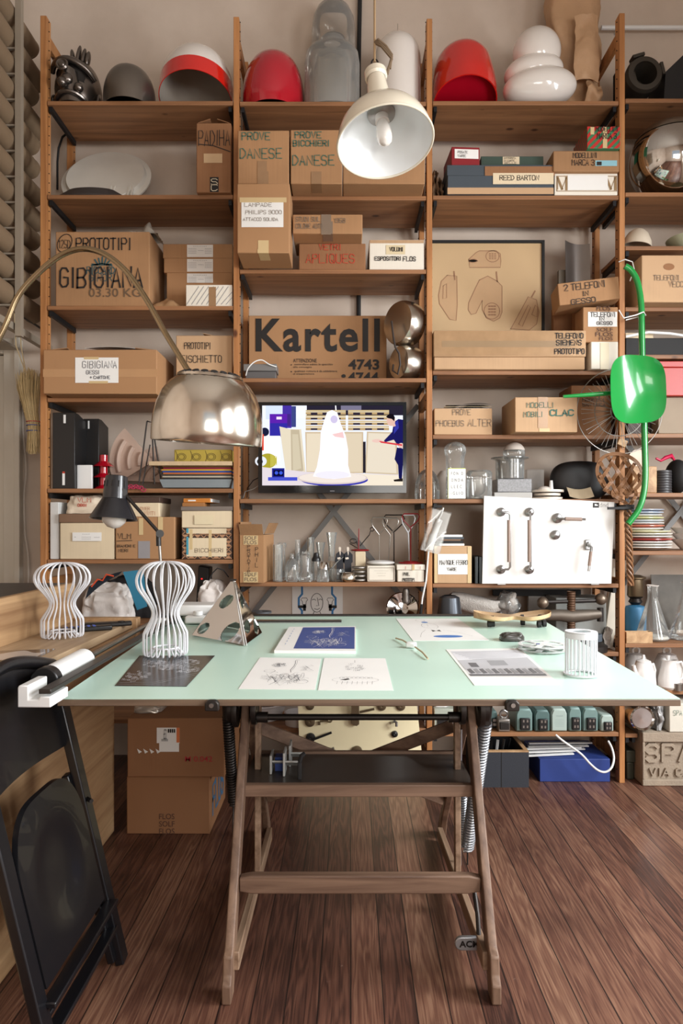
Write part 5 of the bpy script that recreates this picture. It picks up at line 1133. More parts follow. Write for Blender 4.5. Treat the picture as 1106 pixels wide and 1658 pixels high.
# shelf 808: glass things
z = Z3(808); ya = YS+.05
t = thing('clear_tube_bottle', 'tall clear round-topped tube with a white lettered card inside', 'bottle', (wx(737, ya), ya, z)); k = ya/F
part('shell', MB().lathe([(15*k, 0.001), (15*k, 68*k), (17*k, 73*k), (18*k, 80*k)] + [(18*k*math.cos(a), 80*k+13*k*math.sin(a)) for a in [i*PI/16 for i in range(1, 9)]], (0,0,0), 36), GLASS, t)
part('card', MB().box(-14*k, 14*k, -.052, -.051, .002, 49*k), PAPER, t); m = MB()
for i, tx in enumerate(('FON D', 'ONDA', 'LLEC', 'iGLIO')): printed(m, tx, -9*k, (10, 10, 8, 10)[i]*k, (38-i*10.5)*k, -.0525, None, 0, (43-i*10.5)*k, space=1.7)
part('printing', m, INK, t)
m = MB(); m.box(-14*k, 14*k, -.0526, -.0521, 48*k, 49*k); m.box(-14*k, -13.4*k, -.0526, -.0521, .002, 49*k); part('card_edge', m, plain('lime', (196, 206, 80)), t)
solo('frosted_globe', MB().ball((wx(770, YS+.2), YS+.2, z+17*3.6/F+.02), 17.5*3.6/F, 32), FROST, 'frosted glass globe between the lettered tube and clear jar', 'globe')
solo('globe_ring', MB().lathe([(.03, 0), (.036, 0), (.036, .02), (.03, .02), (.03, 0)], (wx(770, YS+.2), YS+.2, z), 24), GLASS, 'clear ring that holds the frosted globe', 'ring')
solo('frosted_globe', MB().lathe([(.001, 0), (.05, .0), (.065, .06), (.06, .12), (.03, .16), (.001, .165)], (wx(722, YS+.25), YS+.25, z), 32), FROST, 'grey frosted globe behind the left edge of the lettered tube', 'globe')
j = thing('glass_jar', 'squat clear glass jar with rounded lid beside the lettered tube', 'jar', (wx(776, ya), ya, z))
part('jar_body', MB().lathe([(.001, .002), (19*k, .002), (20.5*k, .012), (20.5*k, 34*k), (19.5*k, 35*k)], (0,0,0), 36), GLASS, j); part('lid', MB().lathe([(20.5*k, 35.5*k), (20.5*k, 42*k), (18*k, 46*k), (12*k, 47*k), (.001, 47*k)], (0,0,0), 36), GLASS, j)
# stacked glass pieces
solo('glass_slab', MB().box(wx(800, ya), wx(862, ya), ya, ya+.14, z, wz(797, ya)), plain('cloudy_glass', (176, 174, 170), .2, var=.1), 'cloudy glass slab at the bottom of the stacked glass pieces', 'slab', bevel=.004)
solo('glass_block', MB().box(wx(806, ya), wx(862, ya), ya+.01, ya+.13, wz(796.7, ya), wz(775, ya)), plain('bubbled_glass', (140, 140, 142), .25, var=.5, scale=120), 'speckled glass block on the cloudy slab', 'block', bevel=.004)
zb_ = wz(774.8, ya)
solo('glass_dish', MB().lathe([(.001, 0), (20*k, 0), (23*k, .004), (23.5*k, 32*k), (31*k, 34*k), (31*k, 35.5*k), (23*k, 34.5*k)], (wx(831, ya), ya+.07, zb_), 36), glass('smoky_glass', (200, 200, 196), .7, .03, .12), 'flanged clear glass dish on top of the speckled block', 'dish')
t = thing('light_bulb', 'large light bulb with frosted cap resting in the flanged glass dish', 'bulb', (wx(838, ya), ya+.07, zb_+.01))
part('bulb_glass', MB().ball((0, 0, 40*k), 18*k, 28), GLASS, t); part('frosted_cap', MB().lathe([(18.3*k*math.cos(a), 40*k+18.3*k*math.sin(a)) for a in [PI*.08+i*(PI*.42)/10 for i in range(11)]], (0,0,0), 28), FROST, t); part('bulb_base', MB().cyl((0,0,2*k), (0,0,24*k), 6*k, 9*k), DULL, t)
solo('clear_case', MB().box(wx(864, YS+.1), wx(892, YS+.1), YS+.22, YS+.30, z, wz(757, YS+.1)), FILM, 'clear plastic case behind the white lamp discs', 'case')
t = thing('lamp_discs', 'flat white lamp discs with a thin white spout', 'lamp', (wx(892, ya), ya+.06, z)); 
for i, (r_, dz) in enumerate(((24, .0), (21, .02), (26, .038))): part('disc', MB().lathe([(.001, dz), (r_*k, dz), (r_*k, dz+.012), (.001, dz+.014)], (0,0,0), 36), plain('disc_white', (226, 216, 200), .4), t)
part('spout', MB().cyl((.02, 0, .052), (.02, 0, .10), .012, .008), WHITEP, t); part('dome_lens', MB().ball((-.015, 0, .052), (.035, .035, .018), 24), FROST, t)
t = thing('black_pan', 'big black oval pan standing upright behind the carpet beater', 'pan', (wx(940, YS+.2), YS+.2, z)); k2 = (YS+.2)/F
part('pan_body', MB().surf(lambda u, v: (48*k2*math.copysign(abs(math.cos(2*PI*u))**.75, math.cos(2*PI*u))*math.sin(PI/2*v)**.6 if v > 0 else 0, -.05+.06*v**2, .105+.105*math.copysign(abs(math.sin(2*PI*u))**.75, math.sin(2*PI*u))*math.sin(PI/2*v)**.6 if v > 0 else .105), 44, 12, (0, .006, 0)), plain('black_iron_enamel', (30, 28, 28), .5, var=.15), t)
solo('cream_tray', MB().surf(lambda u, v: (wx(926+40*u, YS+.02), YS+.05+.05*v, z+.002+.05*v+.012*abs(2*u-1)**2), 12, 6, (0, .004, .002)), CREAM, 'cream curved tray at the shelf front under the black pan', 'tray')
Yc_ = YS+.16; k = Yc_/F
t = thing('clear_dome', 'clear glass bell behind the post with a small white lamp holder inside', 'dome', (wx(692, Yc_), Yc_, Z3(808)))
part('shell', MB().lathe([(20*k, .001), (20.5*k, 14*k)] + [(20.5*k*math.cos(a)**.9, 14*k+36*k*math.sin(a)) for a in [i*PI/24 for i in range(1, 13)]], (0,0,0), 36), GLASS, t)
part('lamp_holder', MB().cyl((16*k, -.01, .001), (16*k, -.01, 14*k), 3.4*k), WHITEP, t); part('wire', MB().tube([(16*k, -.01, 14*k), (13*k, -.01, 20*k), (11*k, -.01, 26*k), (12*k, -.01, 30*k)], .002), WHITEP, t)

# shelf 945: white board of door handles, leaning
z = Z3(945)
bd = thing('handle_board', 'white display board of steel door handles leaning at the shelf front', 'board', (wx(887, YS+.0), YS-.035, z+.001))
A, B_, C_, D_ = (781, 945), (990, 945), (995, 813), (784, 803)
Yf0, Yf1 = YS-.024, YS-.017
def bp(px, py, out=0.0):
    v = (944-py)/138.0; Y = Yf0+(Yf1-Yf0)*v-out; return P(px, py, Y)
pp = [bp(*A), bp(*B_), bp(*C_), bp(*D_)]; n_ = Vector((0, .014, .0))
pp[0].z = pp[1].z = z+.0015
for px in (810, 960): part('support_bracket', MB().box(wx(px, YS)-.02, wx(px, YS)+.02, YS-.03, YS-.0005, z-.004, z+.0012), STEEL, bd, world=True)
part('board', MB().add(pp+[p+n_ for p in pp], [(0,1,2,3), (7,6,5,4), (0,4,5,1), (1,5,6,2), (2,6,7,3), (3,7,4,0)]), plain('gloss_white_board', (236, 234, 230), .25, var=.02), bd, world=True)
m = MB(); q = [bp(x, y, .0012) for x, y in ((960, 822), (970, 822), (970, 814), (960, 814))]; m.add(q, [(0,1,2,3)]); part('logo_mark', m, INK, bd, world=True)
m = MB(); q = [bp(x, y, .0018) for x, y in ((963, 819), (968, 819), (968, 817), (966, 817), (966, 816), (963, 816))]; m.add(q, [(0,1,2,3,4,5)]); part('logo_mark', m, PAPER, bd, world=True)
m = MB(); printed(m, 'dnd', 0, 1, 0, 0, None, -.01, 1, plane=lambda a, c: tuple(bp(971+14*a, 821-7*c, .0015))); part('logo_lettering', m, plain('logo_grey', (150, 146, 142), .5), bd, world=True)
def knob(px, py, r=7, nm='rose', o=bd): 
    part(nm, MB().lathe([(.001, .0), (r*YS/F, 0), (r*YS/F, .008), (r*YS/F*.6, .014), (.001, .016)], bp(px, py, .001), 24, Matrix.Rotation(R(90), 3, 'X')), STEEL, o, world=True)
for (x, y0, y1, gx) in ((811, 829, 922, 826), (857, 829, 922, 859)):
    knob(x, y0); knob(x, y1)
    part('pull_bar', MB().tube([bp(x, y0, .01), bp(x+2, y0, .055), bp(gx-3, y0+1, .06), bp(gx, y0+5, .06), bp(gx+.0, y1-4, .06), bp(gx-3, y1, .06), bp(x+2, y1, .055), bp(x, y1, .01)], .0055), STEEL, bd, world=True)
    part('grip', MB().cyl(bp(gx-2, y0+13, .06), bp(gx-2, y1-12, .06), .0085), plain('warm_grip', (150, 128, 116), .4), bd, 'brown sleeve on the pull bar', world=True)
knob(902, 839, 8); part('lever', MB().tube([bp(902, 839, .01), bp(904, 839, .045), bp(910, 840, .05), bp(948, 841, .05)], .006), STEEL, bd, world=True); part('grip', MB().cyl(bp(915, 840, .05), bp(942, 841, .05), .009), plain('warm_grip', (150, 128, 116), .4), bd, world=True)
knob(899, 866, 7.5, 'lock_cover'); 
m = MB().obox(bp(952, 882, .005), (.030, .008, .052), Matrix.Identity(3)); part('window_handle_plate', m, STEEL, bd, world=True, bevel=.004)
part('lever', MB().tube([bp(953, 880, .008), bp(954, 884, .045), bp(958, 886, .05), bp(953, 925, .05)], [.010, .009, .007, .006]), STEEL, bd, world=True); part('grip', MB().cyl(bp(957, 893, .05), bp(954, 916, .05), .008), plain('warm_grip', (150, 128, 116), .4), bd, world=True)
b = Box('cardboard_box', 'kraft box marked MANIQUE FERRO VARIE on a white label', 703, 764, 884, z, YS-.0, .24, KB)
b.paper(709, 897, 760, 930); b.write([('MANIQUE FERRO', 712, 907, 757, 914), ('VARIE', 724, 919, 739, 924)], INK, .8); b.tape(703.3, 885, 708, 944, TAPEY); b.tape(757, 885, 763.5, 944, TAPEY)
zl = z+b.H
for i, (c, a, d, h_) in enumerate(((PAPER, 712, 752, 4), (BLACKM, 708, 750, 5), (plain('brown_sheet', (120, 92, 70), .7), 716, 746, 3), (GREYC, 711, 751, 4), (PAPER, 714, 749, 4))):
    nm = ['white booklet, lowest of the pile on the MANIQUE box', 'black booklet, second of the pile on the MANIQUE box', 'brown booklet in the middle of the pile on the MANIQUE box', 'slate booklet, fourth of the pile on the MANIQUE box', 'white booklet, topmost of the pile on the MANIQUE box'][i]
    hh = h_*YS/F*.9; solo('booklet', MB().box(wx(a, YS+.03), wx(d, YS+.03), YS+.03, YS+.19, zl+.0003, zl+hh), c, nm, 'booklet', 'pile of booklets'); zl += hh
for k in range(3): solo('black_folder', MB().box(wx(769+k*6.6, YS-.01), wx(774+k*6.6, YS-.01), YS-.012, YS+.2, z, wz(901+k*.6, YS-.01)), plain('folder_black', (24, 34, 36), .4), ['upright black folder nearest the MANIQUE box', 'upright black folder in the middle of the three by the handle board', 'upright black folder tucked against the handle board'][k], 'folder', 'upright black folders', bevel=.002)

# hanging lamp holder in a clear sleeve at the post
Yh = YS-.05; t = thing('hanging_tube_lamp', 'white lamp holder in a clear plastic sleeve hanging by its cord from the post', 'lamp', (wx(706, Yh), Yh, wz(1000, Yh)))
part('holder', MB().tube([P(695, 890, Yh), P(701, 868, Yh), P(703, 864, Yh), P(712, 841, Yh)], [.018, .019, .016, .016], 16), WHITEP, t, world=True); part('clip', MB().tube([P(710, 842, Yh), P(715, 832, Yh), P(718, 822, Yh)], .004), WHITEP, t, world=True)
part('cord', MB().tube([P(694, 891, Yh), P(692, 915, Yh), P(690, 940, Yh), P(684, 968, Yh), P(682, 985, Yh)], .0045), WHITEP, t, world=True); part('plug', MB().tube([P(683, 978, Yh), P(681, 996, Yh)], .008, 10), BLACK, t, world=True)
part('sleeve', MB().surf(lambda u, v: P(700+32*u-20*v, 822+8*u+68*v, Yh-.025+.02*math.sin(3*u+4*v)), 10, 12), FILM, t, world=True); part('sleeve', MB().surf(lambda u, v: P(702+28*u-20*v, 824+8*u+66*v, Yh+.022), 6, 8), FILM, t, world=True)
part('hook', MB().box(wx(702, Yh), wx(716, Yh), Yh, YS, wz(822, Yh), wz(818, Yh)), BLACKM, t, world=True)

# below: press, wrapped lamp, metal boxes  (shelf 1056)
z = Z3(1056)
t = thing('screw_press', 'old iron screw press with two ball ends on its handle bar', 'press', (wx(925, YS+.05), YS+.05, z)); Yq = YS+.0
part('handle_bar', MB().tube([P(885, 975, Yq), P(975, 972, Yq)], .010), IRON, t, world=True)
for x, y in ((879, 976), (973, 970)): part('ball', MB().ball(P(x, y, Yq), 9.5*Yq/F, 24), plain('worn_ball_iron', (120, 106, 92), .4, .7, var=.2), t, world=True)
part('screw', MB().lathe([(7*Yq/F*(1 if i % 2 else .86), i*.006) for i in range(50)], P(925, 1052, Yq), 16), plain('rusty_screw', (92, 66, 48), .6, .5), t, world=True)
part('clamp_arm', MB().tube([P(868, 997, Yq), P(905, 996, Yq), P(925, 998, Yq), P(950, 996, Yq), P(972, 994, Yq)], [.026, .03, .034, .03, .022], 14), plain('worn_iron', (104, 94, 84), .5, .5, var=.2), t, world=True)
part('frame_plate', MB().box(wx(868, Yq), wx(932, Yq), Yq+.01, Yq+.10, z, wz(1030, Yq)), IRON, t, world=True, bevel=.006)
part('bolt', MB().cyl(P(972, 984, Yq), P(972, 1006, Yq), .016), IRON, t, world=True)
b = Box('metal_case', 'grey painted metal case behind the screw press', 900, 982, 968, z, YS+.12, .18, plain('grey_case_paint', (150, 152, 148), .4, .2)); part('latch', MB().box(-.04, .02, -.006, 0, b.H*.9, b.H*.96), STEEL, b.root)
solo('black_rail_frame', MB().box(wx(806, YS+.2), wx(952, YS+.2), YS+.305, YS+.33, z+.2505, wz(958, YS+.2)), BLACKM, 'long black bar lying across behind the press and wrapped lamp', 'bar')
solo('bar_support', MB().box(wx(860, YS+.25), wx(890, YS+.25), YS+.305, YS+.33, z, z+.25), plain('pale_box_back', (170, 166, 160), .6), 'pale block standing under the long black bar', 'block', bevel=.003)
t = thing('wrapped_lamp', 'lamp wrapped in crumpled clear film behind the table edge', 'lamp', (wx(790, YS+.12), YS+.12, z))
part('base', MB().box(wx(770, YS+.17), wx(850, YS+.17), YS+.13, YS+.23, z, wz(1000, YS+.12)), BLACKM, t, world=True)
part('wrapping', crumple(MB().tube([P(728, 968, YS+.17), P(745, 974, YS+.17), P(775, 982, YS+.17), P(800, 980, YS+.16), P(826, 976, YS+.16)], [.03, .045, .05, .044, .03], 28), .05, 13), plain('wrapped_film', (196, 190, 182), .3, var=.2, scale=30, bump=1.0), t, world=True)
part('wrapped_head', crumple(MB().ball(P(824, 974, YS+.16), (.044, .042, .05), 36), .04, 16), plain('wrapped_film', (196, 190, 182), .3), t, world=True); part('film', crumple(MB().ball(P(822, 980, YS+.16), (.062, .056, .078), 40), .03, 24), FILM, t, world=True)
t = thing('black_lampshade', 'dark metal lampshade standing at the left post behind the table', 'lampshade', (wx(728, YS+.0), YS+.0, z))
part('shade', MB().lathe([(.078, 0), (.078, .08), (.072, .12), (.05, wz(962, YS+.06)-z-.01), (.03, wz(962, YS+.06)-z)], (0,0,0), 36), plain('dark_shade_metal', (70, 74, 80), .3, .6), t)
solo('ivory_sheet', MB().obox(P(990, 1000, YS+.13)+Vector((0, 0, .0)), (.05, .02, .30), Matrix.Rotation(R(8), 3, 'Y')), plain('ivory_panel', (206, 196, 180), .6), 'narrow ivory panel leaning beside the right post behind the press', 'panel', bevel=.003)
t = thing('black_cylinder_stand', 'black cylinder on a round base behind the table by the right post', 'stand', (wx(962, YS-.0), YS+.03, z))
part('cylinder', MB().cyl((0.01, 0, .05), (0.01, 0, wz(1026, YS+.03)-z), .040, n=28), GREYC, t, bevel=.003); part('base', MB().lathe([(.001, 0), (.075, 0), (.075, .03), (.05, .048), (.001, .05)], (0,0,0), 32), IRON, t)
lump('wire_tangle', 'tangled pale wire beside the right post behind the table', 'wire', 977, 994, 1016, z, YS+.085, .03, plain('pale_wire', (190, 184, 176), .4, var=.3), 31, .3)

# shelf 1186: row of transformers
z = Z3(1186); ya = YS+.01
TEAL = plain('green_grey_paint', (116, 142, 138), .4, .1, var=.12); TEALD = plain('dark_green_grey_paint', (86, 112, 110), .4, .1, var=.12); PALE = plain('pale_grey_green_paint', (168, 184, 176), .45, var=.06)
def transformer(px0, px1, pyt, dep, Y, matb, label, face, zz=None, yaw=0):
    zz = z if zz is None else zz
    t = thing('transformer', label, 'transformer', (wx((px0+px1)/2, Y), Y, zz), R(yaw), 'green-grey transformers in a row'); W = (px1-px0)*Y/F; H = wz(pyt, Y)-zz; h = W/2
    prof = [(-h, 0), (h, 0), (h, H*.78), (h*.72, H), (-h*.72, H), (-h, H*.78)]
    part('case', MB().prism(prof, (0, .006, 0), (1,0,0), (0,0,1), (0, dep, 0)), matb, t, bevel=.006)
    part('front_plate', MB().prism([(x*.93, H*.04+y*.92) for x, y in prof], (0, 0, 0), (1,0,0), (0,0,1), (0, .006, 0)), PALE if face == 'label' else matb, t, bevel=.003)
    if face == 'socket':
        part('socket', MB().box(-h*.55, h*.6, -.014, 0, H*.10, H*.62), BLACK, t, bevel=.003); m = MB()
        for sx in (-.2, .25):
            for zz_ in (.2, .45): m.box(h*sx-.004, h*sx+.004, -.016, -.014, H*zz_, H*zz_+.012)
        part('pin_hole', m, DULL, t)
    elif face == 'label':
        m = MB(); strokes(m, '----', -h*.4, h*.4, H*.66, H*.74, .0015, -.002)
        for i in range(4): strokes(m, '------', -h*.5, h*.5, H*(.5-.09*i), H*(.54-.09*i), .001, -.002)
        part('printing', m, plain('print_blue_grey', (90, 110, 120), .5), t)
    return t
TR = [(836, 863, 1148, TEAL, 'socket', 'transformer with black socket, first of the row right of the spring'), (866, 891, 1150, TEALD, 'socket', 'darker transformer with socket, second of the row'), (893, 919, 1148, PALE, 'label', 'pale transformer with printed front, third of the row'), (921, 942, 1146, TEAL, 'socket', 'transformer with black socket, fourth of the row'), (944, 969, 1147, TEAL, 'socket', 'transformer with black socket, fifth of the row'), (973, 994, 1158, PALE, 'socket', 'low pale transformer beside the right post, last of the row')]
for a, b_, t_, mt, fc, lab in TR: transformer(a, b_, t_, .16, ya, mt, lab, fc)
transformer(794, 806, 1152, .14, ya+.06, TEALD, 'dark green-grey transformer half hidden behind the spring', 'socket')
for a, lab in ((835, 'grey-green transformer back left of the row'), (868, 'grey-green transformer in the back row, second from the spring')): pass
t = thing('metal_adapter', 'small bare metal adapter with rings left of the transformers', 'adapter', (wx(816, ya), ya, z)); k = ya/F
part('case', MB().box(-9*k, 10*k, 0, .07, 0, 20*k), DULL, t, bevel=.004); part('core', MB().box(-7*k, 8*k, -.012, 0, 4*k, 16*k), IRON, t, bevel=.003); part('ring', MB().tube([(2*k+6*k*math.cos(a*PI/8), .03, 26*k+6*k*math.sin(a*PI/8)) for a in range(16)], .005, 8, True), STEEL, t)
solo('cable_coil', MB().tube([P(842+9*k_*.3+40*abs(math.sin(k_*.45)), 1137+6*math.cos(k_*.8), YS+.14+.01*(k_ % 3)) for k_ in range(22)], .005), plain('pale_cable', (196, 192, 186), .5), 'loose pale cable coil lying on top of the transformers', 'cable')
b = Box('instrument_box', 'pale grey-green metal instrument case behind the right pulley of the table', 703, 742, 1148, z, YS+.02, .18, plain('instrument_green', (176, 182, 168), .45)); part('socket_panel', MB().box(b.lx(708), b.lx(738), -.004, 0, b.lz(1174), b.lz(1158)), BLACK, b.root); part('label_plate', MB().box(b.lx(708), b.lx(726), -.003, 0, b.lz(1177), b.lz(1169)), plain('label_green', (90, 140, 90)), b.root)
lump('white_film', 'crumpled clear film lying on the pale instrument case', 'packaging', 700, 732, 1136, z+b.H+.001, YS+.04, .1, plain('white_film', (206, 204, 200), .3, var=.2), 41, .3)
# felt crate and blue box on the floor
Yc = 1.30*F/(1275-HY); 
ft = thing('felt_crate', 'open wooden crate covered in dark grey felt standing on the floor', 'crate', (wx(815, Yc), Yc, 0)); W = wx(846, Yc)-wx(763, Yc); H = wz(1218, Yc)
m = MB(); h = W/2; m.box(-h, h, 0, .02, 0, H); m.box(-h, h, .30, .32, 0, H); m.box(-h, -h+.02, .021, .299, 0, H); m.box(h-.02, h, .021, .299, 0, H); m.box(-h+.02, h-.02, .021, .299, 0, .015); 
part('box_body', m, plain('dark_felt', (52, 54, 60), .95, var=.25, scale=160), ft); m = MB(); m.box(-h, h, -.001, .021, H, H+.006); m.box(h-.021, h, .021, .32, H, H+.006); m.box(-h, -h+.021, .021, .32, H, H+.006); part('wooden_rim', m, PLY, ft)
part('felt_seam', MB().box(-h*.08, -h*.06, -.0015, 0, 0, H), BLACKM, ft)
for k in range(5): solo('crate_tool', MB().beam((wx(815, Yc)-.08+.03*k, Yc+.06+.03*k, .018), (wx(815, Yc)-.06+.035*k, Yc+.14+.01*k, H+.012), .012, .006), (STEEL, BLACK, WHITEP, DULL, BLACK)[k], ['bare steel strip poking out of the felt crate', 'black strip beside the steel one in the felt crate', 'white plastic strip in the middle of the felt crate', 'dull metal strip in the felt crate right of the white one', 'black strip at the right inside the felt crate'][k], 'tool')
Yc2 = 1.30*F/(1266-HY)
bb = Box('blue_box', 'dark blue cardboard box on the floor with white strips lying on top', 874, 988, 1229, 0, Yc2, .3, BLUEC, bevel=.003)
for k in range(6): solo('white_strip', MB().beam((wx(852+4*k, Yc2), Yc2+.03+.03*k, bb.H+.006+.008*(k % 3)), (wx(935+9*k, Yc2), Yc2+.06+.025*k, bb.H+.008+.008*(k % 3)), .018, .006), WHITEP, ['white plastic strip lying at the front of the blue box', 'second white strip from the front on the blue box', 'third white strip from the front on the blue box', 'fourth white strip from the front on the blue box', 'fifth white strip, near the back of the blue box', 'white strip at the very back of the blue box'][k], 'strip', 'white strips on the blue box')
solo('white_cable', MB().tube(spl([P(900, 1190, YS-.03), P(912, 1200, YS-.05), P(940, 1220, YS-.07), P(955, 1236, YS-.075), P(968, 1247, YS-.08), P(980, 1250, YS-.08), P(990, 1243, YS-.08), P(994, 1228, YS-.06), P(991, 1212, YS-.03), P(985, 1200, YS+.0)]), .0055, 10), WHITEP, 'thick white cable looping in front of the blue box', 'cable')
# yellow board of locks
Yy = YS-.12; yb_ = thing('lock_board', 'pale yellow board with locks, keys and handles, leaning under the table', 'board', (wx(580, Yy), Yy, 0))
def lp(px, py, out=0): return P(px, py, Yy+.10*(1300-py)/200.0-out)
q = [lp(487, 1290), lp(690, 1290), lp(673, 1120), lp(482, 1120)]; zmin = min(p.z for p in q)
part('board', MB().add(q+[p+Vector((0, .015, 0)) for p in q], [(0,1,2,3), (7,6,5,4), (0,4,5,1), (1,5,6,2), (2,6,7,3), (3,7,4,0)]), plain('pale_yellow_board', (238, 223, 182), .5, var=.04), yb_, world=True)
part('foot_block', MB().box(wx(500, Yy), wx(670, Yy), Yy+.0, Yy+.08, .0, zmin-.001), KB, yb_, world=True)
def esc(px, py, r, mat, nm='keyhole_plate'): part(nm, MB().lathe([(.001, .012), (r*.3*YS/F, .014), (r*YS/F, .010), (r*YS/F, 0), (.001, 0)], lp(px, py, .001), 20, Matrix.Rotation(R(90), 3, 'X')), mat, yb_, world=True)
BRA = plain('aged_brass', (120, 104, 82), .4, .8, var=.2)
esc(502, 1168, 8, BRA); esc(503, 1194, 7.5, BLACK, 'black_knob'); esc(505, 1217, 6.5, STEEL, 'steel_knob'); esc(578, 1216, 8.5, BRA); esc(502, 1142, 7, BRA); esc(639, 1188, 5, BLACK, 'black_knob'); esc(618, 1143, 7, BRA); esc(649, 1143, 7, BRA)
part('key', MB().tube([lp(518, 1168, .012), lp(531, 1167, .012)] + [lp(534+3*math.cos(a*PI/6+PI), 1166+3*math.sin(a*PI/6), .012) for a in range(13)], .0045), BRA, yb_, world=True); part('key', MB().box(lp(515, 1168).x, lp(519, 1168).x, lp(517, 1170).y-.014, lp(517, 1170).y-.008, lp(517, 1173).z, lp(517, 1167).z), BRA, yb_, world=True)
part('door_plate', MB().prism([(wx(x, Yy), wz(y, Yy)) for x, y in ((569, 1176), (573, 1179), (578, 1180), (582, 1177), (582, 1136), (569, 1136))], (0, Yy+.045, 0), (1,0,0), (0,0,1), (0, .01, 0)), BRA, yb_, world=True); part('door_plate', MB().obox(lp(634, 1139, .004), (.075, .01, .03), Matrix.Identity(3)), BRA, yb_, world=True, bevel=.006)
for p in (((506, 1198), (537, 1186)), ((525, 1219), (541, 1211)), ((583, 1153), (606, 1148))): part('lever', MB().tube([lp(*p[0], .014), lp(*p[1], .02)], .006), (BLACK, STEEL, BRA)[0 if p[0][0] == 506 else 1 if p[0][0] == 525 else 2], yb_, world=True)
for (x, y, mt) in ((639, 1168, STEEL), (641, 1208, plain('blue_steel', (90, 110, 170), .3, .8))): part('hook', MB().tube([lp(x-5, y+2, .004), lp(x, y, .03), lp(x+3, y+2, .03), lp(x+3, y+8, .026)], .007), mt, yb_, world=True)

# ================================================================ bay 4 (right edge)
z = Z4(159); Yq = YS+.08
t = thing('projector_head', 'dark metal spotlight body with a round open mouth and clamps on the top right shelf', 'spotlight', (wx(1045, Yq), Yq+.06, z)); k = Yq/F
M = Matrix.Rotation(R(90), 3, 'X'); GUN = plain('gunmetal_paint', (66, 60, 52), .5, .4, var=.15)
c = Vector((0, -.02, wz(118, Yq)-z))
part('barrel', MB().lathe([(.001, -.16), (26*k, -.16), (27*k, -.02), (29*k, .0), (29*k, .02), (20*k, .03), (19*k, .01), (18*k, -.10), (.001, -.10)], c, 36, M), GUN, t)
part('mouth_ring', MB().lathe([(19*k, .035), (28*k, .03), (29.5*k, .02), (27*k, .04), (19*k, .042), (19*k, .035)], c, 36, M), GUN, t)
part('shutter', MB().prism([(-18*k, -4*k), (-4*k, -16*k), (-12*k, 12*k)], c+Vector((0, .0, 0)), (1,0,0), (0,0,1), (0, .01, 0)), GUN, t)
for x, zz_, a in ((-8, 33, 16), (31, 12, 76)): part('clamp', MB().obox(c+Vector((x*k, 0, zz_*k)), (20*k, .05, 5*k), Matrix.Rotation(R(-a if x < 0 else a), 3, 'Y')), GUN, t, bevel=.002)
part('foot', MB().prism([(-10*k, 0), (22*k, 0), (28*k, 8*k), (18*k, 14*k), (-10*k, 14*k)], (0, -.02, 0), (1,0,0), (0,0,1), (0, .08, 0)), GUN, t, bevel=.003)
part('bracket', MB().prism([(-31*k, .001), (-18*k, .001), (-12*k, 62*k), (-20*k, 78*k), (-31*k, 86*k)], (0, .06, 0), (1,0,0), (0,0,1), (0, .05, 0)), BLACKM, t)
solo('black_case', MB().prism([(wx(1077, Yq), z), (wx(1135, Yq), z), (wx(1135, Yq), wz(60, Yq)), (wx(1106, Yq), wz(88, Yq)), (wx(1081, Yq), wz(112, Yq))], (0, Yq+.02, 0), (1,0,0), (0,0,1), (0, .2, 0)), BLACKM, 'black slanted case beside the spotlight body at the right edge', 'case')
z = Z4(311); rr = 63*YS/F
t = thing('mirror_ball_lamp', 'big polished chrome sphere with a satin upper band on the far right shelf', 'lamp', (wx(1083, YS+.08), YS+.08, z+.001)); 
part('sphere', MB().ball((0, 0, rr), rr, 56), CHROME, t); part('satin_cap', MB().lathe([(rr*1.012*math.cos(a), rr+rr*1.012*math.sin(a)) for a in [R(33)+i*R(57)/14 for i in range(15)]], (0,0,0), 48) , plain('satin_metal', (160, 150, 138), .35, 1.0), t)
t = t
z = Z4(398)
t = thing('felt_hat', 'pale clay hat-shaped bowl lying on the right shelf', 'bowl', (wx(1036, YS+.05), YS+.07, z)); part('bowl', MB().lathe([(.001, .09), (.03, .088), (.05, .07), (.07, .03), (.075, .0), (.07, .0), (.001, .075)], (-.01, 0, .018), 36, Matrix.Rotation(R(9), 3, 'Y')), plain('pale_clay', (206, 192, 172), .6), t)
solo('grey_plate', MB().lathe([(.001, .006), (.05, .004), (.09, .024), (.092, .03), (.05, .01), (.001, .012)], (wx(1070, YS+.2), YS+.23, z), 40), plain('grey_clay', (166, 158, 150), .55), 'grey dish lying beside the pale clay bowl', 'dish')
solo('green_plate', MB().lathe([(.001, .0), (.06, .0), (.11, .05), (.112, .056), (.06, .008), (.001, .008)], (wx(1118, YS+.05), YS+.06, z), 40), plain('pale_green_clay', (176, 178, 150), .5), 'pale green dish at the right edge of the shelf with clay dishes', 'dish')
b = Box('cardboard_box', 'kraft box marked TELEFONI VECCHI with an oval hand hole', 1039, 1132, 413, Z4(497), YS-.07, .3, KB)
b.write([('TELEFONI', 1058, 446, 1099, 454), ('VECCHI', 1083, 456, 1116, 465)], INKF, 1.0)
m = MB().prism([(b.lx(1083+9*math.cos(a*PI/12)), b.lz(432+5.5*math.sin(a*PI/12))) for a in range(24)][::-1], (0, -.0012, 0), (1,0,0), (0,0,1), (0, .0006, 0)); part('hand_hole', m, KC, b.root, 'dark oval hand hole')
z = Z4(574)
solo('black_flat_case', MB().box(wx(1013, YS+.02), wx(1160, YS+.02), YS+.02, YS+.24, z, wz(547, YS+.02)), BLACKM, 'flat black case on the shelf above the red box', 'case', bevel=.004)
zz_ = wz(547, YS+.02)
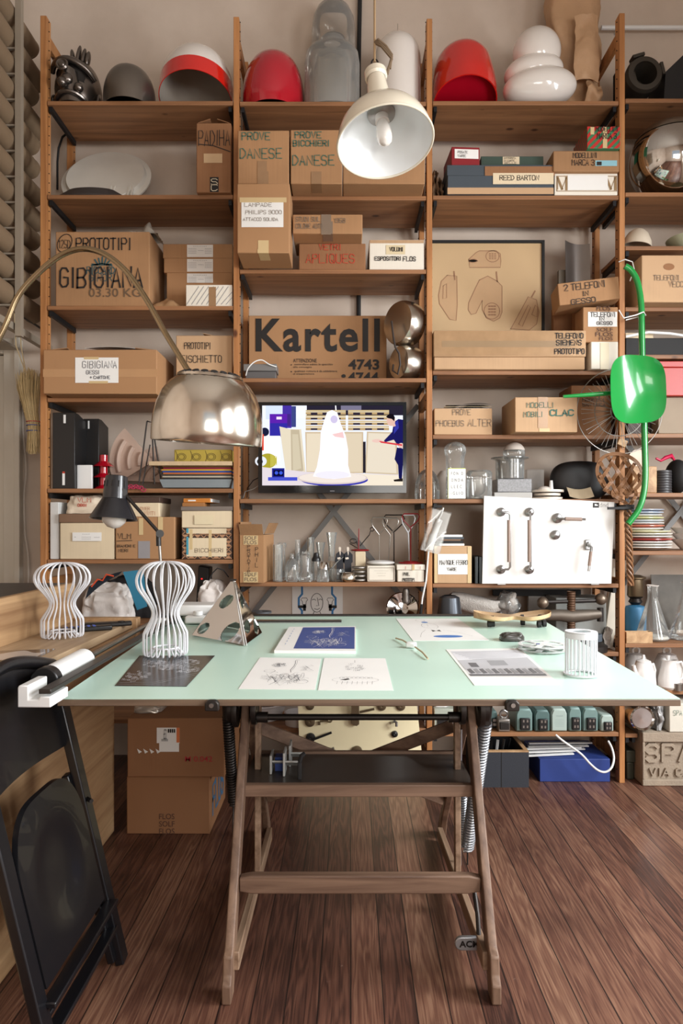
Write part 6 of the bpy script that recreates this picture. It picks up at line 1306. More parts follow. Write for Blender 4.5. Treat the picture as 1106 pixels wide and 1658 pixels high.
solo('white_papers', MB().box(wx(1013, YS+.03), wx(1058, YS+.03), YS+.03, YS+.22, zz_+.0005, wz(539, YS+.03)), CREAM, 'cream papers lying on the flat black case', 'paper', bevel=.002)
solo('white_tube', MB().tube([P(1013, 545, YS+.0), P(1050, 538, YS+.0), P(1085, 540, YS), P(1130, 547, YS)][::1], .007), WHITEP, 'white flexible tube arching in front of the flat black case', 'tube')
z = Z4(702)
b = Box('grey_box', 'grey-brown wooden box under the red box at the right edge', 1066, 1140, 643, z, YS+.01, .25, plain('grey_brown_wood', (150, 132, 112), .7, var=.15)); zl = z+b.H
b = Box('red_box', 'red lidded box on the grey-brown box at the right edge', 1064, 1142, 585, zl+.001, YS-.02, .25, plain('tomato_red_card', (172, 44, 34), .4), lid=.03)
b = Box('dark_slat_box', 'dark box with ribbed front behind the green stool', 1016, 1054, 650, z, YS+.08, .2, plain('dark_brown_card', (60, 44, 36), .6))
# shelf 798
z = Z4(798); ya = YS+.03
b = Box('wooden_box', 'plain pale wooden box behind the green tube', 1024, 1064, 755, z, ya, .15, PLY); solo('wooden_wheel', MB().cyl((wx(1048, ya), ya+.05, z+b.H+.022), (wx(1048, ya), ya+.09, z+b.H+.022), .045, n=32), plain('pale_disc', (220, 196, 176), .5), 'pale round disc standing on the plain wooden box', 'disc') if False else None
solo('pale_disc', MB().cyl((wx(1044, ya), ya+.08, z+b.H+.048), (wx(1044, ya), ya+.10, z+b.H+.048), .047, n=32), plain('pale_disc', (220, 196, 176), .5), 'pale round disc standing on the plain wooden box', 'disc')
k = ya/F
for i in range(9): solo('black_ring', MB().lathe([(.5*14*k, 0), (13.5*k, 0), (14*k, .004), (13.5*k, .0118), (.5*14*k, .0118)], (wx(1082, ya), ya+.06, z+.0132*i+.0003), 32), plain('ring_grey', (56, 54, 56), .4), ['black ring at the bottom of the stack'] [0] if i == 0 else ('black ring topmost of the stack' if i == 8 else 'black ring number %s from the bottom of the stack' % ['', 'two', 'three', 'four', 'five', 'six', 'seven', 'eight'][i]), 'ring', 'stack of black rings')
solo('black_bag', MB().ball((wx(1112, ya), ya+.1, z+.09), (.055, .08, .09), 28), BLACKM, 'black bag with handle at the right edge beside the rings', 'bag'); solo('magenta_clip', MB().tube([P(1062, 742, ya), P(1070, 746, ya), P(1078, 741, ya), P(1087, 738, ya), P(1092, 745, ya)], [.006, .007, .010, .012, .006], 10), plain('magenta_plastic', (190, 24, 70), .35), 'magenta plastic clip lying above the stack of black rings', 'clip')
# plates
z = Z4(892); g = random.Random(5); zz_ = z
cols = [((226,222,216),1), ((222,216,208),1), ((230,226,220),1), ((170,60,50),1), ((228,224,216),.98), ((222,218,206),1), ((226,220,180),.99), ((224,222,216),.85), ((206,120,96),.86), ((222,220,214),.86), ((208,214,220),.84), ((206,206,150),.88), ((224,222,214),.80), ((178,190,206),.86), ((168,176,190),.87)]
names = ['white', 'ivory', 'bright white', 'red-rimmed', 'off-white', 'cream', 'yellow-rimmed', 'smaller white', 'small coral', 'small pale', 'small grey-blue', 'small lime', 'small ivory', 'pale blue', 'top slate-blue']
stepz = (wz(826, ya)-z)/len(cols)
for i, (c, s_) in enumerate(cols):
    rr = 41*k*s_; solo('plate', MB().lathe([(.001, .002), (rr*.55, .0), (rr*.62, .003), (rr, stepz*1.1), (rr*.99, stepz*1.1+.004), (rr*.6, .008), (.001, .008)], (wx(1057 if s_ > .9 else 1050, ya)+g.uniform(-.004, .004), ya+.09, zz_+.0003), 44), plain('plate_%d' % i, c, .2, var=.02), '%s plate, %s in the stack at the right' % (names[i], ['lowest', 'second from the bottom', 'third from the bottom', 'fourth from the bottom', 'fifth from the bottom', 'sixth from the bottom', 'seventh from the bottom', 'eighth', 'seventh from the top', 'sixth from the top', 'fifth from the top', 'fourth from the top', 'third from the top', 'second from the top', 'topmost'][i]), 'plate', 'stack of plates'); zz_ += stepz
for i in range(3): solo('white_bowl', MB().lathe([(.001, .0), (.04, 0), (.045, .01), (.085, .052+.0), (.09, .056), (.083, .052), (.04, .014), (.001, .012)], (wx(1130, ya), ya+.09, z+.03*i+.0005), 40), plain('bowl_white', (214, 208, 202), .25), ['white bowl lowest of the three at the right edge', 'white bowl in the middle of the three at the right edge', 'white bowl topmost at the right edge beside the plates'][i], 'bowl', 'nested white bowls')
# shelf 1042: flask etc.
z = Z4(1042); ya = YS+.05; k = ya/F
fl = thing('conical_flask', 'large clear conical flask standing on the right shelf', 'flask', (wx(1067, ya), YS+.12, z))
part('flask_body', MB().lathe([(.001, .002), (24*k, .001), (27*k, .012), (26.5*k, .02), (8.5*k, 66*k), (8*k, 70*k), (8*k, 86*k), (9.5*k, 89*k), (9*k, 90*k)], (0,0,0), 44), GLASS, fl); part('rim', MB().tube([(9.3*k*math.cos(a*PI/12), 9.3*k*math.sin(a*PI/12), 89*k) for a in range(24)], .0022, 6, True), WHITEG, fl); part('dregs', MB().lathe([(.001, .003), (23.5*k, .003), (25*k, .012), (22*k, .022), (.001, .020)], (0,0,0), 36), plain('chalky_residue', (206, 198, 186), .6), fl)
m = MB(); 
fl2 = solo('conical_flask', MB().lathe([(.001, .002), (25*k, .001), (28*k, .012), (8.5*k, 70*k), (8*k, 92*k), (9.5*k, 94*k)], (wx(1126, ya), YS+.14, z), 40), GLASS, 'second clear flask cut off by the right edge of the picture', 'flask')
wt = thing('wooden_tray_box', 'small open wooden tray beside the conical flask', 'tray', (wx(1036, YS), YS+.002, z)); h = 21*k
m = MB(); m.box(-h, h, 0, .006, 0, 18*k); m.box(-h, h, .038, .044, 0, 18*k); m.box(-h, -h+.006, .006, .038, 0, 18*k); m.box(h-.006, h, .006, .038, 0, 18*k); m.box(-h+.006, h-.006, .006, .038, 0, .006); part('tray_body', m, PLY, wt, bevel=.001)
gl = thing('gas_lantern', 'old brass and blue camping lantern behind the wooden tray', 'lantern', (wx(1040, YS+.2), YS+.285, z)); k = (YS+.2)/F*.93
part('fuel_tank', MB().lathe([(.001, 0), (17*k, 0), (18*k, .01), (18*k, 44*k), (16*k, 50*k), (6*k, 53*k), (.001, 53*k)], (0,0,0), 28), plain('worn_blue_paint', (64, 128, 170), .5, var=.2), gl); part('burner', MB().lathe([(7*k, 53*k), (12*k, 58*k), (9*k, 64*k), (13*k, 67*k), (.001, 68*k)], (0,0,0), 24), IRON, gl); part('hood', MB().lathe([(13*k, 68*k), (14*k, 70*k), (13*k, 98*k), (18*k, 100*k), (18*k, 102*k), (8*k, 106*k), (.001, 106*k)], (0,0,0), 28), BRA, gl)
solo('paper_cone', MB().lathe([(19*k, 0), (4*k, 118*k), (.001, 118*k)], (wx(994, YS+.3), YS+.312, z), 28), plain('ivory_panel', (206, 196, 180), .6), 'tall pale paper cone right beside the post', 'cone')
solo('clear_cone', MB().lathe([(19*k, 0), (6*k, 62*k), (5.5*k, 62*k)], (wx(1022, YS+.08), YS+.10, z), 28), FILM, 'short clear plastic cone in front of the paper cone', 'cone') if False else None
solo('dark_metal_sheet', MB().obox(P(1084, 975, YS+.30)+Vector((.0, .0, .0)), (.19, .006, wz(938, YS+.28)-z), Matrix.Rotation(R(-6), 3, 'X')), plain('mottled_dark_sheet', (86, 78, 68), .5, var=.5, scale=14), 'dark mottled sheet leaning behind the conical flask', 'sheet')
# teapots
z = Z4(1118); PORC = plain('white_porcelain', (232, 228, 224), .15, var=.02, coat=.5)
def teapot(px, pyt, Y, label, kind, s=1.0, group=None):
    t = thing('teapot', label, 'teapot', (wx(px, Y), Y, z), 0, group); k = Y/F; H = (wz(pyt, Y)-z); r = .085*s
    part('body', MB().lathe([(.001, 0), (r*.95, 0), (r, .01), (r*.9, H*.45), (r*.6, H*.78), (r*.55, H*.80)], (0,0,0), 36), PORC, t)
    part('lid', MB().lathe([(r*.58, H*.80), (r*.55, H*.83), (r*.2, H*.88), (.001, H*.89)], (0,0,0), 32), PORC, t)
    if kind == 'ring': part('lid_ring', MB().tube([(.018*math.cos(a*PI/8), 0, H*.94+.018*math.sin(a*PI/8)) for a in range(16)], .006, 8, True), PORC, t)
    else: part('lid_knob', MB().cyl((0, 0, H*.88), (0, 0, H), .009, .006), PORC, t)
    if kind != 'ring':
        part('handle', MB().tube([(r*.75, 0, H*.66), (r*1.25, 0, H*.68), (r*1.5, 0, H*.5), (r*1.4, 0, H*.28), (r*.95, 0, H*.18)], .008, 10), PORC, t); part('spout', MB().tube([(-r*.8, 0, H*.3), (-r*1.1, 0, H*.5), (-r*1.3, 0, H*.75)], [.018, .014, .009], 12), PORC, t)
    return t
teapot(1030, 1050, YS+.19, 'white teapot with ring lid, back left beside the post', 'ring', .92); teapot(1080, 1050, YS+.19, 'white teapot with ring lid, back right', 'ring', .94)
teapot(1042, 1060, YS+.02, 'white teapot with upright knob lid in front of the back-left ring-lid teapot', 'knob', .74).rotation_euler = (0, 0, R(32)); 
t = thing('white_jug', 'white porcelain jug with big loop handle at the shelf front', 'jug', (wx(1091, YS-.0), YS+.05, z)); k = YS/F
part('body', MB().lathe([(.001, 0), (15*k, 0), (18*k, .012), (17*k, 16*k), (12*k, 36*k), (11*k, 44*k), (12.5*k, 47*k), (11*k, 46*k), (10*k, 40*k)], (0,0,0), 32), PORC, t); part('handle', MB().tube([(10*k, 0, 41*k), (20*k, 0, 43*k), (25*k, 0, 32*k), (22*k, 0, 17*k), (15*k, 0, 12*k)], .007, 10), PORC, t)
part('lid_knob', MB().cyl((-2*k, 0, 46*k), (-2*k, 0, 54*k), .008, .012), PORC, t)
solo('tin_can', MB().cyl((wx(1103, YS-.03), YS+.0, z), (wx(1103, YS-.03), YS+.0, z+.035), .022, n=24), DULL, 'small tin can at the front of the teapot shelf', 'can')
# lowest shelf
z = Z4(1188)
t = thing('metal_canister', 'round metal canister lying with its lid towards the room', 'canister', (wx(1036, YS), YS-.02, .268)); M = Matrix.Rotation(R(90), 3, 'X'); rr = 21*YS/F
part('drum', MB().lathe([(.001, -.2), (rr, -.2), (rr, .0), (rr*.96, .012)], (0, 0, rr+.001), 36, M), ALU, t); part('lid', MB().lathe([(rr*.96, .012), (rr*.88, .02), (rr*.82, .014), (rr*.76, .008), (.001, .006)], (0, 0, rr+.001), 36, M), CHROME, t)
lump('plastic_film', 'crumpled clear film stuffed beside the round metal canister', 'packaging', 1063, 1080, 1140, .268, YS-.03, .14, plain('grey_clear_film', (176, 176, 176), .25, .2, var=.3, scale=25), 51, .3)
b = Box('white_box', 'pale box standing on top of the stone-grey carved crate', 1084, 1150, 1139, .268, YS-.04, .3, plain('off_white_card', (214, 208, 194), .6)); b.write([('SPA', 1090, 1150, 1104, 1158)], INKG, .6)
Ys = 1.30*F/(1273-HY)
t = thing('carved_crate', 'stone-grey crate carved with the letters SPA and VIA CA on the floor', 'crate', (wx(1112, Ys), Ys, 0)); H = .2665; x0, x1 = wx(1041, Ys), wx(1183, Ys); cx = wx(1112, Ys)
STONE = plain('stone_grey_wood', (158, 142, 124), .8, var=.2, scale=20, bump=.6)
part('crate_body', MB().box(x0-cx, x1-cx, .02, .36, 0, H), STONE, t, bevel=.008)
m = MB(); m.box(x0-cx, x1-cx, .0, .0195, H*.82, H); m.box(x0-cx, x1-cx, .0, .0195, 0, H*.12); m.box(x0-cx, x0-cx+.012, .001, .0195, H*.12, H*.82); part('border', m, STONE, t, bevel=.004)
lxx = lambda px: wx(px, Ys)-cx
def raised(text, xa, xb, za, zb, w):
    q = MB(); x = 0; n = []
    for ch_ in text: n.append(x); x += 3.2 if ch_ in 'I ' else 5.6
    tot = x-1.6; sx = (xb-xa)/tot; sz = (zb-za)/6
    for ch_, ax in zip(text, n):
        for st in GL.get(ch_, '').split(';'):
            if not st: continue
            p = [Vector((xa+(ax+int(c[0]) - (1 if ch_ == 'I' else 0))*sx, .0142, za+int(c[1])*sz)) for c in st.split('-')]
            for i in range(len(p)-1): q.beam(p[i]-(p[i+1]-p[i]).normalized()*w*.3, p[i+1]+(p[i+1]-p[i]).normalized()*w*.3, w, .0115+.0004*(i % 4)+.0002*(len(q.v) % 3), up=(0, 1, 0))
    return q
part('carved_letters', raised('SPA', lxx(1048), lxx(1122), H*.46, H*.76, .016), STONE, t); part('carved_letters', raised('VIA CA', lxx(1054), lxx(1120), H*.18, H*.31, .006), STONE, t)
gb = Box('green_tin', 'dark green metal tin on the floor between post and carved crate', 1015, 1027, 1215, 0, 1.30*F/(1266-HY)+.03, .15, plain('dark_green_tin', (62, 64, 52), .4, .3), lid=.06, bevel=.006)

# ================================================================ left side: tube rack, broom, cord
rk = thing('tube_rack', 'tall metal rack holding rolled drawing tubes high on the left', 'rack', (-1.60, 3.40, wz(560, 3.4)))
RACK = plain('pale_rack_steel', (160, 148, 132), .5, .3, var=.1)
Xr = -1.585; pz0 = wz(545, 3.36)
part('upright', MB().box(Xr-.016, Xr+.013, 3.345, 3.375, pz0, ZC-.001), RACK, rk, world=True)
part('upright', MB().box(-2.2, -2.165, 3.34, 3.38, pz0, ZC-.001), RACK, rk, world=True)
part('upright', MB().box(Xr-.019, Xr+.019, 2.3, 2.34, pz0+.0, ZC-.001), RACK, rk, world=True)
part('bottom_rail', MB().beam((Xr-.04, 2.3, pz0+.05), (Xr-.04, 3.8, pz0+.05), .03, .035), RACK, rk, world=True)
part('bottom_panel', MB().box(-2.2, Xr-.16, 2.32, 3.7, pz0+.02, pz0+.03), RACK, rk, world=True)
TUBE = plain('grey_brown_card_tube', (128, 106, 82), .75, var=.08)
for k in range(13):
    zz_ = wz(78+41.5*k, 3.36)
    if zz_ < pz0+.08: break
    part('shelf_bar', MB().box(-2.16, Xr-.02, 3.352, 3.368, zz_-.008, zz_), RACK, rk, world=True); part('shelf_bar', MB().box(-2.16, Xr-.02, 2.312, 2.328, zz_-.008, zz_), RACK, rk, world=True)
NAME = ['first', 'second', 'third', 'fourth', 'fifth', 'sixth', 'seventh', 'eighth', 'ninth', 'tenth', 'eleventh', 'twelfth', 'thirteenth']
for k in range(-1, 12):
    zz_ = wz(78+41.5*k, 3.36); rr = .054
    if zz_ < pz0+.08: break
    for j in range(2):
        if j: continue
        x = Xr-.022-rr-j*(2*rr+.01); g = random.Random(k)
        e = 3.62+g.uniform(-.02, .1)
        t = thing('drawing_tube', '%s brown drawing tube from the top of the rack on the left' % NAME[k+1], 'tube', (x, e-.7, zz_+.001), 0, 'drawing tubes in the rack')
        part('tube_wall', MB().cyl((0, -.72, rr), (0, .70, rr), rr, n=28), TUBE, t); part('end_cap', MB().cyl((0, .7, rr), (0, .712, rr), rr*1.02, n=28), TUBE, t)
# hand broom
Yb = 3.50; bl = thing('hand_broom', 'straw hand broom hanging by two cords left of the shelving', 'broom', (wx(48, Yb), Yb, wz(735, Yb)))
STR = plain('broom_straw', (196, 172, 126), .8, var=.2, scale=40)
for px in (23, 31): part('cord', MB().tube([P(px, 508, Yb), P(px+3, 560, Yb), P(42, 604, Yb)], .003), plain('hemp_cord', (190, 168, 130), .8), bl, world=True)
m = MB(); g = random.Random(2)
for k in range(240):
    a, r0 = g.uniform(0, 6.28), math.sqrt(g.random()); c_, s_ = r0*math.cos(a), r0*math.sin(a); j = g.uniform(-3, 3)
    m.tube([P(47+21*c_+j, 600+abs(c_)*10+g.uniform(-6, 14), Yb+.05*s_), P(47+19*c_+j*.6, 630, Yb+.045*s_), P(50+12*c_, 665, Yb+.035*s_), P(55+10*c_, 692, Yb+.03*s_), P(57+13*c_+j, 712+g.uniform(0, 24), Yb+.045*s_)], .0015, 4, cap=False)
o_ = part('straw', m, STR, bl, world=True)
for i, py in enumerate((683, 689, 698)): part('binding', MB().tube([Vector((wx(55, Yb)+.036*math.cos(a*PI/10), Yb+.032*math.sin(a*PI/10), wz(py, Yb))) for a in range(20)], .0024, 6, True), (plain('red_thread', (170, 60, 60), .7), plain('blue_thread', (80, 90, 140), .7), plain('blue_thread', (80, 90, 140), .7))[i], bl, world=True)
solo('hanging_cable', MB().tube(spl([P(x, y, YW-.02) for x, y in ((38, 640), (37, 690), (42, 760), (39, 800), (40, 860), (46, 910), (44, 985))]), .006), plain('cord_white', (208, 198, 186), .6), 'white cord hanging down beside the door at the left', 'cord')
solo('cord_hook', MB().cyl(P(27, 506, 3.5), P(27, 506, 3.5)+Vector((0, .36, 0)), .006), IRON, 'small iron peg from which the hand broom hangs', 'peg')

# ================================================================ the wooden bench / chest at the left
BY0, BY1 = 1.15, 2.90; BX = -.88; BZ = .896
bn = thing('wooden_bench', 'old wooden chest bench with raised back board along the left side', 'bench', (-1.2, 2.0, 0))
CH_ = wood('old_chest_wood', (134, 98, 66), (198, 162, 120), 'Y', knots=False, scale=.5); TOPW = wood('bench_top_wood', (150, 122, 92), (190, 164, 132), 'Y', knots=False, scale=.6)
part('chest', MB().box(-1.62, -.965, BY0, BY1, 0, BZ-.03), PLY, bn, bevel=.004, world=True)
part('top', MB().box(-1.13, BX, BY0, BY1-.03, BZ-.0299, BZ), TOPW, bn, bevel=.003, world=True)
part('front_board', MB().box(-.964, BX+.012, BY0+.005, BY1-.035, BZ-.14, BZ-.031), CH_, bn, bevel=.003, world=True)
part('rear_lip', MB().box(-1.13, BX+.02, BY1-.0295, BY1+.02, BZ-.10, BZ+.012), CH_, bn, bevel=.003, world=True)
part('back_board', MB().box(-1.16, -1.131, BY0, BY1, BZ-.02, 1.055), CH_, bn, bevel=.003, world=True)
part('dark_top', MB().box(-1.62, -1.161, BY0, BY1+.05, BZ-.029, 1.05), plain('worn_dark_top', (48, 42, 40), .45, var=.4, scale=14), bn, bevel=.006, world=True)
solo('bench_clutter_jar', MB().cyl((-1.12, 3.02, .93), (-1.12, 3.02, 1.06), .035, n=24), plain('label_blue_grey', (150, 158, 160), .4), 'small pale jar behind the bench seen through the wire lamp', 'jar') if False else None
rc = thing('remote_control', 'black remote control with blue keys lying on the wooden bench', 'remote', (-.97, 2.60, BZ+.001), R(-62))
part('case', MB().box(-.02, .025, -.1, .09, 0, .018), BLACK, rc, bevel=.005); m = MB()
for i in range(3):
    for j in range(6): m.box(-.013+.012*i, -.006+.012*i, -.08+.02*j, -.07+.02*j, .0178, .020)
part('keys', m, plain('key_blue', (70, 90, 170), .5), rc)
rc = thing('remote_control', 'plain black remote control behind the blue-keyed one on the bench', 'remote', (-.93, 2.72, BZ+.001), R(-70)); part('case', MB().box(-.022, .022, -.09, .09, 0, .016), BLACK, rc, bevel=.005); part('keys', MB().cyl((0, .05, .0155), (0, .05, .018), .014, n=20), IRON, rc)
def sheet(name, label, cat, pts, th=.0009, mat=PAPER, z_of=None):
    """a sheet given by its four corners (far left, far right, near right, near left)"""
    c = sum(pts, Vector())/4; t = thing(name, label, cat, (c.x, c.y, min(p.z for p in pts)))
    up = Vector((0, 0, th)); b = [p+Vector((0, 0, .0004)) for p in pts]
    part('paper', MB().add(b+[p+up for p in b], [(0,1,2,3), (7,6,5,4), (0,4,5,1), (1,5,6,2), (2,6,7,3), (3,7,4,0)]), mat, t, world=True)
    A, B_, C_, D_ = [p+up+Vector((0, 0, .0003)) for p in b]
    def uv(u, v, l=0.0): return (A*(1-u)+B_*u)*(1-v) + (D_*(1-u)+C_*u)*v + Vector((0, 0, l))
    return t, uv
tb, uv = sheet('glossy_print', 'glossy photograph lying at the near end of the wooden bench', 'print', [Vector((-1.12, 2.18, BZ)), Vector((-.93, 2.22, BZ)), Vector((-.90, 1.72, BZ)), Vector((-1.12, 1.66, BZ))], mat=plain('glossy_dark_print', (92, 80, 72), .08, var=.5, scale=5))
m = MB().surf(lambda u, v: uv(.05+.9*u, .08+.3*v+.05*math.sin(9*u)), 20, 4); part('picture', m, plain('glossy_pale_print', (190, 184, 180), .08, var=.2, scale=6), tb, world=True)

# ================================================================ folding chair at the left
LAQ = plain('black_lacquer', (13, 13, 17), .36, var=.15, coat=.15)
cr_ = thing('folding_chair', 'black wooden folding chair, folded and leaning against the bench', 'chair', (-.72, 1.8, 0))
def cp(v, h, o=0.0):             # v along the chair's width (far 0 .. near 1), h its height, o out of the plane to the right
    X = -.652-.19*h/.92; return Vector((X+.03*o*10*.1+o, 2.03-.46*v-.055*h/.92, h))
for v in (0, 1):
    part('front_leg', MB().beam(cp(v, 0.004), cp(v, .90), .026, .046, up=(0, 1, 0)), LAQ, cr_, bevel=.004, world=True)
    part('rear_leg', MB().beam(cp(.05+.90*v, .02, -.016), cp(.05+.90*v, .58, -.022), .022, .034, up=(0, 1, 0)), LAQ, cr_, bevel=.004, world=True)
def plate(f, th, nm, mt=LAQ, nu=24, nv=14):
    part(nm, MB().surf(f, nu, nv, (-th, 0, 0)), mt, cr_, world=True, bevel=0)
plate(lambda u, v: cp(.045+.91*u, .665+.235*v+ .035*math.sin(PI*u)*v, -.004-.02*math.sin(PI*u)), .012, 'backrest')
part('top_rail', MB().tube([cp(-.0+1.0*k/16, .895+.045*math.sin(PI*k/16), -.012*math.sin(PI*k/16)) for k in range(17)], .017, 10), LAQ, cr_, world=True)
def seat(u, v):
    w_ = 1-.16*max(0, v-.72)**2/.0784; s_ = .53+(u-.5)*w_*.84; dish = .016*math.exp(-(((u-.5)/.28)**2+((v-.48)/.30)**2)**2)
    top = .62-.05*abs(2*u-1)**4
    return cp(s_, .225+(top-.225)*v, .016-dish)
plate(seat, .014, 'seat', LAQ, 30, 30)
for h, o in ((.195, .018), (.115, .0), (.155, -.012)): part('stretcher', MB().beam(cp(.02, h, o), cp(.98, h, o), .014, .035, up=(1, 0, 0)), LAQ, cr_, bevel=.003, world=True)
part('hinge', MB().cyl(cp(-.015, .50, .0), cp(.05, .50, .03), .006), IRON, cr_, world=True)

# ================================================================ drawing table
dt = thing('drawing_table', 'big wooden drafting table with a mint green top and sprung trestle base', 'table', (.06, 2.1, 0))
TXL, TXR, TYB = -.742, .886, 3.10
EDGE = wood('dark_table_edge', (84, 66, 52), (130, 108, 88), 'X', knots=False)
def slab(x0, x1, y0, y1, top, bot):
    return MB().add([(x0,y0,tz(y0)-bot),(x1,y0,tz(y0)-bot),(x1,y1,tz(y1)-bot),(x0,y1,tz(y1)-bot),(x0,y0,tz(y0)-top),(x1,y0,tz(y0)-top),(x1,y1,tz(y1)-top),(x0,y1,tz(y1)-top)], [(3,2,1,0),(4,5,6,7),(0,1,5,4),(1,2,6,5),(2,3,7,6),(3,0,4,7)])
part('tabletop', slab(TXL, TXR, TY0, TYB, .0022, .020), EDGE, dt, bevel=.002, world=True)
part('laminate', slab(TXL+.002, TXR-.002, TY0+.001, TYB-.002, 0, .0021), MINT, dt, 'mint green laminate surface', world=True)
part('rear_edge_strip', slab(TXL, TXR, TYB+.0002, TYB+.03, -.006, .02), IRON, dt, world=True)
for px in (343, 830):
    x = wx(px, 1.765); part('clamp', MB().prism([(-.018, -.016), (.018, -.016), (.018, .004), (.010, .012), (-.010, .012), (-.018, .004)], (x, 1.762, tz(1.76)-.012), (1,0,0), (0,0,1), (0, .0175, 0)), IRON, dt, world=True, bevel=.003); part('clamp_screw', MB().cyl((x, 1.757, tz(1.76)-.012), (x, 1.762, tz(1.76)-.012), .006, n=14), STEEL, dt, world=True)
for x in (-.45, .55): part('batten', slab(x-.03, x+.03, TY0+.15, TYB-.1, .0205, .055), OAK, dt, world=True)
XL, XR = -.312, .42
OAKL = wood('light_worn_oak', (112, 86, 66), (164, 136, 112), 'Y', knots=False)
for i, X in enumerate((XL, XR)):
    s_ = -1 if i == 0 else 1
    # front leg: raking board with a shaped foot
    def FP(y, z_): return (y, z_)
    prof = [(1.845, 0), (1.90, 0), (1.915, .045), (1.93, .09), (1.955, .115), (2.29, .74), (2.24, .76), (1.895, .13), (1.868, .115), (1.862, .07), (1.845, .05)]
    part('front_leg', MB().prism(prof, (X-.013, 0, 0), (0,1,0), (0,0,1), (.026, 0, 0)), OAK, dt, bevel=.004, world=True)
    prof = [(2.83, 0), (2.89, 0), (2.875, .05), (2.84, .09), (2.30, .70), (2.26, .68), (2.78, .10)]
    part('rear_leg', MB().prism(prof, (X-.013, 0, 0), (0,1,0), (0,0,1), (.026, 0, 0)), OAK, dt, bevel=.004, world=True)
    part('floor_runner', MB().beam((X-s_*.016, 1.90, .085), (X-s_*.016, 2.80, .035), .022, .05), OAKL, dt, bevel=.003, world=True)
    part('post', MB().beam((X-s_*.032, 2.28, .08), (X-s_*.032, 2.30, .74), .02, .03, up=(0,1,0)), OAKL, dt, bevel=.003, world=True)
    # pulley wheels at the apex
    zc, yc_ = .705, 2.22; xo = X+s_*.0; W_ = MB()
    for dx, r_ in ((-.030, .052), (.030, .060), (.046, .045)):
        part('pulley', MB().lathe([(.008, -.006), (r_*.5, -.005), (r_*.8, -.004), (r_, -.008), (r_*1.02, 0), (r_, .008), (r_*.8, .004), (r_*.5, .005), (.008, .006)], (X+s_*dx, yc_, zc), 36, Matrix.Rotation(R(90), 3, 'Y')), IRON, dt, world=True)
    part('apex_block', MB().box(X-.0125, X+.0125, 2.20, 2.34, .762, tz(2.2)-.057), OAK, dt, world=True)
part('shaft', MB().cyl((XL+.03, 2.22, .675), (XR-.03, 2.22, .675), .010, n=16), IRON, dt, world=True)
for x in (XL+.055, XR-.055): part('shaft_collar', MB().cyl((x-.018, 2.22, .675), (x+.018, 2.22, .675), .017, n=16), IRON, dt, world=True)
part('front_stretcher', MB().add([(a, y, z_) for (a, hh) in ((XL+.014, .020), (XL+.05, .0265), (XR-.05, .0265), (XR-.014, .020)) for (y, z_) in ((1.985, .252-hh), (2.015, .252-hh), (2.015, .252+hh), (1.985, .252+hh))], [(0,1,2,3), (15,14,13,12)] + [(4*i+j, 4*i+4+j, 4*i+4+(j+1) % 4, 4*i+(j+1) % 4) for i in range(3) for j in range(4)]), OAKX, dt, bevel=.004, world=True)
part('tray_board', MB().box(XL+.002, XR-.004, 2.15, 2.43, .468, .484), plain('stained_tray_board', (62, 54, 48), .32, var=.3, scale=5), dt, world=True)
part('tray_lip', MB().box(XL-.0, XR+.004, 2.125, 2.149, .452, .490), OAKX, dt, bevel=.003, world=True)
part('tray_rear_lip', MB().box(XL+.015, XR-.015, 2.431, 2.448, .455, .493), OAKX, dt, bevel=.002, world=True)
part('cross_brace', MB().beam((XL+.015, 2.42, .585), (XR-.015, 2.70, .215), .018, .045), OAKX, dt, bevel=.003, world=True)
part('cross_brace', MB().beam((XR-.015, 2.44, .585), (XL+.015, 2.72, .215), .018, .045), OAKX, dt, bevel=.003, world=True)
def coil(p0, p1, r, n, w_, mat, nm='spring'):
    p0, p1 = Vector(p0), Vector(p1); d = (p1-p0); L = d.length; d.normalize(); a = d.orthogonal().normalized(); b_ = d.cross(a)
    part(nm, MB().tube([p0+d*(L*k/(n*10))+a*(r*math.cos(k*PI/5))+b_*(r*math.sin(k*PI/5)) for k in range(n*10+1)], w_, 5), mat, dt, world=True)
SPR = plain('spring_steel', (150, 152, 156), .35, .8)
Yp = 2.24
coil(P(786, 1168, Yp), P(757, 1372, 2.40), .020, 46, .0042, SPR); part('spring_cap', MB().cyl(P(788, 1142, Yp), P(785.5, 1172, Yp), .019, .018, n=18), IRON, dt, world=True); part('spring_cord', MB().tube([P(757, 1372, 2.40), P(757, 1400, 2.40)], .003), IRON, dt, world=True)
coil(P(369, 1160, Yp), P(378, 1300, 2.36), .016, 34, .0038, IRON); part('spring_cap', MB().cyl(P(368, 1142, Yp), P(369.2, 1164, Yp), .017, n=18), IRON, dt, world=True); part('spring_cord', MB().tube([P(378, 1298, 2.36), P(377, 1385, 2.3)], .003), IRON, dt, world=True)
coil(P(749, 1285, 2.42), P(750, 1368, 2.46), .014, 22, .0036, SPR); part('spring_rod', MB().tube([P(746, 1180, 2.33), P(745, 1290, 2.42), P(745, 1400, 2.48)], .006), STEEL, dt, world=True)
for py in (1362, 1378): part('spring_peg', MB().cyl(P(750, py, 2.46), P(762, py, 2.46), .006), STEEL, dt, world=True)
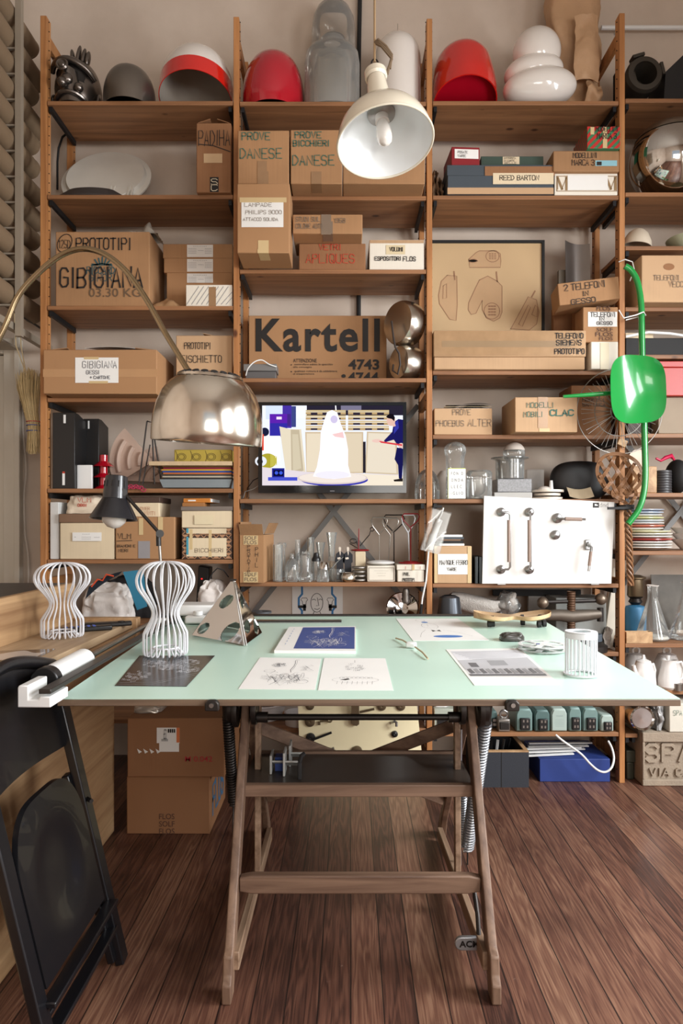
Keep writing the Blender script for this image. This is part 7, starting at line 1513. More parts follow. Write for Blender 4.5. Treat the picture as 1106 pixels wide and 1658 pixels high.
# cast foot pedal
pd = Vector((wx(768, 1.99), 1.99, wz(1526, 1.99)))
m = MB().prism([(-.038+.02*math.cos(a), .02*math.sin(a)) for a in [PI/2+i*PI/10 for i in range(11)]] + [(.018, -.02), (.018, .02)], pd+Vector((-.0, -.008, 0)), (1,0,0), (0,0,1), (0, .012, 0)); pl_ = part('pedal', m, plain('cast_aluminium', (170, 172, 176), .35, .8), dt, world=True, bevel=.003)
m = MB(); printed(m, 'ACM', pd.x-.045, pd.x+.012, pd.z-.009, pd.y-.0092, None, .03, pd.z+.010); part('pedal_lettering', m, IRON, dt, 'raised letters on the pedal', world=True)
part('pedal_arm', MB().tube([pd+Vector((.014, .0, .015)), pd+Vector((.016, .03, .06)), Vector((XR-.02, 2.08, .22))], .007), IRON, dt, world=True); part('pedal_arm', MB().tube([pd+Vector((.016, 0, -.015)), Vector((XR-.012, 1.97, pd.z-.02))], .007), IRON, dt, world=True)
# small metal brackets and clips left on the tray
cl = thing('metal_bracket_stack', 'clutter of pale metal drafting brackets standing on the tray of the table', 'brackets', (-.19, 2.25, .4852))
PM = plain('pale_bracket_paint', (178, 178, 174), .4, .2)
for (a, y, hh) in ((-.045, -.02, .06), (.0, -.04, .075), (.012, .05, .07)):
    part('bracket_plate', MB().box(a, a+.007, y, y+.07, 0, hh), PM, cl, bevel=.001); part('bracket_foot', MB().obox((a+.028, y+.035, hh*.42), (.042, .06, .006), Matrix.Rotation(R(-28), 3, 'X')), PM, cl, bevel=.001)
part('clip', MB().box(.05, .062, -.07, -.055, 0, .055), BLACKM, cl, bevel=.002); part('clip', MB().tube([(.056, -.06, .055), (.062, -.06, .075), (.072, -.055, .08)], .007), BLACKM, cl); part('blue_block', MB().box(-.03, -.004, .01, .05, 0, .045), plain('blue_block', (40, 64, 130), .5), cl)

# drafting machine along the left edge
dm = thing('drafting_machine', 'drafting machine track with white counterweight along the left edge of the table', 'drafting machine', (-.79, 2.3, tz(2.3)-.02))
Yk = 1.665; kx = lambda px: wx(px, Yk); kz = lambda py: wz(py, Yk)
part('end_block', MB().prism([(kx(28), kz(1146)), (kx(82), kz(1146)), (kx(82), kz(1128)), (kx(64), kz(1128)), (kx(62), kz(1133)), (kx(46), kz(1133)), (kx(46), kz(1110)), (kx(30), kz(1110)), (kx(28), kz(1114))], (0, Yk, 0), (1,0,0), (0,0,1), (0, .108, 0)), WHITEP, dm, bevel=.003, world=True)
part('track', MB().add([(x, y, z_) for y in (Yk-.003, 3.06) for (x, z_) in ((-.738, .888), (-.708, .888), (-.708, .900), (-.738, .900))], [(0,3,2,1), (4,5,6,7), (0,1,5,4), (1,2,6,5), (2,3,7,6), (3,0,4,7)]), plain('dark_track', (66, 62, 60), .35, .6), dm, bevel=.002, world=True)
rz0, rz1 = .886, .893
part('guide_rod', MB().cyl((-.785, Yk+.05, rz0), (-.785, 2.90, rz1+.004), .0085, n=16), STEEL, dm, world=True)
part('rear_bracket', MB().box(-.80, -.7385, 2.86, 2.90, .884, .906), WHITEP, dm, bevel=.003, world=True)
part('collar', MB().cyl((-.785, 1.80, .887), (-.785, 1.835, .887), .037, n=28), BLACK, dm, bevel=.003, world=True); part('counterweight', MB().cyl((-.785, 1.836, .887), (-.785, 2.08, .889), .0345, n=32), WHITEP, dm, bevel=.003, world=True)
part('collar', MB().cyl((-.785, 2.081, .889), (-.785, 2.09, .889), .031, n=28), BLACK, dm, world=True)
Ym = 2.93; part('head', MB().box(-.735, -.55, Ym, Ym+.14, tz(Ym)+.028, tz(Ym)+.075), WHITEP, dm, bevel=.008, world=True); part('head_block', MB().box(-.66, -.54, Ym-.06, Ym-.001, tz(Ym)+.004, tz(Ym)+.035), WHITEP, dm, bevel=.006, world=True); part('head_knob', MB().cyl((-.61, Ym-.03, tz(Ym)+.036), (-.61, Ym-.03, tz(Ym)+.055), .02, n=20), WHITEP, dm, bevel=.003, world=True); part('head_lever', MB().tube([(-.56, Ym-.02, tz(Ym)+.04), (-.52, Ym-.02, tz(Ym)+.06), (-.49, Ym, tz(Ym)+.05)], .012, 10), BLACK, dm, world=True)
q = [T(374, 1004.5), T(553, 1004.5), T(553, 1009), T(374, 1009)]
ru = thing('metal_ruler', 'long steel ruler lying along the rear edge of the table', 'ruler', (q[0].x, q[0].y, q[0].z))
part('blade', MB().add([p+Vector((0,0,.0006)) for p in q]+[p+Vector((0,0,.004)) for p in q], [(0,1,2,3),(7,6,5,4),(0,4,5,1),(1,5,6,2),(2,6,7,3),(3,7,4,0)]), STEEL, ru, world=True); q2 = [T(374, 1007.5), T(553, 1007.5), T(553, 1009), T(374, 1009)]
part('black_edge', MB().add([p+Vector((0,0,.0042)) for p in q2]+[p+Vector((0,0,.006)) for p in q2], [(0,1,2,3),(7,6,5,4),(0,4,5,1),(1,5,6,2),(2,6,7,3),(3,7,4,0)]), BLACKM, ru, world=True)

# ================================================================ papers on the table
up = (0, 0, 1)
def curve(uv, pts, w, mb, l=0): mb.ribbon([uv(a, b_, l) for a, b_ in pts], w, up)
def ring(cx, cy, rx, ry, n=18, a0=0, a1=2*PI): return [(cx+rx*math.cos(a0+(a1-a0)*i/n), cy+ry*math.sin(a0+(a1-a0)*i/n)) for i in range(n+1)]
def sketch(uv, mb, w, seed, ox=0, sx=1):
    g = random.Random(seed); X = lambda a: ox+a*sx
    for k in range(46): a = g.uniform(0, 6.28); r_ = math.sqrt(g.random()); cx, cy = X(.38+.10*r_*math.cos(a)), .27+.07*r_*math.sin(a); curve(uv, ring(cx, cy, .018*sx, .014, 6), w, mb)
    curve(uv, [(X(.66), .08), (X(.62), .07), (X(.60), .10), (X(.615), .2), (X(.61), .3), (X(.58), .42), (X(.60), .5)], w*2.2, mb); curve(uv, [(X(.63), .09), (X(.64), .2), (X(.625), .35), (X(.60), .45)], w, mb)
    curve(uv, ring(X(.28), .47, .08*sx, .05), w, mb)
    for k in range(26): cx, cy = X(g.uniform(.36, .82)), g.uniform(.56, .80); curve(uv, ring(cx, cy, g.uniform(.02, .11)*sx, g.uniform(.02, .09), 12, g.uniform(0, 3), g.uniform(4, 8)), w, mb)
    for k in range(26): x, y = X(g.uniform(.30, .78)), g.uniform(.52, .84); curve(uv, [(x, y), (x+g.uniform(-.12, .12)*sx, y+g.uniform(-.12, .12)), (x+g.uniform(-.14, .14)*sx, y+g.uniform(-.1, .1))], w, mb)
    curve(uv, [(X(.36), .66), (X(.52), .9), (X(.68), .66), (X(.52), .55), (X(.36), .66)], w*1.6, mb)
    for k in range(12): x, y = X(g.uniform(.74, .9)), g.uniform(.22, .42); curve(uv, [(x, y), (x+.05*sx, y+.04), (x-.04*sx, y+.05)], w, mb)
    for k in range(5): curve(uv, [(X(.2), .62+.02*k), (X(.36), .64+.03*k)], w, mb)
s1_, uv = sheet('sketch_sheet', 'white sheet with a dense ink sketch, left one of the front pair', 'drawing', [T(421, 1065), T(520, 1067), T(510, 1117.5), T(386, 1116)]); m = MB(); sketch(uv, m, .0007, 3); part('drawing', m, INKP, s1_, world=True)
s2_, uv = sheet('sketch_sheet', 'white sheet with a faint dinner-table sketch, right one of the front pair', 'drawing', [T(525, 1066), T(624, 1066.5), T(637, 1118.5), T(515, 1118)]); m = MB(); g = random.Random(8)
for k in range(40): a = g.uniform(0, 6.28); r_ = math.sqrt(g.random()); curve(uv, ring(.5+.16*r_*math.cos(a), .32+.12*r_*math.sin(a), .02, .018, 5), .0005, m)
curve(uv, [(.5, .17), (.5, .08)], .0007, m); curve(uv, ring(.5, .72, .33, .08, 20), .0006, m)
for k in range(8): x = .25+.07*k; curve(uv, [(x, .76), (x-.01, .84)], .0006, m); curve(uv, ring(.3+.06*k, .66, .025, .03, 8), .0006, m)
part('drawing', m, INKP, s2_, world=True); m = MB(); m.add([uv(*p) for p in ((.28, .72), (.40, .68), (.42, .71), (.36, .73))], [(3,2,1,0)]); part('ink_patch', m, INK, s2_, world=True)
# blueprint on its pad
bpk, uv = sheet('blueprint_pad', 'pad of papers with a blue printed drawing on top', 'drawing', [T(468, 1019), T(576, 1018), T(576, 1059), T(444, 1058)], th=.010)
m = MB(); m.add([uv(*p) for p in ((.215, .04), (.985, .04), (.985, .93), (.225, .93))], [(3,2,1,0)]); part('blue_print', m, plain('blueprint_blue', (56, 76, 140), .5, var=.06), bpk, world=True)
m = MB(); sketch(lambda a, b_, l=0: uv(a, b_, l+.0004), m, .0008, 3, .17, .8); part('white_lines', m, PAPER, bpk, world=True)
m = MB(); strokes(m, '-------', 0, 1, 0, 1, .0018, 0, .1, 0, plane=lambda a, c: tuple(uv(.05+.09*c, .80-.72*a, .0004))); part('lettering', m, plain('lettering_blue', (80, 130, 190), .6), bpk, world=True)
# dark photograph
ph, uv = sheet('dark_photograph', 'dark glossy photograph of pale round shapes under the wire lamp', 'print', [T(226, 1062), T(348, 1062), T(302, 1112), T(186, 1111)], mat=plain('dark_photo', (38, 40, 46), .2, var=.35, scale=8))
m = MB(); g = random.Random(4)
for cx, cy, rx, ry in ((.18, .72, .20, .16), (.30, .30, .16, .12), (.52, .42, .14, .10), (.72, .28, .16, .12), (.80, .5, .18, .1)):
    for k in range(60): a = g.uniform(0, 6.28); r_ = math.sqrt(g.random()); curve(uv, ring(min(.96, max(.04, cx+rx*r_*math.cos(a))), min(.95, max(.04, cy+ry*r_*math.sin(a))), .014, .02, 5), .001, m)
curve(uv, [(.04, .92), (.5, .9), (.97, .62)], .0012, m); curve(uv, [(.04, .97), (.5, .95), (.97, .68)], .0012, m)
part('picture', m, plain('photo_pale', (200, 200, 204), .15), ph, world=True)
# face sketch at the rear, and the interior photograph
s3_, uv = sheet('face_sketch_sheet', 'white sheet with a sketch and blue ellipse at the rear of the table', 'drawing', [T(641, 1002), T(741, 1002), T(792, 1037), T(669, 1038)]); m = MB()
curve(uv, ring(.42, .38, .12, .13), .0008, m); curve(uv, ring(.36, .10, .07, .06), .0007, m); curve(uv, [(.36, .44), (.42, .46), (.48, .44)], .0008, m); curve(uv, [(.30, .56), (.2, .7), (.14, .86)], .0007, m); curve(uv, [(.55, .56), (.72, .68), (.86, .84)], .0007, m); curve(uv, [(.40, .30), (.40, .38), (.38, .40)], .0006, m)
m.add([uv(*p) for p in ((.38, .56), (.44, .60), (.38, .64))], [(2,1,0)]); m.add([uv(*p) for p in ((.50, .56), (.50, .64), (.44, .60))], [(2,1,0)]); part('drawing', m, INK, s3_, world=True)
m = MB(); m.add([uv(a, b_) for a, b_ in ring(.52, .84, .20, .05, 24)[:-1]][::-1], [tuple(range(24))]); m.add([uv(a, b_) for a, b_ in ring(.40, .20, .05, .03, 16)[:-1]][::-1], [tuple(range(16))]); part('blue_ellipse', m, plain('sketch_blue', (70, 120, 190), .6), s3_, world=True)
s4_, uv = sheet('interior_photograph', 'black-and-white photograph of a long hall at the right of the table', 'print', [T(722, 1052), T(842, 1050), T(908, 1110), T(768, 1110)], mat=PAPER)
m = MB(); G = [plain('photo_grey_%d' % v, (v, v, v+4), .4) for v in (104, 150, 192, 224)]
def pq(cur, pts, l=0): m.cur = cur; m.add([uv(a, b_, l) for a, b_ in pts][::-1], [tuple(range(len(pts)))])
pq(3, [(.04, .06), (.96, .06), (.96, .78), (.04, .78)]); pq(2, [(.04, .36), (.96, .30), (.96, .62), (.04, .62)], .0003); pq(0, [(.04, .74), (.96, .74), (.96, .79), (.04, .79)], .0005)
for k in range(7): pq(2, [(.05+.03*k, .10+.04*k), (.9, .08+.03*k), (.9, .085+.03*k), (.05+.03*k, .115+.04*k)], .0005)
pq(1, [(.40, .38), (.62, .38), (.62, .52), (.40, .52)], .0006); pq(0, [(.14, .44), (.24, .44), (.24, .56), (.14, .56)], .0006)
for k in range(12): pq(k % 2, [(.06+.075*k, .62), (.11+.075*k, .60), (.13+.075*k, .72), (.07+.075*k, .73)], .0007)
part('picture', m, G, s4_, world=True)

# ================================================================ things on the table
sw = thing('cord_switch', 'white inline lamp switch with short cord ends lying on the table', 'switch', tuple(T(666, 1050)))
p0 = T(666, 1049); part('switch_body', MB().obox(p0+Vector((0, 0, .011)), (.036, .030, .020), Matrix.Rotation(R(-20), 3, 'Z')), WHITEP, sw, bevel=.006, world=True)
lift = Vector((0, 0, .010)); part('cord', MB().tube([T(641, 1036)+lift*.6, T(652, 1041)+lift, T(660, 1046)+lift], .003), plain('tan_cord', (190, 170, 140), .6), sw, world=True); part('cord', MB().tube([T(672, 1052)+lift, T(684, 1061)+lift, T(693, 1069)+lift*.5], .003), MATS['tan_cord'], sw, world=True)
# wooden wing seat on metal feet
ws = thing('wooden_wing', 'curved wooden two-lobed seat shape on small metal wheels at the rear of the table', 'seat', tuple(T(829, 1012)))
Yq = T(829, 1014).y; kq = Yq/F; zt = tz(Yq)
def wing(u, v):
    a = 2*u-1; hw = 63*kq; w_ = .078*(1-.60*math.exp(-(a/.22)**2))*(max(0, 1-abs(a)**5))**.5
    return Vector((wx(829, Yq)+a*hw, Yq+(2*v-1)*w_+.01*a, zt+.046+.020*abs(a)**2.2-.014*(1-(2*v-1)**2)*(1-math.exp(-(a/.3)**2))))
part('seat_board', MB().surf(wing, 48, 12, (0, 0, -.015)), wood('pale_turned_wood', (160, 126, 90), (204, 172, 130), 'X', knots=False), ws, world=True)
for px, py, dy in ((790, 1013, -.01), (796, 1013, .0), (869, 1017, -.015), (879, 1014, .0), (876, 1004, .03), (848, 1004, .035)):
    x = wx(px, Yq); y = Yq+dy
    part('wheel', MB().cyl((x-.007, y-.02, tz(y)+.0145), (x+.007, y-.02, tz(y)+.0145), .0135, n=18), BLACKM, ws, world=True); part('axle_bracket', MB().beam((x, y-.02, tz(y)+.015), (x, y-.01, zt+.045), .012, .012), IRON, ws, world=True)
lump('dark_shell', 'flat dark shell-like stone with a brown tip lying on the table', 'stone', 811, 854, 1026, T(832, 1040).z+.0022, T(832, 1040).y, .07, plain('slate_shell', (66, 62, 58), .3, var=.3), 61, .2)
# film reel, clear spokes
fr_ = T(878, 1053); rl = thing('film_reel', 'clear plastic film reel lying flat on the table beside the wire cage', 'reel', (fr_.x, fr_.y, fr_.z+.0028), 0); rr = .082
CLR = glass('reel_plastic', (238, 244, 242), .8, .08, .35)
def annul(mb, r0, r1, z0, z1, n=40): mb.lathe([(r0, z0), (r1, z0), (r1, z1), (r0, z1), (r0, z0)], (0, 0, 0), n)
for z0 in (.001, .016):
    m = MB(); annul(m, rr*.86, rr, z0, z0+.003); annul(m, .001, rr*.30, z0, z0+.003)
    for k in range(6):
        a = k*PI/3; m.beam((rr*.28*math.cos(a), rr*.28*math.sin(a), z0+.0015), (rr*.88*math.cos(a), rr*.88*math.sin(a), z0+.0015), .020, .0028)
    part('flange', m, CLR, rl)
m = MB(); annul(m, rr*.24, rr*.30, .004, .016); part('hub', m, CLR, rl); part('blue_mark', MB().box(-.02, -.008, .0, .006, .019, .0205), BLUEC, rl)
# white wire cage cylinder
cp_ = T(941, 1097); Yq = cp_.y+.03; kq = Yq/F; cg = thing('wire_cage', 'small white cylindrical wire cage with flat rims standing on the table', 'cage', (wx(941, Yq), Yq, tz(Yq)+.0026)); rr = 25*kq; H = .128
m = MB(); annul(m, rr*.86, rr*1.12, .0, .004, 44); part('base_rim', m, WIREW, cg); m = MB(); annul(m, rr*.6, rr*1.0, H-.003, H, 44); part('top_rim', m, WIREW, cg); m = MB(); annul(m, rr*.94, rr*1.02, H-.020, H-.0035, 44); part('top_band', m, WIREW, cg)
wm = None
for k in range(22):
    a = k*2*PI/22
    if wm is None: wm = part('cage_wire', MB().cyl((rr*.96, 0, .004), (rr*.96, 0, H-.018), .0022, n=6), WIREW, cg)
    else: o_ = wm.copy(); COL.objects.link(o_); o_.parent = cg; o_.rotation_euler = (0, 0, a)
# mushroom wire lamp frames
def wire_lamp(label, loc, hs, scale, rz, group):
    t = thing('wire_lamp_frame', label, 'lamp frame', loc, rz, group); s_ = scale
    prof = [(20, 10), (27, 2), (33, 0), (35, 6), (35, 30), (33, 38), (24, 55), (21, 65), (23, 75), (32, 90), (42, 104), (46, 116), (45, 128), (38, 140), (26, 147), (14, 149.5), (5, 150)]
    pts = []
    P_ = [Vector((a, 0, b_)) for a, b_ in prof]
    for i in range(len(P_)-1):
        q0, q1, q2, q3 = P_[max(i-1, 0)], P_[i], P_[i+1], P_[min(i+2, len(P_)-1)]
        for k in range(4):
            u = k/4; pts.append(.5*((2*q1)+(-q0+q2)*u+(2*q0-5*q1+4*q2-q3)*u*u+(-q0+3*q1-3*q2+q3)*u**3)*.002)
    pts.append(P_[-1]*.002); pts = [Vector((p.x*s_, 0, max(.002, p.z*s_*hs+.003))) for p in pts]
    w0 = part('wire', MB().tube(pts, .0027, 7), WIREW, t)
    for k in range(1, 22): o_ = w0.copy(); COL.objects.link(o_); o_.parent = t; o_.rotation_euler = (0, 0, 2*PI*k/22)
    part('base_ring', MB().tube([(.040*s_*math.cos(a*PI/16), .040*s_*math.sin(a*PI/16), .024*hs*s_) for a in range(32)], .003, 7, True), WIREW, t); part('top_cap', MB().cyl((0, 0, .300*hs*s_-.001), (0, 0, .300*hs*s_+.005), .013*s_, n=20), WIREW, t)
    return t
pL = T(268, 1061)
wire_lamp('white mushroom-shaped wire lamp frame standing on the mint table', tuple(pL+Vector((0, 0, .0022))), 1.0, 1.03, 0, 'white wire mushroom lamp frames')
wire_lamp('white mushroom-shaped wire lamp frame standing on the wooden bench', (wx(101, 2.46), 2.46, BZ+.001), .86, 1.02, .1, 'white wire mushroom lamp frames')
# mirrored pyramid
pc = [T(312, 1030), T(396, 1046), T(423, 1026), T(345, 1012)]; ap = P(378, 938, T(380, 1030).y+.0)
py_ = thing('mirrored_pyramid', 'pyramid of mirrored plates with cut-out holes standing on the table', 'pyramid', tuple(sum(pc, Vector())/4))
MIR = plain('mirror_plate', (214, 210, 206), .06, 1.0, var=.02)
def mplate(A, B_, C_, holes, th=.004):
    """triangular plate A,B (base) C (apex) with oval holes, as a finely cut grid"""
    n = 64; m = MB(); nr = (B_-A).cross(C_-A).normalized()*th
    V = lambda i, j: A+(B_-A)*(i/n)+(C_-A)*(j/n); idx = {}; vs2 = []; fs = []
    def gv(i, j):
        if (i, j) not in idx: idx[(i, j)] = len(vs2); vs2.append(V(i, j))
        return idx[(i, j)]
    def inside(a, b_):
        for (ha, hb, ra, rb) in holes:
            if ((a-ha)/ra)**2+((b_-hb)/rb)**2 < 1: return True
        return b_ > .955
    for i in range(n):
        for j in range(n-i):
            for tri in (((i, j), (i+1, j), (i, j+1)), ((i+1, j), (i+1, j+1), (i, j+1))):
                if max(p[0]+p[1] for p in tri) > n: continue
                ca, cb = sum(p[0] for p in tri)/3/n, sum(p[1] for p in tri)/3/n
                if not inside(ca, cb): fs.append(tuple(gv(*p) for p in tri))
    k = len(vs2); edge = {}
    for f in fs:
        for a in range(3): e = (f[a], f[(a+1) % 3]); edge[e] = 1
    al = fs+[tuple(reversed([q+k for q in f])) for f in fs]+[(a, a+k, b_+k, b_) for (a, b_) in edge if (b_, a) not in edge]
    return m.add(vs2+[v+nr for v in vs2], al)
dz_ = Vector((0, 0, .003)); pc = [p+dz_ for p in pc]
part('mirror_face', mplate(pc[0], pc[1], ap, [(.12, .14, .09, .10), (.62, .16, .13, .16), (.18, .62, .1, .12)]), MIR, py_, world=True)
part('mirror_face', mplate(pc[1], pc[2], ap, [(.25, .22, .16, .10), (.72, .14, .14, .12), (.2, .62, .1, .12)]), MIR, py_, world=True)
part('mirror_face', mplate(pc[2], pc[3], ap, [(.35, .3, .2, .16)]), MIR, py_, world=True); part('mirror_face', mplate(pc[3], pc[0], ap, [(.35, .3, .2, .16)]), MIR, py_, world=True)
for k in range(4):
    off = Vector((-.004+.0045*k, -.004-.001*k, 0)); part('edge_fin', MB().tube([pc[1]+off, ap+off*.5+Vector((0, 0, -.006))], .0016, 4), WHITEP if k % 2 else MIR, py_, world=True)
part('apex_cap', MB().obox(ap+Vector((0, 0, -.002)), (.022, .014, .006)), IRON, py_, world=True)

# ================================================================ lamps
# black desk lamp clamped at the rear left corner of the table
Yl = 2.98; dl = thing('desk_lamp', 'black jointed desk lamp with a flared metal shade and bulb', 'desk lamp', (wx(265, Yl), Yl, tz(Yl))); kl = Yl/F
SHM = plain('black_lamp_paint', (34, 34, 38), .28, var=.1, coat=.3)
part('pole', MB().cyl((wx(266, Yl), Yl, tz(Yl)+.02), P(258, 880, Yl), .0065, n=12), DULL, dl, world=True); part('clamp', MB().box(wx(258, Yl), wx(276, Yl), Yl-.03, Yl+.03, tz(Yl)+.0005, tz(Yl)+.03), BLACK, dl, bevel=.004, world=True)
part('joint', MB().cyl(P(257, 884, Yl), P(256.5, 860, Yl), .011, n=14), BLACK, dl, world=True); part('joint_knob', MB().cyl(P(259, 864, Yl-.03), P(259, 864, Yl+.03), .017, n=20), BLACK, dl, world=True)
part('arm', MB().tube([P(257, 862, Yl), P(200, 798, Yl)], .0075, 10), IRON, dl, world=True); part('shade_joint', MB().cyl(P(200, 797, Yl-.02), P(200, 797, Yl+.02), .016, n=18), BLACK, dl, world=True)
M = Matrix.Rotation(R(-5), 3, 'X') @ Matrix.Rotation(R(2.5), 3, 'Y'); c0 = P(184, 841, Yl)
part('shade_neck', MB().lathe([(.001, 70.5*kl), (15.5*kl, 71*kl), (17.2*kl, 70*kl), (20*kl, 33.5*kl), (19*kl, 33*kl), (16*kl, 68*kl), (.001, 69*kl)], c0, 40, M), SHM, dl, world=True); part('shade', MB().lathe([(20.5*kl, 33*kl), (37*kl, 3*kl), (38*kl, 0), (36.5*kl, .5*kl), (19.5*kl, 32*kl)], c0, 40, M), SHM, dl, world=True)
part('light_bulb', MB().lathe([(.001, -13.5*kl), (10*kl, -11*kl), (18*kl, -3*kl), (20*kl, 6*kl), (16*kl, 17*kl), (8*kl, 28*kl), (7*kl, 40*kl)], c0+Vector((.0, .005, -.004)), 32, M), WHITEG, dl, world=True)
m = MB()
for k in range(5):
    a = R(-150+k*30); p = c0+M @ Vector((18.8*kl*math.cos(a), 18.8*kl*math.sin(a), 52*kl)); q = c0+M @ Vector((18.2*kl*math.cos(a), 18.2*kl*math.sin(a), 62*kl)); m.beam(p, q, .004, .003)
part('vent_slots', m, BLACKM, dl, world=True)
# big arc floor lamp
Ya = 2.0; ka = Ya/F; al_ = thing('arc_floor_lamp', 'arched floor lamp with a polished metal dome reaching in from the left', 'floor lamp', (-1.92, Ya, 0))
arc = [(-330, 1100), (-318, 950), (-180, 750), (-60, 640), (0, 545), (28, 482), (60, 444), (98, 414), (134, 403), (170, 412), (205, 440), (238, 486), (268, 540), (290, 576), (310, 609)]
ap_ = [P(x, y, Ya) for x, y in arc]; sm = []
for i in range(len(ap_)-1):
    q0, q1, q2, q3 = ap_[max(i-1, 0)], ap_[i], ap_[i+1], ap_[min(i+2, len(ap_)-1)]
    for k in range(6):
        u = k/6; sm.append(.5*((2*q1)+(-q0+q2)*u+(2*q0-5*q1+4*q2-q3)*u*u+(-q0+3*q1-3*q2+q3)*u**3))
sm.append(ap_[-1]); ARCM = plain('aged_steel_arc', (150, 132, 104), .26, 1.0, var=.2, scale=6)
part('arc', MB().tube(sm, .0085, 12), ARCM, al_, world=True)
part('base_block', MB().box(-2.05, -1.70, Ya-.12, Ya+.12, .001, .22), WHITEG, al_, world=True, bevel=.01); part('stem', MB().cyl((-1.585-.01, Ya, 1.13), (-1.75, Ya, .22), .012, n=14), ARCM, al_, world=True) if False else part('stem', MB().tube([ap_[0], P(-335, 1200, Ya), Vector((-1.75, Ya, .40)), Vector((-1.78, Ya, .22))], .0085, 12), ARCM, al_, world=True)
cd = P(335, 718, Ya); M = Matrix.Rotation(R(5), 3, 'X') @ Matrix.Rotation(R(4.0), 3, 'Y'); rd = 88.5*ka; Hd = 112*ka
pr = [(rd*.985, 0), (rd, .004), (rd*1.0, Hd*.20), (rd*.985, Hd*.36), (rd*.93, Hd*.55), (rd*.84, Hd*.72), (rd*.72, Hd*.85), (rd*.58, Hd*.93)]
part('dome', MB().lathe(pr+[(rd*.57, Hd*.925), (rd*.71, Hd*.84), (rd*.83, Hd*.70), (rd*.92, Hd*.54), (rd*.975, Hd*.36), (rd*.99, Hd*.2), (rd*.985, 0)], cd, 64, M), plain('polished_dome', (220, 212, 200), .17, 1.0, var=.06, scale=5), al_, world=True)
part('cap', MB().lathe([(rd*.6, Hd*.925), (rd*.585, Hd*.965), (rd*.45, Hd*1.0), (rd*.2, Hd*1.015), (.001, Hd*1.015)], cd, 56, M), MATS['polished_dome'], al_, world=True)
m = MB()
for k in range(20): a = k*2*PI/20; m.cyl(cd+M @ Vector((rd*.52*math.cos(a), rd*.52*math.sin(a), Hd*.965)), cd+M @ Vector((rd*.535*math.cos(a), rd*.535*math.sin(a), Hd*.987)), .010, n=14)
part('vent_holes', m, BLACKM, al_, 'ring of dark vent holes', world=True)
# enamel pendant
Yn = 2.42; kn = Yn/F; pn = thing('pendant_lamp', 'cream enamel pendant lamp with clear-white bulb hanging from a cord', 'pendant lamp', tuple(P(622, 235, Yn)))
cn = P(624, 232, Yn); ax = (P(622, 150, Yn)-P(623.5, 232, Yn)); M = Matrix.Rotation(R(-13), 3, 'X') @ Matrix.Rotation(R(-6), 3, 'Y'); rn = 78*kn
hn = 60*kn
out_ = [(rn*1.0, 0), (rn*1.005, .004), (rn*.965, hn*.30), (rn*.90, hn*.52), (rn*.78, hn*.75), (rn*.60, hn*.92), (rn*.38, hn*1.02), (rn*.28, hn*1.10), (rn*.26, hn*1.3), (rn*.20, hn*2.0), (rn*.19, hn*2.12)]
inn = [(rn*.985, .001), (rn*.945, hn*.30), (rn*.88, hn*.50), (rn*.76, hn*.73), (rn*.58, hn*.89), (rn*.34, hn*.98), (.001, hn*1.0)]
part('shade', MB().lathe(out_, cn, 56, M), ENAM, pn, world=True); part('shade_lining', MB().lathe([(rn*1.0, 0)]+inn, cn, 56, M), ENAMIN, pn, 'white enamel inside', world=True)
part('rim', MB().tube([cn+M @ Vector((rn*math.cos(a*PI/28), rn*math.sin(a*PI/28), 0)) for a in range(56)], .004, 8, True), ENAM, pn, world=True)
part('socket_ring', MB().lathe([(rn*.30, hn*.955), (rn*.29, hn*.90), (rn*.16, hn*.86), (rn*.12, hn*.80), (.001, hn*.80)], cn, 32, M), DULL, pn, world=True)
part('socket', MB().lathe([(rn*.15, hn*.86), (rn*.15, hn*.68), (.001, hn*.68)], cn, 24, M), WHITEG, pn, world=True)
part('light_bulb', MB().lathe([(rn*.10, hn*.70), (rn*.13, hn*.60), (rn*.155, hn*.42), (rn*.165, hn*.22), (rn*.14, hn*.06), (rn*.08, -hn*.02), (.001, -hn*.04)], cn, 28, M), WHITEG, pn, world=True)
part('neck_cap', MB().lathe([(rn*.20, hn*2.10), (rn*.24, hn*2.16), (rn*.24, hn*2.32), (rn*.16, hn*2.45), (.001, hn*2.5)], cn, 28, M), ENAM, pn, world=True)
topp = cn+M @ Vector((0, 0, hn*2.5))
part('hook_loop', MB().tube([topp+Vector((.012*math.cos(a*PI/8), 0, .014+.016*math.sin(a*PI/8))) for a in range(16)], .003, 6, True), IRON, pn, world=True)
part('cord', MB().tube([topp+Vector((0, 0, .02)), Vector((topp.x, topp.y, topp.z+.1)), Vector((topp.x+.0, topp.y, ZC-.001))], .0042, 8), plain('cotton_cord', (158, 130, 96), .8), pn, world=True)
g = random.Random(6); b0 = topp+Vector((.0, 0, .06))
for k in range(3): part('knotted_cord', MB().tube([b0+Vector((0, 0, .03)), b0+Vector((.012+.006*k, -.01, .035-.012*k)), b0+Vector((.04, -.012, .01-.01*k)), b0+Vector((.062, -.01, -.02-.008*k)), b0+Vector((.055-.01*k, -.008, -.07-.02*k))], .005, 7), plain('knotted_brown_cord', (112, 92, 70), .8), pn, world=True)

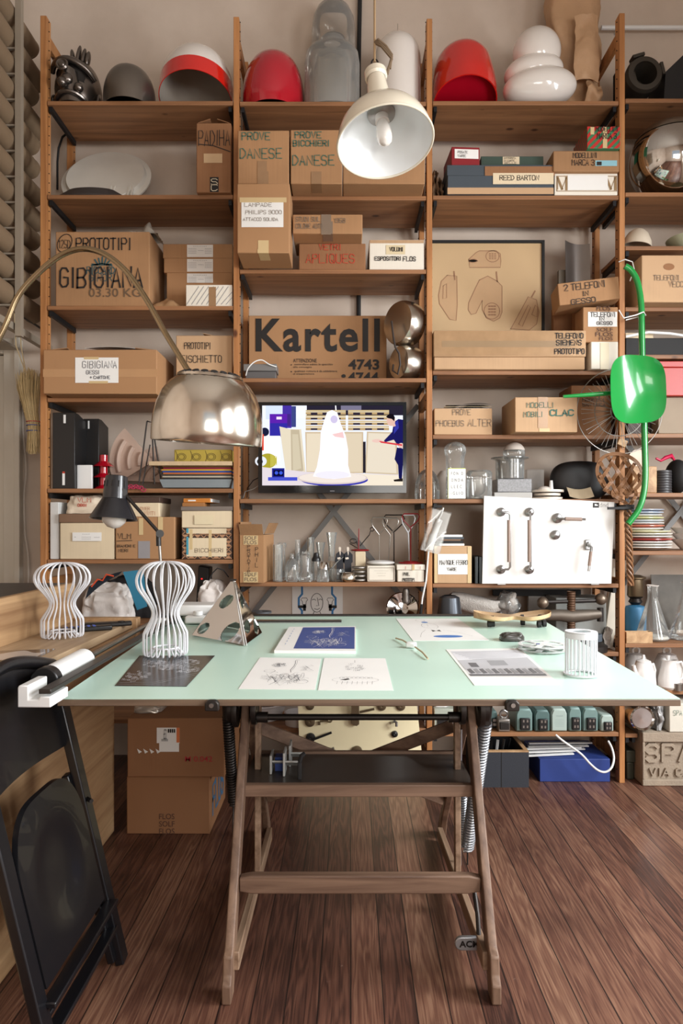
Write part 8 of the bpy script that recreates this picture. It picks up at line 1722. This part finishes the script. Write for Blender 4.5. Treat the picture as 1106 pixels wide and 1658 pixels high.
# ================================================================ hung in front of the right post
# green seat on a bent tube
Yg = 3.255; kg = Yg/F; gs = thing('green_stool', 'glossy green stool with a dished seat and bent tube, tied to the right post', 'stool', tuple(P(1030, 860, Yg)))
def gseat(u, v):
    a, b_ = 2*u-1, 2*v-1; n_ = (abs(a)**3.4+abs(b_)**3.4)**(1/3.4) or 1; k_ = max(abs(a), abs(b_))/n_; a *= k_; b_ *= k_
    e = (a*a+b_*b_)
    return P(1034+45*a-1.5*b_, 630-55*b_*(1-.05*a), Yg-.01-.035*e-.03*max(0, -a-.45)**1.5)
part('seat', MB().surf(gseat, 36, 36, (0, .006, 0)), GREEN, gs, world=True)
def gt(pts, nm='tube'): part(nm, MB().tube([P(x, y, Yg+.04) for x, y in pts], 5.0*kg, 12), GREEN, gs, world=True)
def smooth(pts, n=5):
    o = []
    for i in range(len(pts)-1):
        q = [Vector((*pts[max(0, min(len(pts)-1, i+d))], 0)) for d in (-1, 0, 1, 2)]
        for k in range(n): u = k/n; p = .5*((2*q[1])+(-q[0]+q[2])*u+(2*q[0]-5*q[1]+4*q[2]-q[3])*u*u+(-q[0]+3*q[1]-3*q[2]+q[3])*u**3); o.append((p.x, p.y))
    return o+[tuple(pts[-1])]
gt(smooth([(1012, 431), (1022, 438), (1032, 456), (1038, 490), (1039, 530), (1040, 580)])); gt(smooth([(1043, 680), (1044, 720), (1045, 770), (1042, 800), (1034, 825), (1022, 842), (1017, 848)])); part('cross_tube', MB().tube([P(912, 642, Yg+.0), P(955, 639, Yg), P(995, 636, Yg)], [2.6*kg, 3.5*kg, 4.2*kg], 12), GREEN, gs, world=True)
gt([(1040, 575), (1043, 685)])
part('tie_wire', MB().tube([P(1002, 502, Yg), P(1010, 515, Yg), P(1030, 510, Yg), P(1042, 505, Yg), P(1046, 510, Yg+.06), P(1014, 518, Yg+.07), P(1018, 517, YS-.01)], .003), WHITEP, gs, world=True); part('tie_wire', MB().tube([P(1002, 424, YS-.01), P(1012, 420, YS-.03), P(1024, 424, YS-.03), P(1027, 436, YS-.05), P(1020, 455, YS-.01)], .003), WHITEP, gs, world=True)
# wire fan guard
Yv = 3.385; fg = thing('wire_fan_guard', 'round wire fan guard of thin radial loops behind the green seat', 'guard', tuple(P(1003, 735, Yv))); WG = plain('grey_wire', (150, 146, 140), .4, .7)
fc = (1003, 666)
def cpt(r_, a): return P(fc[0]+r_*math.cos(a), fc[1]-r_*math.sin(a), Yv)
for r_ in (69, 40, 66.5): 
    if r_ != 66.5: part('guard_ring', MB().tube([cpt(r_, a*PI/36) for a in range(72)], .0024, 6, True), WG, fg, world=True)
for k in range(22):
    a = k*2*PI/22; d = .06; part('radial_loop', MB().tube([cpt(14, a), cpt(34, a-d*.6), cpt(62, a-d), cpt(62, a+d), cpt(34, a+d*.6), cpt(14, a)], .0013, 5), WG, fg, world=True)
part('hub_ring', MB().tube([cpt(14, a*PI/16) for a in range(32)], .003, 6, True), WG, fg, world=True)
solo('small_wood_block', MB().obox(P(1007, 717, YS-.012), (.045, .02, .035), Matrix.Rotation(R(25), 3, 'Y')), PLY, 'small wooden block pinned on the right post above the carpet beater', 'block', bevel=.002)
# rattan carpet beater
Yr = 3.36; kr = Yr/F; cb_ = thing('carpet_beater', 'woven rattan carpet beater hanging head up on the right post', 'carpet beater', tuple(P(1022, 945, Yr)))
RAT = plain('rattan', (134, 95, 64), .4, var=.15, scale=20)
def strand(pts, nm='cane', w_=(-1.9, 0, 1.9), amp=.009, ph=0.0, r_=.0031, cyc=5):
    sp2 = smooth(pts, 8); n = len(sp2); mb_ = MB()
    for o in w_:
        L = []
        for i, (x, y) in enumerate(sp2):
            x2, y2 = sp2[min(i+1, n-1)]; x1, y1 = sp2[max(i-1, 0)]; dx, dy = x2-x1, y2-y1; l = math.hypot(dx, dy) or 1
            L.append(P(x-dy/l*o, y+dx/l*o, Yr+amp*math.sin(cyc*PI*i/n+ph)))
        mb_.tube(L, r_, 7)
    part(nm, mb_, RAT, cb_, world=True)
strand([(1008, 806), (985, 796), (970, 775), (967, 758), (975, 742), (992, 735), (1012, 737), (1030, 747), (1039, 763), (1037, 782), (1024, 796), (1012, 802)], 'outer_hoop', amp=.004)
for i, (x0, y0, x1, y1) in enumerate(((970, 780, 996, 738), (978, 795, 1014, 742), (994, 801, 1028, 750), (1010, 800, 1037, 766))): strand([(x0, y0), ((x0+x1)/2+2, (y0+y1)/2), (x1, y1)], ph=i*PI)
for i, (x0, y0, x1, y1) in enumerate(((972, 748, 1000, 800), (970, 766, 984, 794), (984, 739, 1022, 796), (1006, 738, 1036, 780))): strand([(x0, y0), ((x0+x1)/2, (y0+y1)/2), (x1, y1)], ph=i*PI+PI*.5+PI)
strand([(1000, 808), (992, 800), (997, 790), (1010, 788), (1018, 796), (1014, 806)], 'neck_knot', amp=.006, ph=1); strand([(986, 796), (1000, 806), (1014, 815), (1018, 824)], 'neck_cane', amp=.006); strand([(1028, 792), (1030, 802), (1024, 812), (1018, 824)], 'neck_cane', amp=.006, ph=2)
m = MB()
for j in range(4):
    L = []
    for k in range(90):
        u = k/89; y = 816+u*132; x = 1016+u*5; w_ = 4.6-.8*u; a = u*22+j*PI/2
        L.append(P(x+w_*math.cos(a), y, Yr)+Vector((0, w_*kr*math.sin(a), 0)))
    m.tube(L, .0055, 7)
part('twisted_handle', m, RAT, cb_, world=True)
part('hanging_clip', MB().beam(P(984, 823, Yr-.03), P(1024, 822, Yr-.03), .012, .012), BLACKM, cb_, world=True); part('hanging_clip', MB().box(wx(1000, YS), wx(1014, YS), Yr-.02, YS-.001, wz(826, YS), wz(818, YS)), BLACKM, cb_, world=True)
